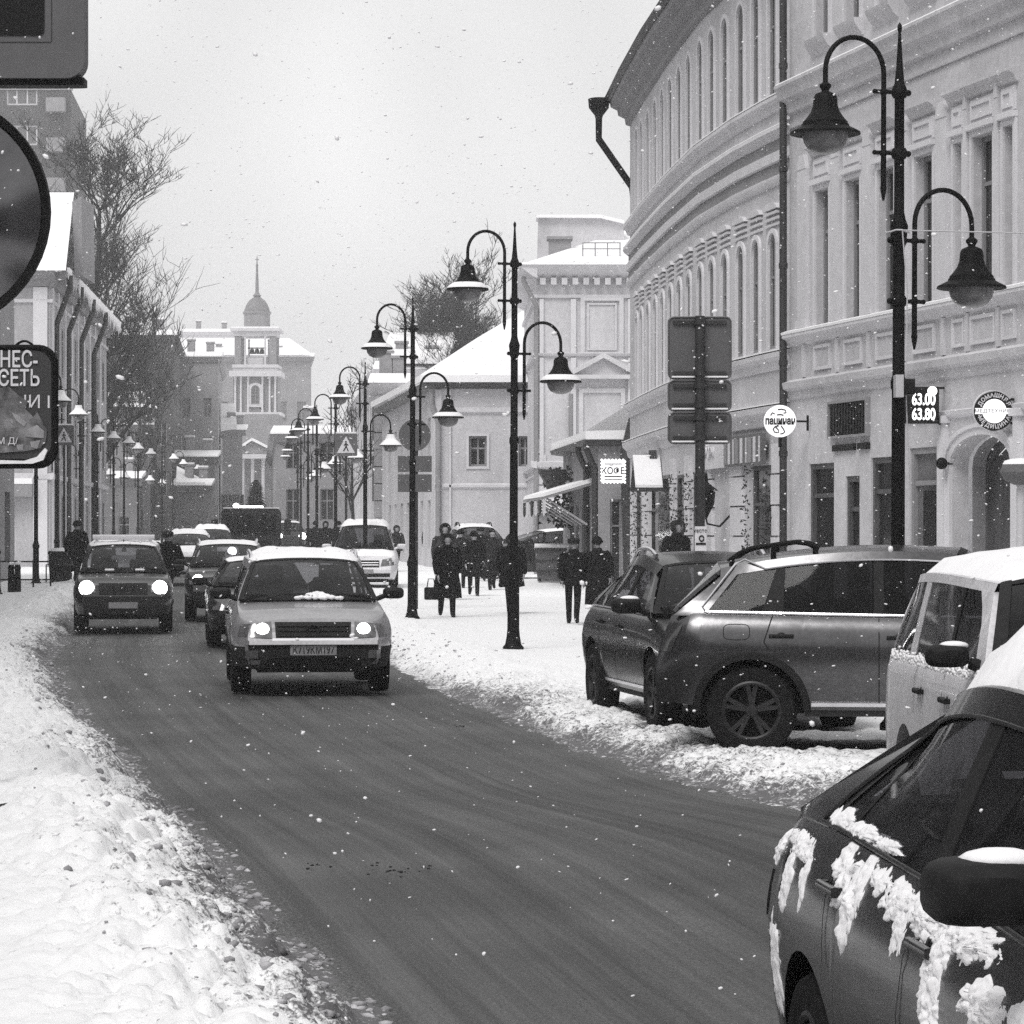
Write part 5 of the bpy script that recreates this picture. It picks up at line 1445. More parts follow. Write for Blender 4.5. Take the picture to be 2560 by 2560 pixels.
        for u0, u1, v0, v1 in ((0, 1, 0.0, 0.1), (0, 1, 0.9, 1.0), (0, 0.1, 0.1, 0.9), (0.9, 1, 0.1, 0.9)):
            q.patch(lambda u, v, off: fn2(u0 + (u1 - u0) * u, v0 + (v1 - v0) * v, off), 6, 4, 0.0, -0.02)
        hf = q.build("hatch_frame", S['paint'], c.rt, 60)
        g = MB(); g.patch(lambda u, v, off: fn2(0.08 + 0.84 * u, 0.08 + 0.84 * v, off), 8, 5, -0.004, -0.012); g.build("rear_window", gm, hf, 60)
        # dark deck, seats, wheel inside
        it = MB(); rows = []
        for i in range(9):
            x = xb0 + 0.05 + (xb1 - xb0 - 0.02) * i / 8; zz = c.belt(x) + 0.045
            rows.append([(x, -c.w(x) * 0.87, zz), (x, 0, zz + 0.0), (x, c.w(x) * 0.87, zz)])
        it.grid(rows)
        it.rbox(xb1 - 0.35, xb1 + 0.05, -c.W / 2 + 0.2, c.W / 2 - 0.2, c.belt(xb1) - 0.05, c.belt(xb1) + 0.1, 0.05, 'y')
        it.build("interior", M['interior'], c.rt, 40)
        xs_ = xt1 - 0.75
        for x, ys_ in ((xs_, (-0.36, 0.36)), (xs_ - 0.95, (-0.38, 0.38))):
            if x < xt0 + 0.1: continue
            for y in ys_:
                q = MB(); z = c.belt(x)
                q.rbox(x - 0.07, x + 0.07, y - 0.25, y + 0.25, z - 0.05, z + 0.2, 0.06, 'y'); q.rbox(x - 0.06, x + 0.05, y - 0.13, y + 0.13, z + 0.22, z + 0.4, 0.05, 'y')
                q.tube([(x, y - 0.06, z + 0.15), (x, y - 0.06, z + 0.25)], 0.012, 5); q.build("seat", M['seat'], c.rt, 40)
        q = MB(); sx = xb1 - 0.45; q.tube([(sx + 0.07 * math.sin(t), 0.36 + 0.19 * math.cos(t), c.belt(sx) + 0.06 + 0.18 * math.sin(t)) for t in [2 * math.pi * i / 16 for i in range(17)]], 0.016, 6); q.build("steering_wheel", M['interior'], c.rt, 50)
    def wheels(c):
        S = c.S; t, rm = wheel_meshes(c.r, S.get('tw', 0.23))
        tm = rmm = None
        for a in (S['xf'], S['xr']):
            for sg in (-1, 1):
                if tm is None:
                    o = t.build("wheel", M['tyre'], c.rt, 40); q = rm.build("rim", M[S.get('rimm', 'rim')], o, 40); tm, rmm = o.data, q.data
                else:
                    o = link("wheel", tm, c.rt); link("rim", rmm, o)
                o.location = (a, sg * (c.W / 2 - S.get('tw', 0.23) / 2 - 0.012), c.r)
    # details ------------------------------------------------------------
    def epatch(c, name, q, m, sgn=1, e=0.012, nu=6, nv=3, parent=None, back=-0.03):
        """panel on the front (sgn 1) or rear; q = four (y, z) corners"""
        (a, az), (b, bz), (d, dz), (f, fz) = q
        def fn(u, v, off):
            y = (a * (1 - u) + b * u) * (1 - v) + (f * (1 - u) + d * u) * v; z = (az * (1 - u) + bz * u) * (1 - v) + (fz * (1 - u) + dz * u) * v
            return (c.end(y, z, sgn) + sgn * off, y, z)
        mb = MB(); mb.patch(fn, nu, nv, e, back); return mb.build(name, M[m] if isinstance(m, str) else m, parent or c.rt, 40)
    def spatch(c, name, sg, q, m, e=0.01, nu=6, nv=2, parent=None, back=-0.02):
        (a, az), (b, bz), (d, dz), (f, fz) = q
        def fn(u, v, off):
            x = (a * (1 - u) + b * u) * (1 - v) + (f * (1 - u) + d * u) * v; z = (az * (1 - u) + bz * u) * (1 - v) + (fz * (1 - u) + dz * u) * v
            return (x + c.lean(x, z), sg * (c.side(x, z) + off), z)
        mb = MB(); mb.patch(fn, nu, nv, e, back); return mb.build(name, M[m] if isinstance(m, str) else m, parent or c.rt, 40)
    def seam(c, sg, pts, wd=0.009):
        mb = MB()
        for (x0, z0), (x1, z1) in zip(pts, pts[1:]):
            n = 5; rows = []
            dx, dz = x1 - x0, z1 - z0; l = math.hypot(dx, dz); nx, nz = -dz / l * wd / 2, dx / l * wd / 2
            for i in range(n + 1):
                x, z = x0 + dx * i / n, z0 + dz * i / n
                rows.append([(x - nx + c.lean(x, z), sg * (c.side(x - nx, z - nz) + 0.006), z - nz), (x + nx + c.lean(x, z), sg * (c.side(x + nx, z + nz) + 0.006), z + nz)])
            mb.grid(rows)
        return mb.build("door_seam", M['plastic'], c.rt, 0)
    def handle(c, sg, x, z, m=None):
        mb = MB(); y = c.side(x, z)
        mb.rbox(x - 0.1, x + 0.1, sg * (y + 0.02) - 0.012, sg * (y + 0.02) + 0.012, z - 0.014, z + 0.014, 0.01, 'x')
        for d in (-0.085, 0.085): mb.box(x + d - 0.012, x + d + 0.012, min(sg * y, sg * (y + 0.02)) - 0.01, max(sg * y, sg * (y + 0.02)), z - 0.012, z + 0.012)
        mb.ball((x, sg * (y - 0.012), z), 0.03, 8, 5, (1.6, 0.6, 1.0))
        return mb.build("door_handle", m or M['plastic'], c.rt, 40)
    def mirror(c, sg, m='plastic', x=None, sc_=1.0, snow=False, hz=0.068, dz=0.1, dy=0.16):
        x = c.S['xb1'] - 0.22 if x is None else x; z = c.belt(x) + dz; y = c.w(x) * 0.93
        mb = MB(); k = sc_
        cx, cy = x + 0.02, sg * (y + dy)
        rows = []
        for xo, f in ((0.085, 0.55), (0.06, 0.88), (0.0, 1.0), (-0.06, 0.97), (-0.065, 0.9)):
            rows.append([(cx + xo * k, cy + 0.125 * k * f * math.copysign(abs(math.cos(t)) ** 0.55, math.cos(t)), z + hz * k * f * math.copysign(abs(math.sin(t)) ** 0.6, math.sin(t))) for t in [2 * math.pi * (i + 0.5) / 20 for i in range(20)]])
        b = mb.grid(rows, True); mb.face(list(range(b, b + 20))[::-1]); mb.face(range(b + 80, b + 100))
        mb.tube([(x + 0.03, sg * (y - 0.04), z - 0.07), (x + 0.03, sg * (y + 0.06), z - 0.03)], 0.03, 8)
        o = mb.build("wing_mirror", M[m] if isinstance(m, str) else m, c.rt, 45)
        if snow:
            q = MB(); q.ball((cx - 0.01, cy - sg * 0.03, z + hz * 0.9 * k), 0.085 * k, 14, 7, (0.75, 1.0, 0.3)); q.build("mirror_snow", M['snow'], o, 60)
        return o
    def roofsnow(c, th=0.05, x0=None, x1=None, inset=0.97, name="roof_snow"):
        S = c.S; x0 = S['xt0'] if x0 is None else x0; x1 = S['xt1'] if x1 is None else x1
        mb = MB(); top, n, m_ = [], 18, 16
        def pt(i, j, off):
            y = -1 + 2 * j / m_; bl = 0.05 * (1 - y * y); x = x0 - bl + (x1 - x0 + 2 * bl) * i / n; xx = min(max(x, S['xt0']), S['xt1'])
            ed = min(1, 6 * min(i / n, 1 - i / n)) * min(1, 5 * (1 - abs(y))); ed = max(0, ed) ** 0.4
            nz = 0.75 + 0.6 * mnoise.noise((x * 2.3, y * 3, c.L)) + 0.25 * mnoise.noise((x * 9, y * 9, 1))
            return (x, y * c.wr(xx) * inset, c.rz(xx) + 0.05 * max(0, 1 - y * y) ** 0.6 + 0.004 + off * ed * th * max(0.25, nz))
        mb.grid([[pt(i, j, 1) for j in range(m_ + 1)] for i in range(n + 1)])
        return mb.build(name, M['snow'], c.rt, 60)
    def hoodsnow(c, x0, x1, th=0.03, wfac=0.86, name="bonnet_snow"):
        mb = MB(); n, m_ = 12, 16
        def pt(i, j):
            y = -1 + 2 * j / m_; x = x0 + (x1 - x0) * i / n + 0.04 * mnoise.noise((y * 4, x0, 2)); ww = c.w(x) * wfac
            ed = min(1, 5 * min(i / n, 1 - i / n)) * min(1, 5 * (1 - abs(y))); z = c.belt(x) + 0.035 * (1 - (y * wfac / 0.9) ** 2) + 0.003
            return (x + c.lean(x, z), y * ww, z + th * max(0, ed) ** 0.5 * (0.8 + 0.7 * mnoise.noise((x * 3, y * 3, 5))))
        mb.grid([[pt(i, j) for j in range(m_ + 1)] for i in range(n + 1)]); return mb.build(name, M['snow'], c.rt, 60)
    def rails(c, m='black', dy=0.06, h=0.06, x0=None, x1=None):
        S = c.S; x0 = S['xt0'] + 0.12 if x0 is None else x0; x1 = S['xt1'] - 0.3 if x1 is None else x1
        for sg in (-1, 1):
            mb = MB(); y = lambda x: sg * (c.wr(x) - dy)
            n = 8; xs = [x0 + (x1 - x0) * i / n for i in range(n + 1)]
            zz = lambda x, t: c.rz(x) + 0.035 + h * min(1, 5 * min(t, 1 - t) + 0.1)
            mb.tube([(x, y(x), zz(x, i / n)) for i, x in enumerate(xs)], 0.02, 8)
            for t in (0.04, 0.5, 0.96):
                x = x0 + (x1 - x0) * t; mb.tube([(x, y(x), c.rz(x)), (x, y(x), zz(x, t))], 0.026, 6)
            mb.build("roof_rail", M[m], c.rt, 50)
    def sideset(c, doors, handles, sides=(-1, 1), hm=None):
        for sg in sides:
            for p in doors: c.seam(sg, p)
            for x, z in handles: c.handle(sg, x, z, hm)
    def lamps(c, q, lit=None, m='lens'):
        for sg in (-1, 1):
            o = c.epatch("headlight", [(sg * y, z) for y, z in q], m, 1, 0.012)
            if lit:
                y, z, r = lit; mb = MB(); x = c.end(sg * y, z)
                mb.ball((x + 0.0, sg * y, z), r, 14, 8, (0.45, 1, 1)); mb.build("lit_bulb", M['lit'], o, 60)
    def plate(c, txt, z, sgn=1, y=0.0, hw=0.26, hh=0.056):
        o = c.epatch("licence_plate", [(y - hw, z - hh), (y + hw, z - hh), (y + hw, z + hh), (y - hw, z + hh)], 'dirtyplate', sgn, 0.03, 2, 1)
        if txt: text(txt, 0.115, M['signblack'], o, (sgn * (abs(c.end(y, z, sgn)) + 0.032), y, z), (math.radians(90), 0, math.radians(90 * sgn)), "plate_letters", 0.002, 0.0, (0.78, 1, 1))
        return o

NOSE = [(0.2, 0.12), (0.42, 0.0), (0.6, 0.0), (0.72, 0.05), (0.85, 0.1), (0.95, 0.2), (1.1, 0.35)]
TAIL = [(0.2, 0.12), (0.4, 0.0), (0.62, 0.0), (0.8, 0.05), (1.0, 0.12), (1.2, 0.2)]
def suv(**k):
    S = dict(L=4.68, W=1.83, H=1.70, zs=0.3, r=0.36, xf=1.45, xr=-1.27, belt=[(-2.34, 1.04), (-1.9, 1.12), (0.85, 1.08), (1.2, 1.06), (1.75, 0.99), (2.34, 0.84)],
             xb0=-2.22, xt0=-1.75, xt1=0.05, xb1=0.92, wr=0.62, wins=[(-2.0, -1.42, -1.66, -1.32), (-1.27, -0.42, -1.2, -0.42), (-0.32, 0.66, -0.32, 0.02)], nose=NOSE, tail=TAIL, paint=M['dark'])
    S.update(k); return S

# ---- lit silver estate car coming down the middle of the street
def car_main():
    hd = Vector((0.112, -0.994)); fr = Vector((PX(783, 33.8), 33.8))
    S = suv(L=4.7, W=1.84, H=1.60, r=0.37, xf=1.42, xr=-1.3, paint=M['bronze'], xb1=0.98, xt1=0.1, belt=[(-2.35, 0.98), (-1.9, 1.04), (0.9, 1.03), (1.2, 1.0), (1.8, 0.94), (2.15, 0.885), (2.35, 0.84)],
            nose=[(0.2, 0.12), (0.42, 0.02), (0.6, 0.0), (0.64, 0.03), (0.68, 0.06), (0.8, 0.1), (0.86, 0.16), (0.95, 0.3)], k=0.2, wr=0.7)
    ctr = fr - hd * 2.3
    c = Car("estate_car", "silver estate car with two round lit headlights driving down the middle of the road", S, (ctr.x, ctr.y, 0.0), hd)
    c.sideset([[(-0.37, 1.02), (-0.37, 0.4)], [(0.75, 1.02), (0.7, 0.75)], [(-1.3, 1.02), (-1.2, 0.8)]], [(-0.2, 0.88), (-1.08, 0.9)])
    c.lamps([(0.46, 0.655), (0.905, 0.675), (0.885, 0.80), (0.47, 0.84)], (0.57, 0.745, 0.08))
    g = c.epatch("grille", [(-0.42, 0.655), (0.42, 0.655), (0.43, 0.835), (-0.43, 0.835)], 'signblack', 1, 0.015)
    for z in (0.69, 0.745, 0.8): c.epatch("grille_bar", [(-0.4, z - 0.012), (0.4, z - 0.012), (0.4, z + 0.012), (-0.4, z + 0.012)], 'plastic', 1, 0.03, 6, 1, g)
    mb = MB(); x = c.end(0, 0.75) + 0.035; mb.tube([(x, 0.075 * math.cos(t), 0.75 + 0.05 * math.sin(t)) for t in [2 * math.pi * i / 20 for i in range(21)]], 0.01, 6); mb.build("round_badge", M['rim'], g, 50)
    c.epatch("grille_surround", [(-0.46, 0.63), (0.46, 0.63), (0.46, 0.655), (-0.46, 0.655)], 'chrome', 1, 0.03, 6, 1)
    c.epatch("bumper_top", [(-0.9, 0.585), (0.9, 0.585), (0.9, 0.63), (-0.9, 0.63)], S['paint'], 1, 0.05, 10, 1)
    c.epatch("lower_bumper", [(-0.88, 0.32), (0.88, 0.32), (0.905, 0.575), (-0.905, 0.575)], 'sooty', 1, 0.02, 10, 2)
    c.epatch("air_intake", [(-0.55, 0.36), (0.55, 0.36), (0.48, 0.44), (-0.48, 0.44)], 'signblack', 1, 0.032, 6, 1)
    for sg in (-1, 1): c.epatch("fog_lamp", [(sg * 0.62, 0.43), (sg * 0.76, 0.43), (sg * 0.76, 0.52), (sg * 0.62, 0.52)], 'lens', 1, 0.03, 3, 2)
    c.plate("К719КМ197", 0.52)
    c.mirror(-1); c.mirror(1); c.rails('chrome', 0.05, 0.04); c.roofsnow(0.075)
    for sg in (-1, 1): c.epatch("tail_light", [(sg * 0.6, 0.7), (sg * 0.85, 0.7), (sg * 0.85, 0.95), (sg * 0.6, 0.95)], 'redlens', -1)
    mb = MB()
    rr = random.Random(3)
    for k in range(110):                                       # snow caught by the wipers
        u = rr.gauss(0.58, 0.07); p = c.wsf(u, 0.02 + 0.11 * rr.random() * math.exp(-((u - 0.56) / 0.09) ** 2), 0.015); mb.ball(p, rr.uniform(0.012, 0.034), 7, 4, (1, 1.3, 0.8))
    mb.build("wiper_snow", M['snow'], c.rt, 60)
    for sg in (-1, 1): c.spatch('bumper_corner', sg, [(1.86, 0.33), (2.3, 0.33), (2.3, 0.56), (1.9, 0.56)], 'sooty', 0.012, 5, 3)
car_main()

def car_left():
    hd = Vector((0.125, -0.992)); fr = Vector((PX(308, 54.5), 54.5)); S = suv(L=4.5, W=1.82, H=1.68, r=0.37, paint=M['dark'], wr=0.67, xb1=0.98)
    ctr = fr - hd * 2.2
    c = Car("off_road_car", "dark off-road car with bright headlights and a roof light bar at the left snowbank", S, (ctr.x, ctr.y, 0.0), hd)
    c.sideset([[(-0.37, 1.08), (-0.37, 0.4)], [(0.75, 1.08), (0.7, 0.75)]], [(-0.2, 0.93), (-1.08, 0.95)])
    c.lamps([(0.5, 0.75), (0.86, 0.77), (0.88, 0.93), (0.5, 0.92)], (0.66, 0.83, 0.14))
    g = c.epatch("grille", [(-0.44, 0.72), (0.44, 0.72), (0.44, 0.92), (-0.44, 0.92)], 'signblack', 1, 0.015)
    mb = MB(); x = c.end(0, 0.82) + 0.035; mb.tube([(x, -0.2, 0.9), (x, -0.12, 0.74), (x, 0.12, 0.74), (x, 0.2, 0.9)], 0.014, 6); mb.lathe([(0.002, -0.01), (0.07, -0.01), (0.07, 0.012), (0.002, 0.012)], 14, (x, 0, 0.81), 'x'); mb.build("grille_emblem", M['rim'], g, 40)
    c.epatch("lower_bumper", [(-0.88, 0.36), (0.88, 0.36), (0.88, 0.68), (-0.88, 0.68)], 'sooty', 1, 0.03, 10, 2)
    c.plate(None, 0.52); c.mirror(-1); c.mirror(1); c.roofsnow(0.06)
    mb = MB(); x = S['xt1'] - 0.15; mb.rbox(x - 0.05, x + 0.05, -0.58, 0.58, c.H + 0.02, c.H + 0.12, 0.03, 'y')
    for y in (-0.5, 0.5): mb.box(x - 0.02, x + 0.02, y - 0.03, y + 0.03, c.H - 0.05, c.H + 0.03)
    mb.build("roof_light_bar", M['signpale'], c.rt, 40)
    mb = MB(); mb.tube([(x + 0.1, 0.0, c.H - 0.02), (x - 0.1, 0.0, c.H + 0.14)], 0.008, 5); mb.build("aerial", M['black'], c.rt, 0)
    for k in (0, 1):
        mb = MB()
        for q in range(5): mb.ball(c.wsf(0.3 + 0.35 * k + 0.02 * q, 0.04, 0.02), 0.028, 7, 4)
        mb.build("wiper_snow", M['snow'], c.rt, 60)
car_left()

def car_behind_left():
    hd = Vector((0.10, -0.995)); fr = Vector((PX(572, 60.5), 60.5)); S = suv(L=4.4, W=1.8, H=1.62, r=0.34, paint=M['charcoal'], wr=0.66, xb1=1.0)
    ctr = fr - hd * 2.2
    c = Car("hatchback_car", "dark hatchback with one bright headlight showing between the silver estate and the dark off-roader", S, (ctr.x, ctr.y, G(61)), hd)
    c.lamps([(0.42, 0.72), (0.86, 0.76), (0.88, 0.96), (0.5, 0.86)], (0.62, 0.83, 0.12)); c.epatch("grille", [(-0.38, 0.6), (0.38, 0.6), (0.38, 0.78), (-0.38, 0.78)], 'signblack'); c.plate(None, 0.48); c.mirror(-1); c.mirror(1)
    c.epatch("lower_bumper", [(-0.85, 0.34), (0.85, 0.34), (0.85, 0.56), (-0.85, 0.56)], 'sooty', 1, 0.02)
    c.rails('chrome', 0.05, 0.05); c.roofsnow(0.03)
car_behind_left()

SED = dict(belt=[(-2.3, 0.98), (-1.7, 1.02), (-1.5, 1.02), (0.8, 0.95), (1.1, 0.93), (1.8, 0.84), (2.3, 0.7)], xb0=-1.72, xt0=-0.75, xt1=-0.05, xb1=0.98, wr=0.56,
           wins=[(-1.32, -0.5, -0.72, -0.45), (-0.4, 0.62, -0.38, -0.02)])
def car_hidden():
    hd = Vector((0.11, -0.994)); fr = Vector((PX(664, 47.5), 47.5)); S = suv(L=4.5, W=1.76, H=1.45, r=0.31, zs=0.24, xf=1.35, xr=-1.3, paint=M['dark'], **SED)
    ctr = fr - hd * 2.2
    c = Car("saloon_car", "dark saloon half hidden right behind the lit silver estate", S, (ctr.x - 0.05, ctr.y, 0.0), hd)
    c.lamps([(0.45, 0.6), (0.84, 0.62), (0.84, 0.74), (0.45, 0.72)]); c.mirror(-1); c.mirror(1); c.roofsnow(0.015); c.plate(None, 0.42)
car_hidden()

def car_silver_side():
    S = suv(L=4.75, W=1.93, H=1.70, zs=0.37, r=0.365, xf=1.28, xr=-1.6, tw=0.26, paint=M['silver'], clad='plastic', e=0.45, k=0.14,
            belt=[(-2.375, 1.12), (-2.2, 1.15), (0.6, 1.1), (0.95, 1.09), (1.6, 1.0), (2.375, 0.86)], xb0=-2.24, xt0=-1.86, rbulge=0.02, xt1=0.05, xb1=0.95, wr=0.68, xpk=-0.5, crown=0.07, rail=0.075,
            wins=[(-1.98, -1.53, -1.72, -1.4), (-1.35, -0.62, -1.33, -0.62), (-0.54, 0.7, -0.54, 0.02)], glass='glass_dark', tail=[(0.2, 0.1), (0.45, 0.0), (0.75, 0.0), (0.95, 0.05), (1.12, 0.12)])
    hd = Vector((0.994, -0.11)); hd.normalize()
    ctr = Vector((3.62, 24.9))
    c = Car("silver_off_road_car", "silver off-road car parked side-on with its rear wheel in the slush", S, (ctr.x, ctr.y, 0.045), hd)
    c.sideset([[(-1.43, 1.14), (-1.5, 0.92), (-1.46, 0.86)], [(-0.58, 1.11), (-0.58, 0.42)], [(0.72, 1.08), (0.72, 0.45)]], [(-1.36, 0.97), (-0.42, 0.96)])
    for sg in (-1, 1):
        c.spatch("sill_trim", sg, [(-1.12, 0.4), (0.82, 0.4), (0.82, 0.43), (-1.12, 0.43)], 'chrome', 0.02, 8, 1)
        c.spatch("rear_lamp", sg, [(-2.37, 0.84), (-2.27, 0.84), (-2.23, 1.05), (-2.33, 1.08)], 'redlens', 0.008, 3, 3)
        mb = MB(); pts = []                                     # bright line round the side glass
        for x, z in [(-1.36, 1.14), (-1.97, 1.165), (-2.0, 1.2), (-1.74, 1.545), (-1.66, 1.58)] + [(-1.66 + 0.17 * i, c.rz(-1.66 + 0.17 * i) - 0.07) for i in range(1, 11)]:
            pts.append((x, sg * (c.gs(x, z) + 0.004), z))
        mb.tube(pts, 0.008, 6)
        mb.tube([(x, sg * (c.gs(x, c.belt(x) + 0.012) + 0.004), c.belt(x) + 0.014) for x in [-1.97 + 0.22 * i for i in range(13)]], 0.013, 6); mb.build("window_trim", M['chrome'], c.rt, 50)
    mb = MB(); n = 24; pts = []
    for i in range(n + 1):
        t = 2 * math.pi * i / n; x = -1.72 + 0.105 * math.copysign(abs(math.cos(t)) ** 0.5, math.cos(t)); z = 1.0 + 0.062 * math.copysign(abs(math.sin(t)) ** 0.5, math.sin(t)); pts.append((x, -(c.side(x, z) + 0.001), z))
    mb.tube(pts, 0.0035, 5); mb.build("fuel_flap", M['plastic'], c.rt, 30)
    c.rails('black', 0.05, 0.08, S['xt0'] + 0.06, S['xt0'] + 0.8); c.mirror(-1); c.mirror(1)
    c.lamps([(0.5, 0.72), (0.9, 0.74), (0.9, 0.9), (0.5, 0.88)]); c.epatch("grille", [(-0.42, 0.6), (0.42, 0.6), (0.42, 0.84), (-0.42, 0.84)], 'signblack'); c.plate(None, 0.5, -1)
    q = c.epatch("tailgate_window", [(-0.62, 1.13), (0.62, 1.13), (0.6, 1.2), (-0.6, 1.2)], 'plastic', -1)
car_silver_side()

def car_dark_parked():
    hd = Vector((0.17, -0.985)); hd.normalize()
    S = suv(L=4.6, W=1.9, H=1.645, r=0.365, zs=0.33, xf=1.35, xr=-1.4, paint=M['charcoal'], wr=0.6, xb0=-2.1, xt0=-1.35, xt1=0.1, xb1=0.98, crown=0.09,
            belt=[(-2.3, 0.98), (-1.8, 1.08), (0.0, 1.06), (0.9, 1.04), (1.2, 1.02), (1.75, 0.95), (2.3, 0.78)], wins=[(-1.72, -1.3, -1.4, -1.12), (-1.24, -0.36, -1.07, -0.36), (-0.27, 0.7, -0.27, 0.06)])
    c = Car("dark_crossover_car", "dark crossover parked nose-in behind the silver off-roader with reflections on its windscreen", S, (1.96, 28.85, 0.02), hd)
    c.sideset([[(-0.32, 1.05), (-0.32, 0.4)], [(0.76, 1.03), (0.72, 0.75)], [(-1.15, 1.06), (-1.05, 0.85)]], [(-0.12, 0.93), (-1.0, 0.95)])
    for sg in (-1, 1):
        c.spatch("sill_trim", sg, [(-0.95, 0.37), (0.9, 0.37), (0.9, 0.4), (-0.95, 0.4)], 'chrome', 0.015, 8, 1)
        mb = MB(); mb.tube([(x, sg * (c.gs(x, c.belt(x) + 0.012) + 0.004), c.belt(x) + 0.014) for x in [-1.74 + 0.2 * i for i in range(13)]], 0.01, 6); mb.build("window_trim", M['chrome'], c.rt, 50)
    c.mirror(-1, 'plastic', None, 1.1, True); c.mirror(1); c.lamps([(0.5, 0.7), (0.9, 0.72), (0.9, 0.86), (0.5, 0.86)]); c.epatch("grille", [(-0.4, 0.45), (0.4, 0.45), (0.46, 0.82), (-0.46, 0.82)], 'signblack'); c.plate(None, 0.5); c.rails('chrome', 0.05, 0.04)
car_dark_parked()

def car_white_boxy():
    hd = Vector((0.01, -1.0)); hd.normalize()
    S = suv(L=4.8, W=1.94, H=1.66, r=0.38, zs=0.36, xf=1.42, xr=-1.42, tw=0.26, paint=M['white'], wr=0.86, e=0.35, k=0.1, xb0=-2.36, xt0=-2.12, xt1=0.3, xb1=0.92, crown=0.03, rail=0.045, bt=0.965, pil=(1,), GP=[(0, 0.94), (0.15, 0.975), (0.4, 0.998), (0.6, 1.0), (0.85, 0.995), (0.95, 0.985), (1, 0.965)],
            belt=[(-2.4, 1.14), (0.9, 1.16), (1.0, 1.12), (1.9, 1.06), (2.4, 0.98)], nose=[(0.2, 0.08), (0.42, 0), (0.8, 0.0), (1.0, 0.06)], tail=[(0.2, 0.06), (0.45, 0), (1.1, 0.03)],
            wins=[(-2.25, -1.5, -2.06, -1.3), (-1.3, -0.24, -1.12, -0.2), (-0.16, 0.64, -0.14, 0.12)], glass='glass_dark')
    c = Car("white_boxy_car", "white boxy off-road car with thick snow on its roof parked at the right edge", S, (3.03, 14.25, 0.03), hd)
    c.sideset([[(-0.17, 1.14), (-0.17, 0.42)], [(0.82, 1.12), (0.82, 0.6)], [(-1.07, 1.14), (-1.07, 0.9)]], [(0.0, 1.02), (-0.85, 1.02)])
    c.mirror(-1, 'plastic', 0.62, 0.8, True, 0.066); c.mirror(1, 'plastic', 0.62, 0.8, False, 0.066); c.roofsnow(0.085)
    c.lamps([(0.55, 0.8), (0.9, 0.8), (0.9, 0.98), (0.55, 0.98)]); c.epatch("grille", [(-0.5, 0.75), (0.5, 0.75), (0.5, 0.96), (-0.5, 0.96)], 'plastic'); c.plate(None, 0.6); c.hoodsnow(1.05, 2.3, 0.08)
    for sg in (-1, 1):
        mb = MB(); rr = random.Random(7 + sg)
        for k in range(600):
            x = rr.uniform(-2.15, 0.75); z = c.belt(x) + rr.gauss(0.005, 0.016); mb.ball((x, sg * (c.gs(x, max(z, c.belt(x))) + 0.0), z), rr.uniform(0.006, 0.019), 6, 4, (1.7, 0.7, 0.7))
        mb.build("window_ledge_snow", M['snow'], c.rt, 60)
car_white_boxy()

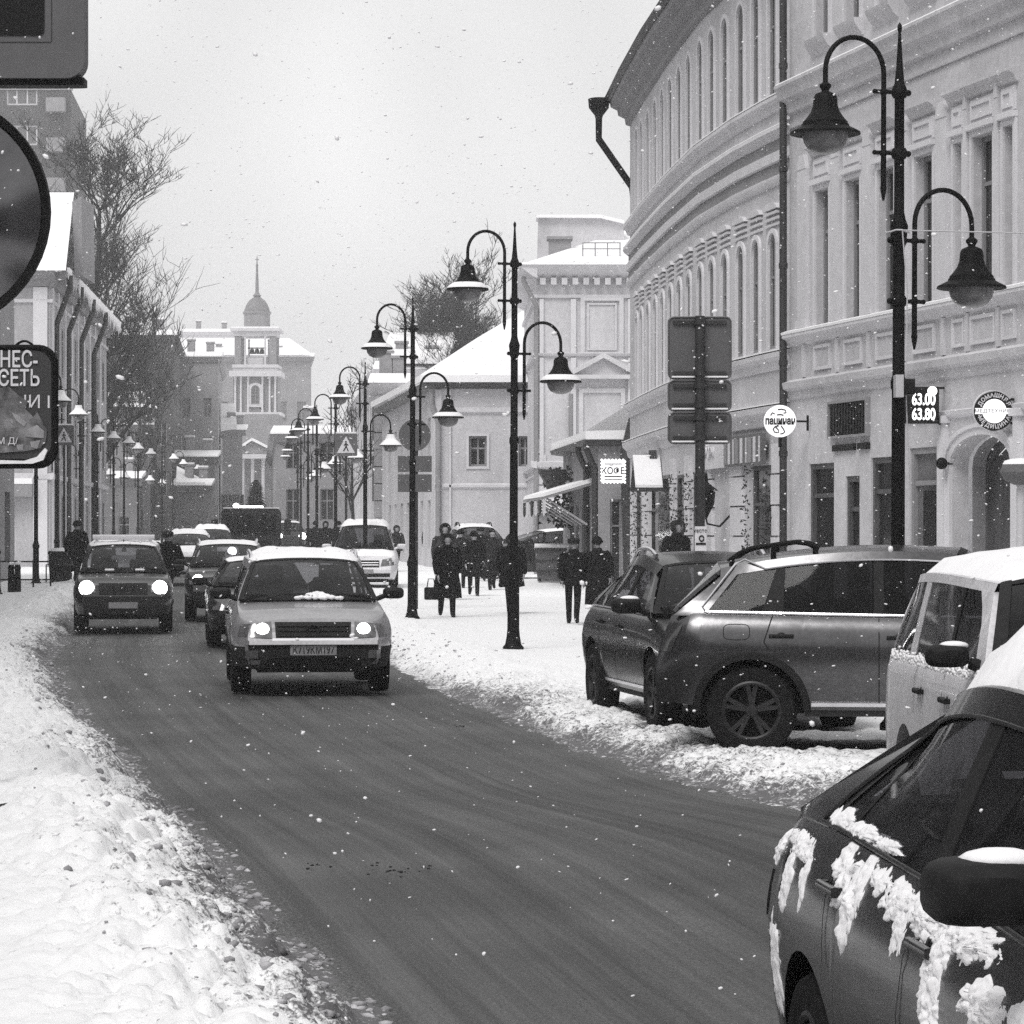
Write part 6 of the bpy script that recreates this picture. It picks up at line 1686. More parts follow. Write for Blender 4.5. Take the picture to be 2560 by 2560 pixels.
def car_near():
    hd = Vector((0.105, -0.995)); hd.normalize()
    S = suv(L=4.6, W=1.78, H=1.52, r=0.325, zs=0.22, xf=1.38, xr=-1.32, paint=M['nearblack'], wr=0.6, e=0.75, k=0.2, crown=0.045, xpk=-0.35, rail=0.07,
            belt=[(-2.3, 0.97), (-1.75, 1.03), (-1.3, 1.035), (0.3, 0.99), (0.95, 0.955), (1.3, 0.93), (1.9, 0.84), (2.3, 0.68)], xb0=-2.02, xt0=-0.98, xt1=0.02, xb1=1.05,
            wins=[(-1.42, -1.2, -0.95, -0.9), (-1.17, -0.26, -0.88, -0.3), (-0.14, 0.72, -0.2, 0.02)], glass='glass', tail=[(0.2, 0.1), (0.4, 0.0), (0.7, 0.0), (0.9, 0.03), (1.0, 0.08)])
    c = Car("near_saloon_car", "dark saloon with snow caked on its doors and roof at the lower right corner", S, (1.815, 6.99, 0.0), hd)
    c.sideset([[(-0.19, 0.98), (-0.19, 0.3)], [(0.82, 0.94), (0.78, 0.7)], [(-1.12, 1.02), (-1.02, 0.7)]], [(-1.02, 0.91), (-0.02, 0.89)], hm=S['paint'])
    c.mirror(-1, 'nearblack' if False else 'plastic', 0.84, 1.0, True, 0.07, 0.165, 0.13); c.mirror(1); c.roofsnow(0.13, S['xt0'] - 0.1)
    for sg in (-1, 1): c.spatch("rear_lamp", sg, [(-2.28, 0.68), (-1.98, 0.72), (-1.95, 0.86), (-2.28, 0.84)], 'redlens', 0.006, 4, 3)
    c.lamps([(0.45, 0.58), (0.84, 0.6), (0.84, 0.72), (0.45, 0.7)]); c.plate(None, 0.5, -1)
    c.hoodsnow(-2.27, -1.98, 0.03, 0.86, "boot_snow")
    for sg in (-1, 1):                                         # thin bright edge of the window opening
        zt = lambda q: c.rz(min(max(q, S['xt0']), S['xt1'])) - S['rail']; pts = [(-1.45, c.belt(-1.45) + 0.02)] + [(-1.45 + (0.5) * t, c.belt(-1.45) + 0.02 + (zt(-0.95) - c.belt(-1.45) - 0.02) * (t ** 0.9)) for t in (0.25, 0.5, 0.75, 1.0)] + [(-0.95 + 0.1 * i, zt(-0.95 + 0.1 * i)) for i in range(1, 10)]
        mb = MB(); mb.tube([(x, sg * (c.gs(x, z) + 0.004), z) for x, z in pts], 0.006, 6)
        mb.tube([(x, sg * (c.gs(x, c.belt(x) + 0.012) + 0.004), c.belt(x) + 0.012) for x in [-1.45 + 0.22 * i for i in range(11)]], 0.007, 6); mb.build("window_trim", M['darkpipe'] if False else M['rim'], c.rt, 50)
    # snow clinging to the flank: lumpy sheets whose edge follows noise
    rr = random.Random(5)
    def clump(name, cx, cz, rx_, rz_, sg=-1, th=0.03, seed=0, cab=False):
        n, rings = 72, 20; mb = MB(); rows = []
        for i in range(rings + 1):
            q = i / rings; row = []
            for k in range(n):
                a = 2 * math.pi * k / n; e = 1 + 0.38 * mnoise.noise((math.cos(a) * 1.6 + seed, math.sin(a) * 1.6, seed * 3.1)) + 0.26 * mnoise.noise((math.cos(a) * 3, math.sin(a) * 3, seed)) + 0.1 * mnoise.noise((math.cos(a) * 11, math.sin(a) * 11, seed))
                x = cx + math.cos(a) * rx_ * q * e; z = cz + math.sin(a) * rz_ * q * e
                if cab and z > c.belt(x): y = c.gs(x, z)
                else: z = min(z, c.belt(x) - 0.002); y = c.side(x, z)
                h = min(th, 0.03) * 0.55 * ((1 - q * q) * 1.35 + 1.0 * mnoise.noise((x * 12, z * 12, seed)) + 0.7 * mnoise.noise((x * 36, z * 36, seed)) + 0.5 * mnoise.noise((x * 90, z * 90, seed)) - 0.42) - 0.006 * (q == 1)
                row.append((x + c.lean(x, z), sg * (y + h), z))
            rows.append(row)
        mb.grid(rows[::-1], True); mb.build(name, M['snow'], c.rt, 70)
    for k, (x, z, a, b, th) in enumerate(((-0.98, 0.955, 0.16, 0.08, 0.03), (-0.8, 0.90, 0.09, 0.13, 0.03), (-0.62, 0.975, 0.13, 0.04, 0.02), (-0.42, 0.955, 0.2, 0.05, 0.025), (-0.12, 0.95, 0.24, 0.06, 0.03), (0.1, 0.925, 0.2, 0.075, 0.035), (-0.3, 0.9, 0.07, 0.09, 0.015), (0.08, 0.85, 0.09, 0.16, 0.05), (0.12, 0.75, 0.1, 0.1, 0.05), (0.25, 0.94, 0.3, 0.045, 0.035),
                                         (0.5, 0.83, 0.2, 0.06, 0.03), (0.62, 0.66, 0.26, 0.16, 0.05), (0.8, 0.58, 0.2, 0.14, 0.04), (0.85, 0.8, 0.2, 0.15, 0.05), (-1.55, 0.97, 0.2, 0.05, 0.02), (-1.62, 0.86, 0.08, 0.1, 0.015), (-1.9, 0.93, 0.12, 0.05, 0.02), (-1.75, 0.6, 0.1, 0.16, 0.012), (-1.4, 0.9, 0.05, 0.1, 0.012))):
        clump("clinging_snow", x, z, a, b, -1, th, k + 1.5)
    for k, (x, a, b, th) in enumerate(((-1.3, 0.13, 0.03, 0.02), (-1.05, 0.2, 0.026, 0.02), (-0.75, 0.16, 0.02, 0.015), (-1.36, 0.06, 0.03, 0.012))):
        clump("window_ledge_snow", x, c.belt(x) + 0.03, a, b, -1, th, k + 31.5, True)
car_near()

# ---- vehicles further off
def car_van():
    hd = Vector((0.03, -1.0)); hd.normalize(); fr = Vector((PX(908, 78.5), 78.5))
    S = suv(L=4.4, W=1.8, H=1.82, r=0.32, paint=M['white'], wr=0.66, xb0=-2.15, xt0=-2.0, xt1=0.3, xb1=1.15, crown=0.05, belt=[(-2.2, 1.1), (1.1, 1.1), (1.6, 1.02), (2.2, 0.86)], xf=1.4, xr=-1.3, wins=[(-1.9, -0.9, -1.85, -0.9), (-0.8, 0.1, -0.8, 0.1), (0.2, 0.95, 0.2, 0.32)])
    ctr = fr - hd * 2.2
    c = Car("white_van", "white van with a rounded snowy roof parked on the pavement behind a lamp post", S, (ctr.x, ctr.y, G(79) + 0.1), hd)
    c.lamps([(0.45, 0.68), (0.86, 0.72), (0.86, 0.92), (0.5, 0.86)]); g = c.epatch("grille", [(-0.42, 0.66), (0.42, 0.66), (0.42, 0.84), (-0.42, 0.84)], 'signblack'); c.plate(None, 0.55); c.mirror(-1, 'white'); c.mirror(1, 'white'); c.roofsnow(0.12); c.hoodsnow(1.25, 2.0, 0.05)
    for z in (0.72, 0.78): c.epatch("grille_bar", [(-0.4, z - 0.01), (0.4, z - 0.01), (0.4, z + 0.01), (-0.4, z + 0.01)], 'chrome', 1, 0.03, 4, 1, g)
    c.epatch("air_intake", [(-0.7, 0.4), (0.7, 0.4), (0.7, 0.5), (-0.7, 0.5)], 'signblack', 1, 0.02)
car_van()
def small_cars():
    for nm, lb, px, Y, hd, pm, sn, lit in (("white_far_car", "snow-covered light car queuing far back behind the dark off-roader", 472, 92, (0.1, -1), 'white', 0.1, None),
                                      ("second_far_car", "white car with one lit headlight beside the dark lorry", 530, 104, (0.12, -1), 'white', 0.12, (0.64, 0.8, 0.16)),
                                      ("distant_lit_car", "tiny far car with two lit headlights between the lorry and the right lamp posts", 724, 165, (0.1, -1), 'dark', 0.04, (0.64, 0.8, 0.2)),
                                      ("side_street_car", "light car with a roof rack crossing behind the walking people", 1192, 100, (0.15, -1), 'white', 0.06, None),
                                      ("dark_side_car", "dark snow-dusted car turning beside the rubbish container", 1352, 91, (-0.94, -0.34), 'dark', 0.03, None)):
        h = Vector(hd).normalized(); S = suv(L=4.4, W=1.78, H=1.62 if Y > 95 else 1.55, r=0.33, paint=M[pm], wr=0.6)
        c = Car(nm, lb, S, (PX(px, Y), Y, G(Y) + (0.15 if px > 1000 else 0.05)), h)
        c.lamps([(0.45, 0.68), (0.86, 0.7), (0.86, 0.86), (0.45, 0.84)], lit); c.epatch("grille", [(-0.4, 0.62), (0.4, 0.62), (0.4, 0.8), (-0.4, 0.8)], 'signblack'); c.mirror(-1); c.mirror(1); c.roofsnow(sn)
        if sn > 0.08: c.hoodsnow(1.05, 2.1, 0.06)
        if 'rack' in lb: c.rails('black', 0.05, 0.1)
small_cars()

def lorry():
    Y = 121.0; r = thing("lorry", "dark lorry with a broad windscreen, roof beacons and big side mirrors far down the road", "lorry", (PX(628, Y), Y, G(Y)), math.atan2(-1, 0.09)); r.scale = (0.84, 0.98, 0.82)
    m = MB(); m.rbox(-1.6, 0.0, -1.2, 1.2, 0.7, 2.85, 0.18, 'x'); m.build("cab", M['nearblack'], r, 40)
    m = MB(); m.rbox(-7.5, -1.75, -1.25, 1.25, 1.0, 2.7, 0.05, 'x'); m.build("load_box", M['charcoal'], r, 40)
    m = MB(); m.hexa([(0.01, -1.05, 1.55), (0.01, 1.05, 1.55), (-0.02, 1.02, 2.55), (-0.02, -1.02, 2.55), (0.03, -1.05, 1.55), (0.03, 1.05, 1.55), (0.0, 1.02, 2.55), (0.0, -1.02, 2.55)]); m.build("windscreen", M['glass_dark'], r, 0)
    m = MB(); m.rbox(-0.1, 0.12, -1.2, 1.2, 0.4, 0.85, 0.06, 'y'); m.build("bumper", M['plastic'], r, 40)
    m = MB(); m.box(0.0, 0.05, -0.8, 0.8, 0.95, 1.35)
    for z in (1.02, 1.12, 1.22): m.box(0.05, 0.07, -0.75, 0.75, z, z + 0.04)
    m.build("grille", M['plastic'], r, 0)
    for s in (-1, 1):
        m = MB(); m.rbox(-0.35, -0.2, s * 1.5 - 0.14, s * 1.5 + 0.14, 1.55, 2.3, 0.04, 'x'); m.tube([(-0.3, s * 1.15, 2.35), (-0.27, s * 1.5, 2.3)], 0.025, 6); m.build("wing_mirror", M['plastic'], r, 40)
        m = MB(); m.rbox(0.1, 0.15, s * 0.9 - 0.16, s * 0.9 + 0.16, 0.52, 0.74, 0.04, 'x'); m.build("headlight", M['lens'], r, 40)
    m = MB(); m.rbox(-0.6, -0.3, -0.5, 0.5, 2.86, 2.98, 0.04, 'y'); m.ball((-0.4, -0.62, 2.98), 0.13, 10, 6); m.build("roof_beacon", M['lit'], r, 40)
    m = MB()
    m.box(-1.55, -0.05, -1.15, 1.15, 2.851, 2.9); m.build("roof_snow", M['snow'], r, 0)
    t, rm = wheel_meshes(0.48, 0.32); o = t.build("wheel", M['tyre'], r, 40); o.location = (-0.75, 1.0, 0.48); q = rm.build("rim", M['rim'], o, 40)
    for x, s in ((-0.75, -1), (-5.8, 1), (-5.8, -1)):
        p = link("wheel", o.data, r); p.location = (x, s * 1.0, 0.48); link("rim", q.data, p)
lorry()

# ------------------------------------------------------------------ street lamps
def lamp_parts():
    P_ = MB()                                                  # post with moulded foot and spear tip, 6.05 m
    P_.lathe([(0.15, 0), (0.15, 0.05), (0.115, 0.09), (0.095, 0.2), (0.085, 0.3), (0.082, 1.0), (0.098, 1.03), (0.098, 1.1), (0.078, 1.14), (0.06, 1.22), (0.056, 2.9), (0.067, 2.92), (0.067, 2.98), (0.052, 3.02), (0.05, 4.12), (0.062, 4.16), (0.074, 4.26), (0.078, 4.3), (0.056, 4.36),
              (0.044, 4.42), (0.041, 5.45), (0.06, 5.48), (0.042, 5.52), (0.04, 5.55), (0.03, 5.64), (0.012, 5.95), (0.02, 5.98), (0.02, 6.01), (0.003, 6.04)], 14)
    A = MB()                                                   # swan-neck arm, local: x outward, z = 0 at the shade's rim
    sx0, R = 0.15, 0.275
    pts = [(sx0, 0, -0.56), (sx0, 0, -0.48), (sx0, 0, 0.52)] + [(sx0 + R - R * math.cos(t), 0, 0.52 + R * math.sin(t) * 1.08) for t in [math.pi * i / 16 for i in range(1, 17)]] + [(sx0 + 2 * R, 0, 0.38)]
    A.tube(pts, [0.008, 0.024] + [0.022] * (len(pts) - 2), 10)
    for z in (-0.15, 0.37):
        A.tube([(0.0, 0, z), (0.23, 0, z)], 0.018, 8); A.ball((sx0, 0, z), 0.036, 10, 6); A.ball((0.235, 0, z), 0.022, 8, 5); A.ball((-0.085, 0, z), 0.028, 8, 5); A.lathe([(0.055, -0.045), (0.068, -0.02), (0.068, 0.02), (0.055, 0.045)], 14, (0, 0, z))
    A.ball((sx0, 0, -0.45), 0.03, 8, 5)
    sx = sx0 + 2 * R
    S = MB(); S.lathe([(0.024, 0.42), (0.05, 0.4), (0.05, 0.38), (0.035, 0.36), (0.03, 0.345), (0.085, 0.32), (0.1, 0.29), (0.105, 0.22), (0.125, 0.165), (0.165, 0.11), (0.19, 0.085), (0.19, 0.07), (0.2, 0.065), (0.205, 0.045), (0.295, 0.0), (0.3, -0.02), (0.285, -0.025), (0.2, 0.0)], 24, (sx, 0, 0), caps=False)
    Gb = MB(); Gb.lathe([(0.195, 0.0), (0.195, -0.04), (0.18, -0.095), (0.145, -0.145), (0.09, -0.175), (0.04, -0.187), (0.001, -0.19)], 20, (sx, 0, 0), caps=False)
    Sn = MB(); Sn.lathe([(0.203, 0.085), (0.22, 0.075), (0.265, 0.045), (0.288, 0.016), (0.292, 0.006)], 20, (sx, 0, 0), caps=False)
    Sb = MB(); Sb.lathe([(0.1, 0.30), (0.112, 0.25), (0.118, 0.21), (0.15, 0.155), (0.2, 0.11), (0.25, 0.06), (0.293, 0.02), (0.298, 0.006)], 20, (sx, 0, 0), caps=False)
    mk = lambda b, nm, m, ang=40: b.build(nm, m, None, ang)
    obs = [mk(P_, "post", M['black']), mk(A, "arm", M['black']), mk(S, "lamp_shade", M['black'], 30), mk(Gb, "globe", M['globe'], 60), mk(Sn, "shade_snow", M['snow'], 60), mk(Sb, "shade_snow", M['snow'], 60)]
    me = [o.data for o in obs]
    for o in obs: bpy.data.objects.remove(o)
    return me
LP = lamp_parts()
RIM_HI, RIM_LO = 5.07, 3.81
def lamp(label, X, Y, z0, group, rot=0.0, snow=(1, 0), lean=0.0):
    t = thing("street_lamp", label, "street lamp", (X, Y, z0), rot, group)
    t.rotation_euler = (0, lean, rot)
    link("post", LP[0], t)
    for sgn, z, k in ((-1, RIM_HI, snow[0]), (1, RIM_LO, snow[1])):
        a = link("arm", LP[1], t); a.location = (0, 0, z); a.rotation_euler = (0, 0, math.pi if sgn < 0 else 0)
        link("lamp_shade", LP[2], a); link("globe", LP[3], a)
        if k: link("shade_snow", LP[3 + k], a)
    return t
GR, GL = "lamp posts along the right pavement", "lamp posts along the left pavement"
def solveY(py):                                              # distance at which an upper lamp rim shows at photo row py
    Y = 50.0
    for _ in range(40): Y = (G(Y) + SW + RIM_HI - CH) * F / (HY - py)
    return Y
R1 = lamp("nearest lamp post, tall black one at the right in front of the plaster house", PX(2243, 25.6), 25.6, 0.16, GR, 0.35, (0, 0), 0.004)
lamp("second nearest lamp post on the right, a walker passing behind its foot", PX(1283, 42.2), 42.2, 0.18, GR, 0.35, (1, 1), 0.004)
lamp("third lamp post on the right, left of the woman in a long coat", PX(1030, 56), 56, 0.2, GR, 0.35, (1, 1), 0.003)
nth = ["fourth lamp post of the right row, standing in front of the white van", "fifth lamp post of the right row, just left of the blue-plate crossing sign", "sixth lamp post of the right row", "seventh lamp post of the right row", "eighth lamp post of the right row", "ninth lamp post of the right row", "tenth lamp post of the right row", "eleventh lamp post of the right row", "twelfth and farthest lamp post of the right row"]
nth[1] = "fifth lamp post of the right row, left of the pedestrian crossing sign"
for (px, py), lb in zip(((913, 993), (839, 1047), (792, 1075), (770, 1095), (752, 1126), (744, 1141), (738, 1153), (735, 1165), (733, 1176)), nth):
    Y = solveY(py); lamp(lb, PX(px, Y), Y, G(Y) + SW - 0.02, GR, 0.3, (1, 2))
Yprev = None
lf = ["first lamp post of the left row, at the very left edge of the picture", "lamp post of the left row under the corner of the poster sign", "second lamp post of the left row, behind the rubbish bin", "third lamp post of the left row", "fourth lamp post of the left row", "fifth lamp post of the left row", "sixth lamp post of the left row", "seventh lamp post of the left row", "eighth lamp post of the left row", "ninth lamp post of the left row", "tenth lamp post of the left row", "eleventh lamp post of the left row", "twelfth lamp post of the left row", "thirteenth lamp post of the left row, beside the church porch", "fourteenth lamp post of the left row", "farthest lamp post of the left row"]
for (px, py), lb in zip(((-8, 960), (90, 1003), (142, 1037), (200, 1080), (243, 1096), (284, 1108), (310, 1122), (345, 1135), (405, 1147), (432, 1160), (470, 1172), (512, 1190), (560, 1204), (585, 1214), (604, 1224)), lf):
    Y = solveY(py); t = lamp(lb, PX(px, Y), Y, G(Y) + SW, GL, math.pi - 0.1, (2, 2))
    # on this side the higher arm reaches over the road
for o in [o for o in COL.objects if o.get("group") == GL]: o.rotation_euler = (0, 0, math.pi - 0.1)

# cable tied round the nearest lamp post
def cable():
    m = MB(); z = PZ(580, 25.6); x0 = PX(2243, 25.6)
    m.tube([(x0 + 0.02, 25.45, z), (x0 + 1.1, 25.5, z - 0.02), (x0 + 2.6, 25.6, z + 0.01)], 0.006, 5); m.tube([(x0 + 0.1 * math.cos(t), 25.6 + 0.11 * math.sin(t), z + 0.01 * math.sin(3 * t)) for t in [i * 0.5 for i in range(14)]], 0.008, 5)
    m.tube([(x0 + 0.03, 25.49, z), (x0 + 0.07, 25.48, z - 0.5), (x0 + 0.06, 25.48, z - 1.4), (x0 + 0.09, 25.48, z - 2.2)], 0.006, 5)
    tag(m.build("cable", M['cable'], None, 0), "thin pale cable tied round the nearest lamp post and running off to the right", "cable")
cable()

# ------------------------------------------------------------------ signs
def rrect(w, h, r, n=6):
    o = []
    for cx, cy, st in ((w / 2 - r, h / 2 - r, 0), (-w / 2 + r, h / 2 - r, 90), (-w / 2 + r, -h / 2 + r, 180), (w / 2 - r, -h / 2 + r, 270)):
        for k in range(n + 1): t = math.radians(st + 90 * k / n); o.append((cx + r * math.cos(t), cy + r * math.sin(t)))
    return o
def plate(mb, poly, y0, y1): mb.prism(poly, lambda p: (p[0], y0, p[1]), lambda p: (p[0], y1, p[1]))

def road_sign_back():
    Y = 33.7; t = thing("road_sign", "back of a stack of three grey road signs on a tall post", "road sign", (PX(1750, Y), Y, 0.1)); k = Y / F; Z = lambda py: PZ(py, Y) - 0.1
    m = MB(); m.tube([(0, 0, 0), (0, 0, Z(790))], 0.055, 12); m.build("post", M['darkpipe'], t, 50)
    for a, b in ((792, 946), (951, 1026), (1031, 1108)):
        h = (b - a) * k; m = MB(); po = [(x, z + (Z(a) + Z(b)) / 2) for x, z in rrect(156 * k, h, 0.06)]
        plate(m, po, 0.062, 0.077); p = m.build("sign_plate", M['signgrey'], t, 0)
        m = MB(); m.tube([(x, 0.06, z) for x, z in po + po[:1]], 0.012, 6); m.build("folded_rim", M['signgrey'], p, 50)
        for zz in (Z(b) + 0.06, Z(a) - 0.06):
            m = MB(); m.lathe([(0.07, -0.03), (0.07, 0.03)], 12, (0, 0, zz)); m.box(-0.3, 0.3, 0.03, 0.06, zz - 0.02, zz + 0.02); m.build("clamp", M['darkpipe'], p, 40)
        m = MB(); m.box(-70 * k, 70 * k, 0.03, 0.06, Z(b) + 0.012, Z(b) + 0.03); m.build("rim_snow", M['snow'], p, 0)
    m = MB(); m.rbox(-0.065, 0.07, -0.12, -0.06, Z(1385), Z(1316), 0.01, 'z'); nb = m.build("notice_board", M['signpale'], t, 0)
    text("РЕСТО", 0.045, M['signblack'], nb, (0.0, -0.125, Z(1328)), name="notice_letters", ext=0.002)
    m = MB(); m.tube([(0.01 + 0.025 * math.cos(a), -0.124, Z(1346) + 0.03 * math.sin(a)) for a in [0.5 * i for i in range(13)]], 0.008, 5); m.box(-0.055, 0.06, -0.128, -0.12, Z(1362), Z(1357)); m.build("notice_mark", M['signblack'], nb, 0)
road_sign_back()

def big_left_signs():
    Y = 18.0; k = Y / F; x0 = PX(-60, Y); t = thing("sign_post", "dark steel post carrying the signs just outside the left edge", "post", (x0, Y + 0.25, 0.2))
    m = MB(); m.tube([(0, 0, 0), (0, 0, 5.6)], 0.042, 12); m.lathe([(0.09, 0), (0.09, 0.05), (0.05, 0.12)], 12); m.build("post", M['black'], t, 50)
    # light box at the top
    W, H = 470 * k, 520 * k; cx = PX(216, Y) - W / 2; zb = PZ(200, Y); cz = zb + H / 2
    t = thing("light_box", "grey light box with a dark inset screen hanging at the top left corner", "light box", (cx, Y - 0.02, zb))
    m = MB(); plate(m, [(x, z + H / 2) for x, z in rrect(W, H, 0.11)], -0.06, 0.1); b = m.build("casing", M['signgrey'], t, 30)
    sw, sh = W - 2 * 100 * k, H - 2 * 106 * k
    m = MB(); plate(m, [(x, z + H / 2) for x, z in rrect(sw, sh, 0.03)], -0.068, -0.055); m.build("dark_screen", M['signblack'], b, 0)
    m = MB(); po = [(x, z + H / 2) for x, z in rrect(sw + 36 * k, sh + 34 * k, 0.01)]; m.tube([(x, -0.06, z) for x, z in po + po[:1]], 0.004, 5); m.build("screen_surround", M['darkpipe'], b, 0)
    m = MB(); plate(m, [(x * 0.985, z * 0.04 - 0.012) for x, z in rrect(W, H, 0.085)], -0.02, 0.12); m.build("underside", M['signblack'], b, 0)
    # convex mirror
    R = 296 * k; mx, mz = PX(-169, Y), PZ(531, Y)
    t = thing("traffic_mirror", "round convex traffic mirror with a dark rim at the left edge", "mirror", (mx, Y, mz))
    m = MB(); m.lathe([(R * 0.93, 0.02), (R * 0.94, -0.05), (R, -0.06), (R * 1.005, 0.0), (R * 0.96, 0.06), (R * 0.3, 0.1), (0.01, 0.1)], 48, ax='y', caps=False); m.build("rim", M['black'], t, 40)
    m = MB(); m.lathe([(0.001, -0.13)] + [(R * 0.95 * q, -0.13 + 0.11 * q * q) for q in (0.15, 0.3, 0.45, 0.6, 0.75, 0.9, 1.0)], 48, ax='y', caps=False); mm = mat("mirror_face", 0.14, 0.14, 0.95, nz=(1.6, 0.6, 1.2)); m.build("mirror_face", mm, t, 60)
    m = MB(); m.lathe([(R * 0.45, -0.14), (R * 0.62, -0.13), (R * 0.66, -0.02)], 24, ax='y', caps=False) if False else m.tube([(0, 0.1, 0), (0, 0.28, 0)], 0.03, 8); m.build("bracket", M['black'], t, 0)
    # poster sign
    W, H = 330 * k, 300 * k; cx = PX(138, Y) - W / 2; zb = PZ(1166, Y); X = lambda px: PX(px, Y) - cx; Z = lambda py: PZ(py, Y) - zb
    t = thing("poster_sign", "dark rounded poster sign with white Cyrillic lettering and a torn paper bill", "sign", (cx, Y + 0.06, zb))
    m = MB(); plate(m, [(x, z + H / 2) for x, z in rrect(W, H, 0.1)], -0.03, 0.05); b = m.build("panel", M['signblack'], t, 0)
    m = MB(); po = [(x, z + H / 2) for x, z in rrect(W - 0.01, H - 0.01, 0.1)]; m.tube([(x, -0.02, z) for x, z in po + po[:1]], 0.018, 8); m.build("rim", M['black'], b, 50)
    m = MB(); fc = [(x * 0.93, z * 0.9 + H / 2 + 0.01) for x, z in rrect(W, H, 0.1)]; plate(m, fc, -0.034, -0.028); m.build("face", mat("poster_face", 0.035, 0.5), b, 0)
    for s, px, py, sz in (("ЗНЕС-", 33, 900, 0.135), ("СЕТЬ", 46, 947, 0.135)):
        text(s, sz, M['signpale'], b, (X(px), -0.04, Z(py)), name="letters", ext=0.003, bold=0.002, scale=(0.72, 1, 1))
    text("I МИНИ I", 0.11, M['signpale'], b, (X(30), -0.037, Z(1006)), name="letters", ext=0.002)
    text("М Д/", 0.055, M['signpale'], b, (X(18), -0.052, Z(1103)), name="letters", ext=0.002)
    m = MB(); pol = [(X(-60), Z(985)), (X(20), Z(965)), (X(42), Z(985)), (X(70), Z(1005)), (X(60), Z(1020)), (X(82), Z(1042)), (X(92), Z(1030)), (X(116), Z(1074)), (X(114), Z(1100)), (X(100), Z(1120)), (X(60), Z(1128)), (X(20), Z(1130)), (X(-60), Z(1140))]
    plate(m, pol, -0.046, -0.036); m.build("torn_bill", mat("torn_poster", 0.1, 0.8, nz=(9, 0.1, 2.4), nz2=(4, 0.3, 1.9)), b, 0)
    for pl in ([(28, 1030), (48, 1040), (66, 1056), (60, 1066), (40, 1052)], [(62, 1075), (92, 1062), (110, 1078), (108, 1095), (64, 1092)], [(22, 1052), (30, 1046), (34, 1062)], [(74, 1104), (100, 1100), (92, 1122), (78, 1118)], [(40, 1112), (58, 1110), (56, 1126), (44, 1126)]):
        m = MB(); plate(m, [(X(a), Z(b_)) for a, b_ in pl], -0.05, -0.045); m.build("paper_scrap", M['dirtyplate'], b, 0)
    m = MB(); plate(m, [(X(-70), Z(1148)), (X(60), Z(1152)), (X(92), Z(1142)), (X(112), Z(1120)), (X(118), Z(1126)), (X(108), Z(1150)), (X(80), Z(1159)), (X(-70), Z(1160))], -0.06, -0.03); m.build("rim_snow", M['snow'], b, 30)
    m = MB(); m.tube([(X(35 + 22 * i / 5.0 * 1.0), 0.0, Z(862 - 11 * math.sin(math.pi * i / 10))) for i in range(11)], 0.008, 6); m.build("hanging_loop", M['black'], b, 50)
big_left_signs()

def crossing_sign(label, px, py, Y, w, rot=0.0):
    z = PZ(py, Y); t = thing("crossing_sign", label, "road sign", (PX(px, Y), Y, z), rot); h = w / 2
    m = MB(); plate(m, rrect(w, w, 0.05), -0.02, 0.01); b = m.build("plate", M['plaster_dark'], t, 0)
    m = MB(); plate(m, [(-0.4 * w, -0.36 * w), (0.4 * w, -0.36 * w), (0, 0.38 * w)], -0.028, -0.02); m.build("white_triangle", M['signpale'], b, 0)
    m = MB(); s = w
    m.ball((0.0, -0.03, 0.13 * s), 0.04 * s, 10, 6, (1, 0.2, 1))
    for pts in ([(0, 0.09), (0.01, -0.06)], [(0.01, -0.06), (0.1, -0.27)], [(0.01, -0.06), (-0.04, -0.16), (-0.11, -0.27)], [(0, 0.06), (0.09, -0.02)], [(0, 0.06), (-0.08, -0.03)]): m.tube([(x * s, -0.03, zz * s) for x, zz in pts], 0.026 * s, 6)
    m.build("walking_figure", M['signblack'], b, 40)
    m = MB(); m.tube([(0, 0.05, h * 0.9), (0, 0.05, -z + G(Y) + 0.2)], 0.035, 8); m.build("post", M['darkpipe'], t, 50)
    m = MB(); m.box(-h * 0.9, h * 0.9, -0.02, 0.02, h, h + 0.04); m.build("sign_snow", M['snow'], b, 0)
crossing_sign("pedestrian crossing sign hanging between the right-hand lamp posts", 865, 1112, 82, 0.62)
crossing_sign("pedestrian crossing sign on the left behind the poster sign", 160, 1088, 84, 0.56)
def round_back_sign():
    Y = 62.0; t = thing("round_sign", "back of a round grey traffic sign behind the third lamp post", "road sign", (PX(1037, Y), Y, PZ(1088, Y))); R = 40 * Y / F
    m = MB(); m.lathe([(0.001, -0.012), (R, -0.012), (R, 0.012), (0.001, 0.012)], 32, ax='y', caps=False); m.build("disc", M['signgrey'], t, 30)
    m = MB(); m.tube([(0.03, 0.05, R), (0.03, 0.05, -PZ(1088, Y) + 0.2)], 0.035, 8); m.build("post", M['darkpipe'], t, 50)
    for a, b in ((1140, 1180), (1186, 1230)):
        m = MB(); m.box(-0.35, 0.35, -0.012, 0.012, PZ(b, Y) - PZ(1088, Y), PZ(a, Y) - PZ(1088, Y)); m.build("supplementary_plate", M['signgrey'], t, 0)
round_back_sign()

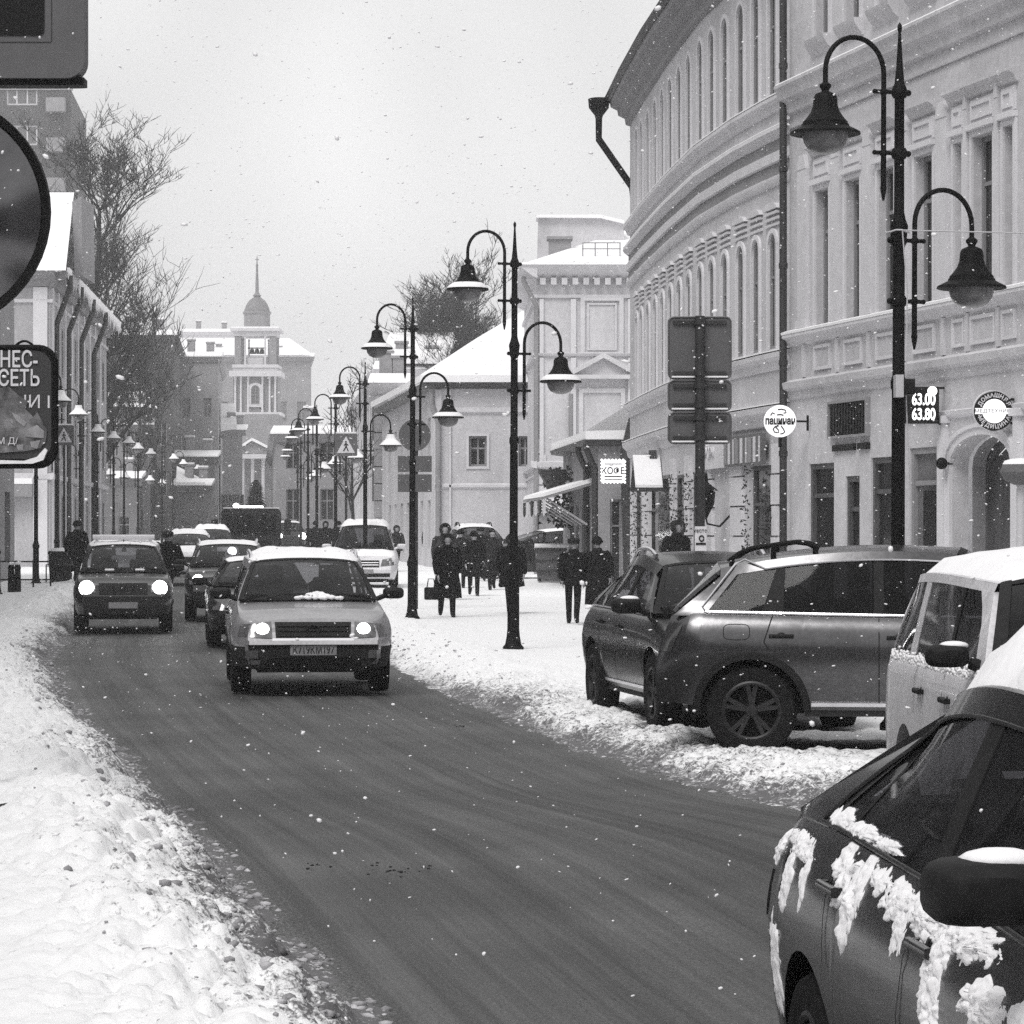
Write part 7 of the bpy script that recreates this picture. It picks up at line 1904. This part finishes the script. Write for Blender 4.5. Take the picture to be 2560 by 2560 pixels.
def arc_text(s, R, size, m, par, up=True, span=150):
    n = len(s)
    for i, ch in enumerate(s):
        a = math.radians((span / 2 - span * i / (n - 1)) if up else (-span / 2 + span * i / (n - 1)))
        if up: x, z, rot = -R * math.sin(a), R * math.cos(a), a
        else: x, z, rot = R * math.sin(a), -R * math.cos(a), a
        o = text(ch, size, m, par, (x, -0.037, z), (0, 0, 0), "letter", 0.002, 0.002)
        o.matrix_local = Matrix.Translation((x, -0.037, z)) @ Matrix.Rotation(-rot if False else (rot if not up else rot), 4, Vector((0, -1, 0))) @ Matrix.Rotation(math.radians(90), 4, 'X')
def shop_signs():
    # round medical sign
    Y = 40.2; R = 49 * Y / F; t = thing("round_shop_sign", "round black and white sign with Cyrillic lettering in a ring over the arched doorway", "shop sign", (PX(2485, Y), Y, PZ(1028, Y)))
    m = MB(); m.lathe([(0.001, -0.03), (R * 0.97, -0.03), (R, -0.02), (R, 0.06), (0.001, 0.06)], 40, ax='y', caps=False); b = m.build("disc", M['signblack'], t, 40)
    m = MB(); m.lathe([(R, -0.015), (R * 1.03, 0.0), (R * 1.03, 0.05), (R, 0.06)], 40, (-0.015, 0, 0.01), ax='y', caps=False); m.build("rim", M['signpale'], b, 50)
    m = MB(); m.lathe([(0.001, -0.035), (R * 0.62, -0.035), (R * 0.62, -0.02)], 36, ax='y', caps=False); m.box(-R * 0.985, R * 0.985, -0.033, -0.02, -R * 0.15, R * 0.15); m.build("lit_face", M['litsign'], b, 30)
    text("МЕДТЕХНИКА", R * 0.25, M['plaster_dark'], b, (0, -0.038, 0), name="letters", ext=0.002, scale=(1.15, 1, 1))
    arc_text("ДОМАШНЯЯ", R * 0.8, R * 0.29, M['signpale'], b, True, 125); arc_text("МЕДИЦИНА", R * 0.8, R * 0.29, M['signpale'], b, False, 125)
    m = MB(); w = B1.pt(B1.at(2552), PZ(1060, Y)) - Vector(t.location)
    m.tube([(R * 0.9, 0.02, 0.16), (w.x + 0.1, 0.3, 0.16)], 0.02, 6); m.build("bracket", M['black'], t, 0); m = MB(); m.tube([(R * 0.9, 0.02, -0.16), (w.x + 0.1, 0.3, -0.16)], 0.02, 6); m.build("bracket", M['black'], t, 0)
    # exchange-rate board
    Y = 42.6; k = Y / F; t = thing("rate_board", "lit black board with the two prices in glowing digits beside the nearest lamp post", "price sign", (PX(2303, Y), Y, PZ(1014, Y)))
    m = MB(); m.rbox(-44 * k, 44 * k, -0.03, 0.05, -45 * k, 47 * k, 0.01, 'y'); b = m.build("casing", M['signblack'], t, 0)
    for s, py in (("63.00", 1000), ("63.80", 1037)):
        text(s, 0.27, M['litnum'], b, (0.03, -0.036, PZ(py, Y) - PZ(1014, Y)), name="digits", ext=0.003, bold=0.006, scale=(0.56, 0.85, 1))
    m = MB(); m.lathe([(0.001, -0.04), (12 * k, -0.04), (12 * k, 0.02)], 20, (27 * k, 0, 36 * k), 'y', False); m.build("round_lamp", M['litnum'], b, 40)
    m = MB(); m.tube([(40 * k, 0, 44 * k), (70 * k, 0.25, 46 * k)], 0.018, 6); m.build("bracket", M['black'], t, 0); m = MB(); m.tube([(42 * k, 0, -42 * k), (60 * k, 0.25, -50 * k)], 0.018, 6); m.build("bracket", M['black'], t, 0)
    # small fittings on the nearest post
    Y = 25.4; t = thing("control_box", "small pale control box with a dark camera fixed to the nearest lamp post", "control box", (PX(2250, Y), Y, PZ(965, Y))); k = Y / F
    m = MB(); m.box(-12 * k, 8 * k, -0.04, 0.12, -28 * k, 28 * k); m.build("pale_box", M['frame_light'], t, 0)
    m = MB(); m.rbox(8 * k, 36 * k, -0.05, 0.08, -22 * k, 18 * k, 0.02, 'x'); m.build("dark_box", M['signblack'], t, 30)
    # round white sign with black script
    Y = 48.4; R = 40 * Y / F; t = thing("round_white_sign", "round white sign with black script on a bracket by the drainpipe", "shop sign", (PX(1950, Y), Y, PZ(1053, Y)))
    m = MB(); m.lathe([(0.001, -0.04), (R * 0.86, -0.04), (R * 0.88, -0.046), (R, -0.04), (R, 0.06), (0.001, 0.06)], 40, ax='y', caps=False); b = m.build("disc", M['litsign'], t, 40)
    text("пацинан", R * 0.52, M['signblack'], b, (0, -0.05, 0), name="script", ext=0.002, bold=0.006, scale=(0.9, 1.25, 1))
    m = MB()
    for c in ([(-0.1, -0.3), (-0.32, -0.35), (-0.45, -0.5), (-0.35, -0.7), (-0.1, -0.72), (-0.12, -0.55), (-0.3, -0.36)], [(0.05, -0.3), (0.2, -0.5), (0.28, -0.68), (0.15, -0.78), (0.0, -0.8)], [(-0.15, 0.72), (0.1, 0.74), (0.32, 0.68), (0.36, 0.52), (0.2, 0.5)], [(-0.6, 0.35), (-0.5, 0.52), (-0.35, 0.45)], [(-0.2, 0.38), (0.0, 0.42), (0.2, 0.36)]):
        m.tube([(x * R, -0.046, z * R) for x, z in c], 0.011, 5)
    m.build("flourish", M['signblack'], b, 40)
    m = MB(); m.tube([(R, 0, 0.0), (R + 0.2, 0.12, 0)], 0.018, 6); m.tube([(R + 0.2, 0.12, 0.1), (R + 0.2, 0.12, -0.15)], 0.022, 6); m.build("bracket", M['black'], t, 0); m = MB(); m.tube([(0, 0, -R), (0, 0.0, -R - 0.16)], 0.03, 6); m.build("lower_stub", M['black'], t, 0)
    # white light-bulb framed sign on the low shop, round dark sign beside it
    Y = 77.2; k = Y / F; t = thing("bulb_sign", "bright white sign framed in bulbs on the corner of the low shop", "shop sign", (PX(1533, Y), Y, PZ(1178, Y)))
    m = MB(); m.box(-29 * k, 29 * k, -0.05, 0.08, -28 * k, 28 * k); b = m.build("panel", M['litsign'], t, 0)
    text("КОФЕ", 0.24, M['signblack'], b, (0, -0.06, 0.0), name="letters", ext=0.003, bold=0.003, scale=(0.9, 1, 1))
    m = MB(); m.box(-22 * k, 22 * k, -0.056, -0.05, -15 * k, -12 * k); m.box(-22 * k, 22 * k, -0.056, -0.05, -22 * k, -20 * k); m.box(-22 * k, 22 * k, -0.056, -0.05, 17 * k, 19 * k); m.build("stripe", M['signblack'], b, 0)
    for i in range(26):
        q = i / 26 * 4; e = q % 1; x, z = [(-1 + 2 * e, 1), (1, 1 - 2 * e), (1 - 2 * e, -1), (-1, -1 + 2 * e)][int(q)]
        m = MB(); m.ball((x * 29 * k, -0.06, z * 28 * k), 0.03, 6, 4); m.build("bulb", M['litnum'], b, 60)
    m = MB(); m.tube([(29 * k, 0, 0), (45 * k, 0.2, 0)], 0.03, 6); m.build("bracket", M['black'], t, 0)
    Y = 79.5; t = thing("round_dark_sign", "round black sign hanging left of the bulb sign", "shop sign", (PX(1486, Y), Y, PZ(1173, Y))); R = 24 * Y / F
    m = MB(); m.lathe([(0.001, -0.05), (R, -0.05), (R, 0.05), (0.001, 0.05)], 28, ax='y', caps=False); m.build("disc", M['signblack'], t, 30)
    m = MB(); m.tube([(0, 0, 0), (0.35, 0.1, 0)], 0.03, 6); m.build("bracket", M['black'], t, 0)
    # lantern at the right edge
    Y = 37.0; k = Y / F; t = thing("shop_lantern", "snow-capped round lantern on a white post at the right edge of the picture", "lantern", (PX(2553, Y), Y, 0.2)); z = lambda py: PZ(py, Y) - 0.2
    m = MB(); m.lathe([(18 * k, z(1212)), (42 * k, z(1200)), (53 * k, z(1180)), (46 * k, z(1160)), (30 * k, z(1156))], 24); m.build("shade", M['plaster_dark'], t, 40)
    m = MB(); m.lathe([(47 * k, z(1161)), (42 * k, z(1152)), (25 * k, z(1147)), (0.01, z(1145))], 20, caps=False); m.build("lantern_snow", M['snow'], t, 60)
    m = MB(); m.lathe([(0.06, 0), (0.06, z(1210))], 12); m.build("post", M['frame_light'], t, 40)
shop_signs()

# ------------------------------------------------------------------ bare trees
def tree(name, label, px, pyb, Y, pyt, seed, spread=0.55, levels=5, dense=1.0, r0=0.2, group=None, n0=14, droop=0.0, tl=0.8, lf=0.62, rmin=0.016):
    rr = random.Random(seed); z0 = G(Y) if pyb is None else PZ(pyb, Y); H = PZ(pyt, Y) - z0
    t = thing(name, label, "tree", (PX(px, Y), Y, z0), 0, group)
    tr, cr = MB(), MB()
    def grow(mb, p, d, l, r, lev):
        n = 10 if lev == 0 else 4 if lev < 3 else 3; pts = [p]; rs = [r]; jit = 0.05 if lev == 0 else 0.16
        for i in range(n):
            d = (d + Vector((rr.gauss(0, jit), rr.gauss(0, jit), rr.gauss(0.07 - droop * lev * 0.1, 0.08)))).normalized(); p = p + d * l / n; pts.append(p); rs.append(r * (1 - 0.75 * (i + 1) / n) if lev == 0 else r * (1 - 0.5 * (i + 1) / n))
        mb.tube(pts, rs, 7 if lev == 0 else 4 if lev < 3 else 3, caps=False)
        if lev >= levels: return
        m = n0 if lev == 0 else int(round(3.2 * dense * (0.8 + 0.5 * rr.random())))
        for k in range(m):
            i = rr.randint(3, n) if lev == 0 else rr.randint(1, n); q = pts[i]
            a = rr.uniform(0, 6.283); u = Vector((math.cos(a), math.sin(a), 0))
            nd_ = (d * 0.8 + u * spread * rr.uniform(0.6, 1.5) + Vector((0, 0, 0.15))).normalized()
            grow(cr, q, nd_, l * (lf * (1.25 - 0.07 * i) if lev == 0 else 1) * rr.uniform(0.5, 0.78), max(rmin, rs[i] * 0.62), lev + 1)
    grow(tr, Vector((0, 0, 0)), Vector((0, 0, 1)), H * tl, r0, 0)
    tr.build("trunk", M['bark'], t, 50); cr.build("crown", M['bark'], t, 0)
    return t
GT = "bare trees along the left side"
tree("bare_tree", "large bare tree spreading in front of the brick apartment block", 165, None, 152, 300, 3, 0.75, 5, 1.0, 0.34, GT, 34, lf=0.4)
tree("bare_tree", "bare tree at the left whose branches reach right over the house roofs", 215, None, 146, 540, 8, 0.85, 5, 0.95, 0.28, GT, 18, lf=0.46)
tree("bare_tree", "slim bare tree with upright twigs standing before the dark brick house", 392, None, 205, 715, 15, 0.4, 4, 1.1, 0.22, GT, 16, lf=0.45, rmin=0.022)
tree("bare_tree", "small bare tree against the dark brick house wall", 345, None, 204, 800, 21, 0.5, 4, 1.1, 0.2, GT, 12, lf=0.4, rmin=0.022)
GT2 = "trees behind the low white house"
tree("winter_tree", "dense twiggy tree rising over the snow roof left of the second lamp post", 1062, None, 158, 735, 31, 0.9, 5, 1.25, 0.3, GT2, 22, lf=0.5, rmin=0.016)
tree("winter_tree", "dense twiggy tree behind the wide snow roof nearest the right-hand lamp", 1165, None, 164, 725, 34, 0.9, 5, 1.25, 0.3, GT2, 22, lf=0.5, rmin=0.016)
tree("winter_tree", "thin bare tree whose top shows beside the classical house", 1240, None, 150, 640, 37, 0.6, 5, 1.0, 0.24, GT2, 14, lf=0.45)
tree("winter_tree", "bare twigs of a tree in front of the grey quoined house", 880, None, 132, 930, 41, 0.7, 4, 0.95, 0.1, GT2, 10, lf=0.4)
def fir():
    Y = 150.0; t = thing("fir_tree", "dark pointed fir tree standing behind the lorry", "tree", (PX(640, Y), Y, G(Y))); rr = random.Random(2); H = PZ(1202, Y) - G(Y)
    m = MB(); m.tube([(0, 0, 0), (0, 0, H)], [0.14, 0.02], 7); m.build("trunk", M['bark'], t, 50)
    m = MB()
    for k in range(900):
        h = 1.0 + (H - 1.0) * rr.random(); rad = 1.25 * (1 - h / H) * rr.uniform(0.2, 1.05) + 0.05; a = rr.uniform(0, 6.283)
        c = Vector((rad * math.cos(a), rad * math.sin(a), h)); o = Vector((math.cos(a), math.sin(a), -0.5)) * 0.3; s = Vector((-math.sin(a), math.cos(a), 0)) * 0.12
        m.poly([c - o * 0.3 + s, c + o, c - o * 0.3 - s])
    m.build("crown", M['fur'], t, 0)
fir()

# ------------------------------------------------------------------ street furniture
def bin_(label, px, Y, h, r, m_):
    t = thing("litter_bin", label, "litter bin", (PX(px, Y), Y, G(Y) + SW)); m = MB()
    m.lathe([(r * 0.8, 0), (r * 0.9, 0.05), (r, h * 0.6), (r, h * 0.9), (r * 1.06, h * 0.92), (r * 1.06, h), (r * 0.8, h * 1.02)], 16); m.build("drum", M[m_], t, 40)
    m = MB(); m.lathe([(r * 1.05, h * 1.01), (r * 0.8, h * 1.1), (0.01, h * 1.12)], 14, caps=False); m.build("snow_cap", M['snow'], t, 60)
    m = MB(); m.tube([(-r, 0, h * 0.6), (-r * 1.2, 0, h * 0.6), (-r * 1.2, 0, 0)], 0.02, 6); m.build("bracket", M['black'], t, 0)
bin_("round dark litter bin on the snowy left pavement beside the walker", 152, 84, 0.9, 0.34, 'plastic')
def bollards():
    Y = 74.0
    for i, (px, s) in enumerate(((28, 0), (44, 1))):
        t = thing("bollard", "short dark bollard at the low railing, %s of the pair at the left edge" % ("left one" if i == 0 else "right one"), "bollard", (PX(px, Y), Y, G(Y) + 0.2), 0, "bollards at the left edge"); m = MB(); m.lathe([(0.1, 0), (0.09, 0.05), (0.075, 0.6), (0.09, 0.63), (0.06, 0.7), (0.005, 0.72)], 10); m.build("shaft", M['black'], t, 40)
        m = MB(); m.ball((0, 0, 0.74), 0.09, 8, 5, (1, 1, 0.5)); m.build("snow_cap", M['snow'], t, 60)
    t = thing("low_railing", "low dark pavement railing between the left lamp posts", "railing", (PX(40, 78), 78, G(78) + 0.2)); 
    for k in range(5):
        m = MB(); x = -0.9 + 0.45 * k; m.tube([(x, 0, 0), (x, 0, 0.75)], 0.025, 6); m.build("post", M['black'], t, 0)
    for z in (0.25, 0.72):
        m = MB(); m.tube([(-1.0, 0, z), (1.0, 0, z)], 0.022, 6); m.build("rail", M['black'], t, 0)
bollards()
def skip_bin():
    Y = 86.0; x0, x1 = PX(1338, Y), PX(1414, Y); w = x1 - x0; t = thing("rubbish_container", "snow-topped dark rubbish container on the pavement behind the man in a cap", "rubbish container", ((x0 + x1) / 2, Y, G(Y) + 0.15)); h = 0.95
    m = MB(); m.hexa([(-w * 0.42, -0.4, 0.08), (w * 0.42, -0.4, 0.08), (w * 0.42, 0.4, 0.08), (-w * 0.42, 0.4, 0.08), (-w / 2, -0.5, h), (w / 2, -0.5, h), (w / 2, 0.5, h), (-w / 2, 0.5, h)]); m.build("tub", M['plaster_dark'], t, 0)
    m = MB(); m.box(-w * 0.53, w * 0.53, -0.55, 0.55, h, h + 0.06)
    for z in (0.35, 0.65): m.box(-w * 0.49, w * 0.49, -0.5, 0.45, z, z + 0.03)
    m.build("rim", M['darkpipe'], t, 0)
    m = MB(); m.rbox(-w * 0.52, w * 0.52, -0.54, 0.54, h + 0.06, h + 0.2, 0.06, 'x'); m.build("snow_cap", M['snow'], t, 40)
    for sx in (-1, 1):
        m = MB(); m.lathe([(0.08, -0.03), (0.08, 0.03)], 12, (sx * w * 0.36, -0.42, 0.08), 'x'); m.build("castor", M['tyre'], t, 40)
skip_bin()
def branch():
    Y = 16.6; x = PX(-30, Y); x1 = PX(60, Y); z = 0.27; m = MB()
    m.tube([(x - 0.25, Y - 0.12, z - 0.02), (x, Y, z + 0.035), ((x + x1) / 2, Y + 0.03, z + 0.055), (x1, Y + 0.04, z + 0.075)], [0.03, 0.03, 0.024, 0.016], 8)
    m.tube([((x + x1) / 2, Y + 0.03, z + 0.05), (x1 - 0.06, Y + 0.1, z + 0.02)], [0.014, 0.008], 6)
    tag(m.build("branch", M['branch'], None, 50), "dark broken stick lying in the snow at the left edge", "stick")
branch()
def road_muck():
    oc, tri = ICO; vs, fs = [], []; rr = random.Random(4)
    for px, Y, s, n in ((790, 16.6, 0.05, 9), (960, 16.4, 0.1, 16), (1145, 28.5, 0.05, 9), (1010, 16.2, 0.04, 5)):
        for q in range(n):
            x, y, r = PX(px, Y) + rr.gauss(0, s), Y + rr.gauss(0, s * 1.6), rr.uniform(0.003, 0.009); b = len(vs)
            for p in oc: vs.append((x + p[0] * r * 1.4, y + p[1] * r, p[2] * r * 0.7 + 0.004 + rr.random() * 0.003))
            fs += [(i + b, j + b, k + b) for i, j, k in tri]
    me = bpy.data.meshes.new("slush_crumbs"); me.from_pydata(vs, [], fs); me.materials.append(M['sooty']); me.update()
    link("slush_crumbs", me, None, False, "stuff")
road_muck()

# ------------------------------------------------------------------ people
def people():
    g = "people walking on the right pavement"
    def at(px, pyf, pyh, **k):
        z0 = 0.2; Y = 60.0
        for _ in range(30): Y = (CH - (z0 + G(Y))) * F / (pyf - HY)
        h = PZ(pyh, Y) - (z0 + G(Y)); return dict(loc=(PX(px, Y), Y, z0 + G(Y) - 0.015), h=min(1.95, max(1.55, h * 1.0)))
    a = at(1117, 1543, 1334); w = person("woman in a long black coat and fur hood carrying a handbag", a['loc'], 0.1, 'walk', 0.42, 'coat', 'hood', a['h'], 1.15, g)
    t = thing("handbag", "dark handbag held by the woman in the long coat", "handbag", (a['loc'][0] - 0.3, a['loc'][1] - 0.05, a['loc'][2] + 0.35)); m = MB(); m.rbox(-0.13, 0.13, -0.06, 0.06, 0.0, 0.24, 0.03, 'y'); m.build("pouch", M['signblack'], t, 40); m = MB(); m.tube([(-0.08, 0, 0.23), (-0.05, 0, 0.4), (0.05, 0, 0.4), (0.08, 0, 0.23)], 0.012, 6); m.build("strap", M['signblack'], t, 40)
    a = at(1110, 1500, 1309); person("tall walker in a dark hood right behind the woman in the long coat", a['loc'], 0.0, 'walk2', 0.7, 'coat3', 'hood', a['h'], 1.0, g)
    a = at(1184, 1490, 1335); person("person in a knee-length dark coat and light boots in the middle of the group", a['loc'], 0.0, 'walk', 0.55, 'coat', 'hat', a['h'], 1.1, g)
    a = at(1230, 1475, 1322); person("man in a short dark jacket and trousers left of the second lamp post", a['loc'], 0.15, 'walk2', 0.85, 'coat2', 'hair', a['h'], 1.0, g)
    a = at(1150, 1470, 1338); person("shorter person half hidden between the woman and the middle walker", a['loc'], 0.0, 'walk', 0.7, 'coat2', 'hat', a['h'], 1.0, g)
    a = at(1203, 1452, 1318); person("walker in a wide hat seen over the others' shoulders", a['loc'], 0.0, 'walk', 0.7, 'coat', 'cap', a['h'], 1.0, g)
    a = at(1278, 1535, 1334); person("person in a thigh-length dark coat passing behind the second lamp post", a['loc'], 0.2, 'walk2', 0.62, 'coat', 'hood', a['h'], 1.1, g)
    a = at(1432, 1560, 1344); person("man in a flat cap and dark jacket walking away near the dark crossover", a['loc'], 3.05, 'walk', 0.82, 'coat', 'cap', a['h'] * 1.0, 1.0, g)
    a = at(1500, 1550, 1354); person("person in a long dark coat beside the man in the flat cap", a['loc'], 3.3, 'walk2', 0.35, 'coat', 'hat', a['h'], 1.15, g)
    a = at(1073, 1414, 1308); person("distant walker in dark clothes between the third lamp post and the group", a['loc'], 0.0, 'walk', 0.8, 'coat2', 'hat', a['h'], 1.0, g)
    a = at(991, 1428, 1314); person("distant walker in a dark jacket left of the third lamp post", a['loc'], 0.3, 'walk2', 0.8, 'coat2', 'hood', a['h'], 1.0, g)
    for k, (px, pyf, lb, hd) in enumerate(((790, 1408, "leftmost of the four dark walkers far down the right pavement", 'hat'), (815, 1406, "second from the left of the four dark walkers far down the right pavement", 'hood'), (843, 1412, "third from the left of the four dark walkers far down the right pavement", 'hat'), (870, 1408, "rightmost of the four dark walkers far down the right pavement", 'hood'))):
        a = at(px, pyf, 1303); person(lb, a['loc'], 0.2 * k, ('walk', 'walk2')[k % 2], 0.6, 'coat', hd, a['h'], 1.0, "far walkers by the right lamp posts")
    person("dark figure standing at the shop door of the curved house", (PX(1692, 56.2), 56.2, 0.3), 0.5, 'stand', 0.5, 'coat', 'hood', 1.75, 1.15)
    person("person in a black jacket and cap crossing between the dark off-roader and the hatchback", (PX(421, 67.5), 67.5, G(67)), -0.3, 'walk', 0.75, 'coat', 'cap', 1.78, 1.0)
    person("pedestrian in a dark jacket by the litter bin on the left pavement", (PX(192, 82), 82, G(82) + 0.2), 0.5, 'walk2', 0.7, 'coat', 'hat', 1.75, 1.0)
people()

# ------------------------------------------------------------------ falling snow: thousands of loose flakes in the air
def flakes():
    r = np.random.RandomState(9); vs, fs = [], []
    oc, tri = ICO
    n = 0
    while n < 30000:
        Y = 5.5 + 66 * r.rand() ** 0.75; X = (r.rand() - 0.5) * 2 * (0.3 * Y + 1.5); Z = r.rand() * (1.85 + 0.3 * Y)
        s = 0.0028 + 0.0042 * r.rand() ** 3
        if Y > 22: s *= 1.35
        b = len(vs); a = r.rand(3) * 0.9 + 0.5; sh = (r.rand() - 0.5) * 1.2
        for p in oc: vs.append((X + s * (p[0] * a[0] * 1.3 + sh * p[2]), Y + p[1] * s * a[1], Z + s * (p[2] * a[2] + 0.3 * sh * p[0])))
        fs += [(i + b, j + b, k + b) for i, j, k in tri]; n += 1
    me = bpy.data.meshes.new("falling_snow"); me.from_pydata(vs, [], fs); me.materials.append(M['snow']); me.polygons.foreach_set("use_smooth", [True] * len(fs)); me.update()
    link("falling_snow", me, None, False, "stuff")
flakes()

# ------------------------------------------------------------------ haze
def haze():
    m = bpy.data.materials.new("snowy_air"); m.use_nodes = True; nt = m.node_tree; nt.nodes.clear()
    o = nt.nodes.new("ShaderNodeOutputMaterial"); v = nt.nodes.new("ShaderNodeVolumePrincipled")
    v.inputs["Color"].default_value = (0.97, 0.97, 0.98, 1); v.inputs["Density"].default_value = HAZE; v.inputs["Anisotropy"].default_value = 0.35
    nt.links.new(v.outputs[0], o.inputs["Volume"])
    b = MB(); b.box(-640, 640, -90, 1290, -1.6, 56); b.build("haze", m, None, 0, False, "stuff")
HAZE = 0.0008
haze()
print("tris", sum(len(o.data.polygons) for o in COL.objects if o.type == 'MESH'), "objects", len(COL.objects))
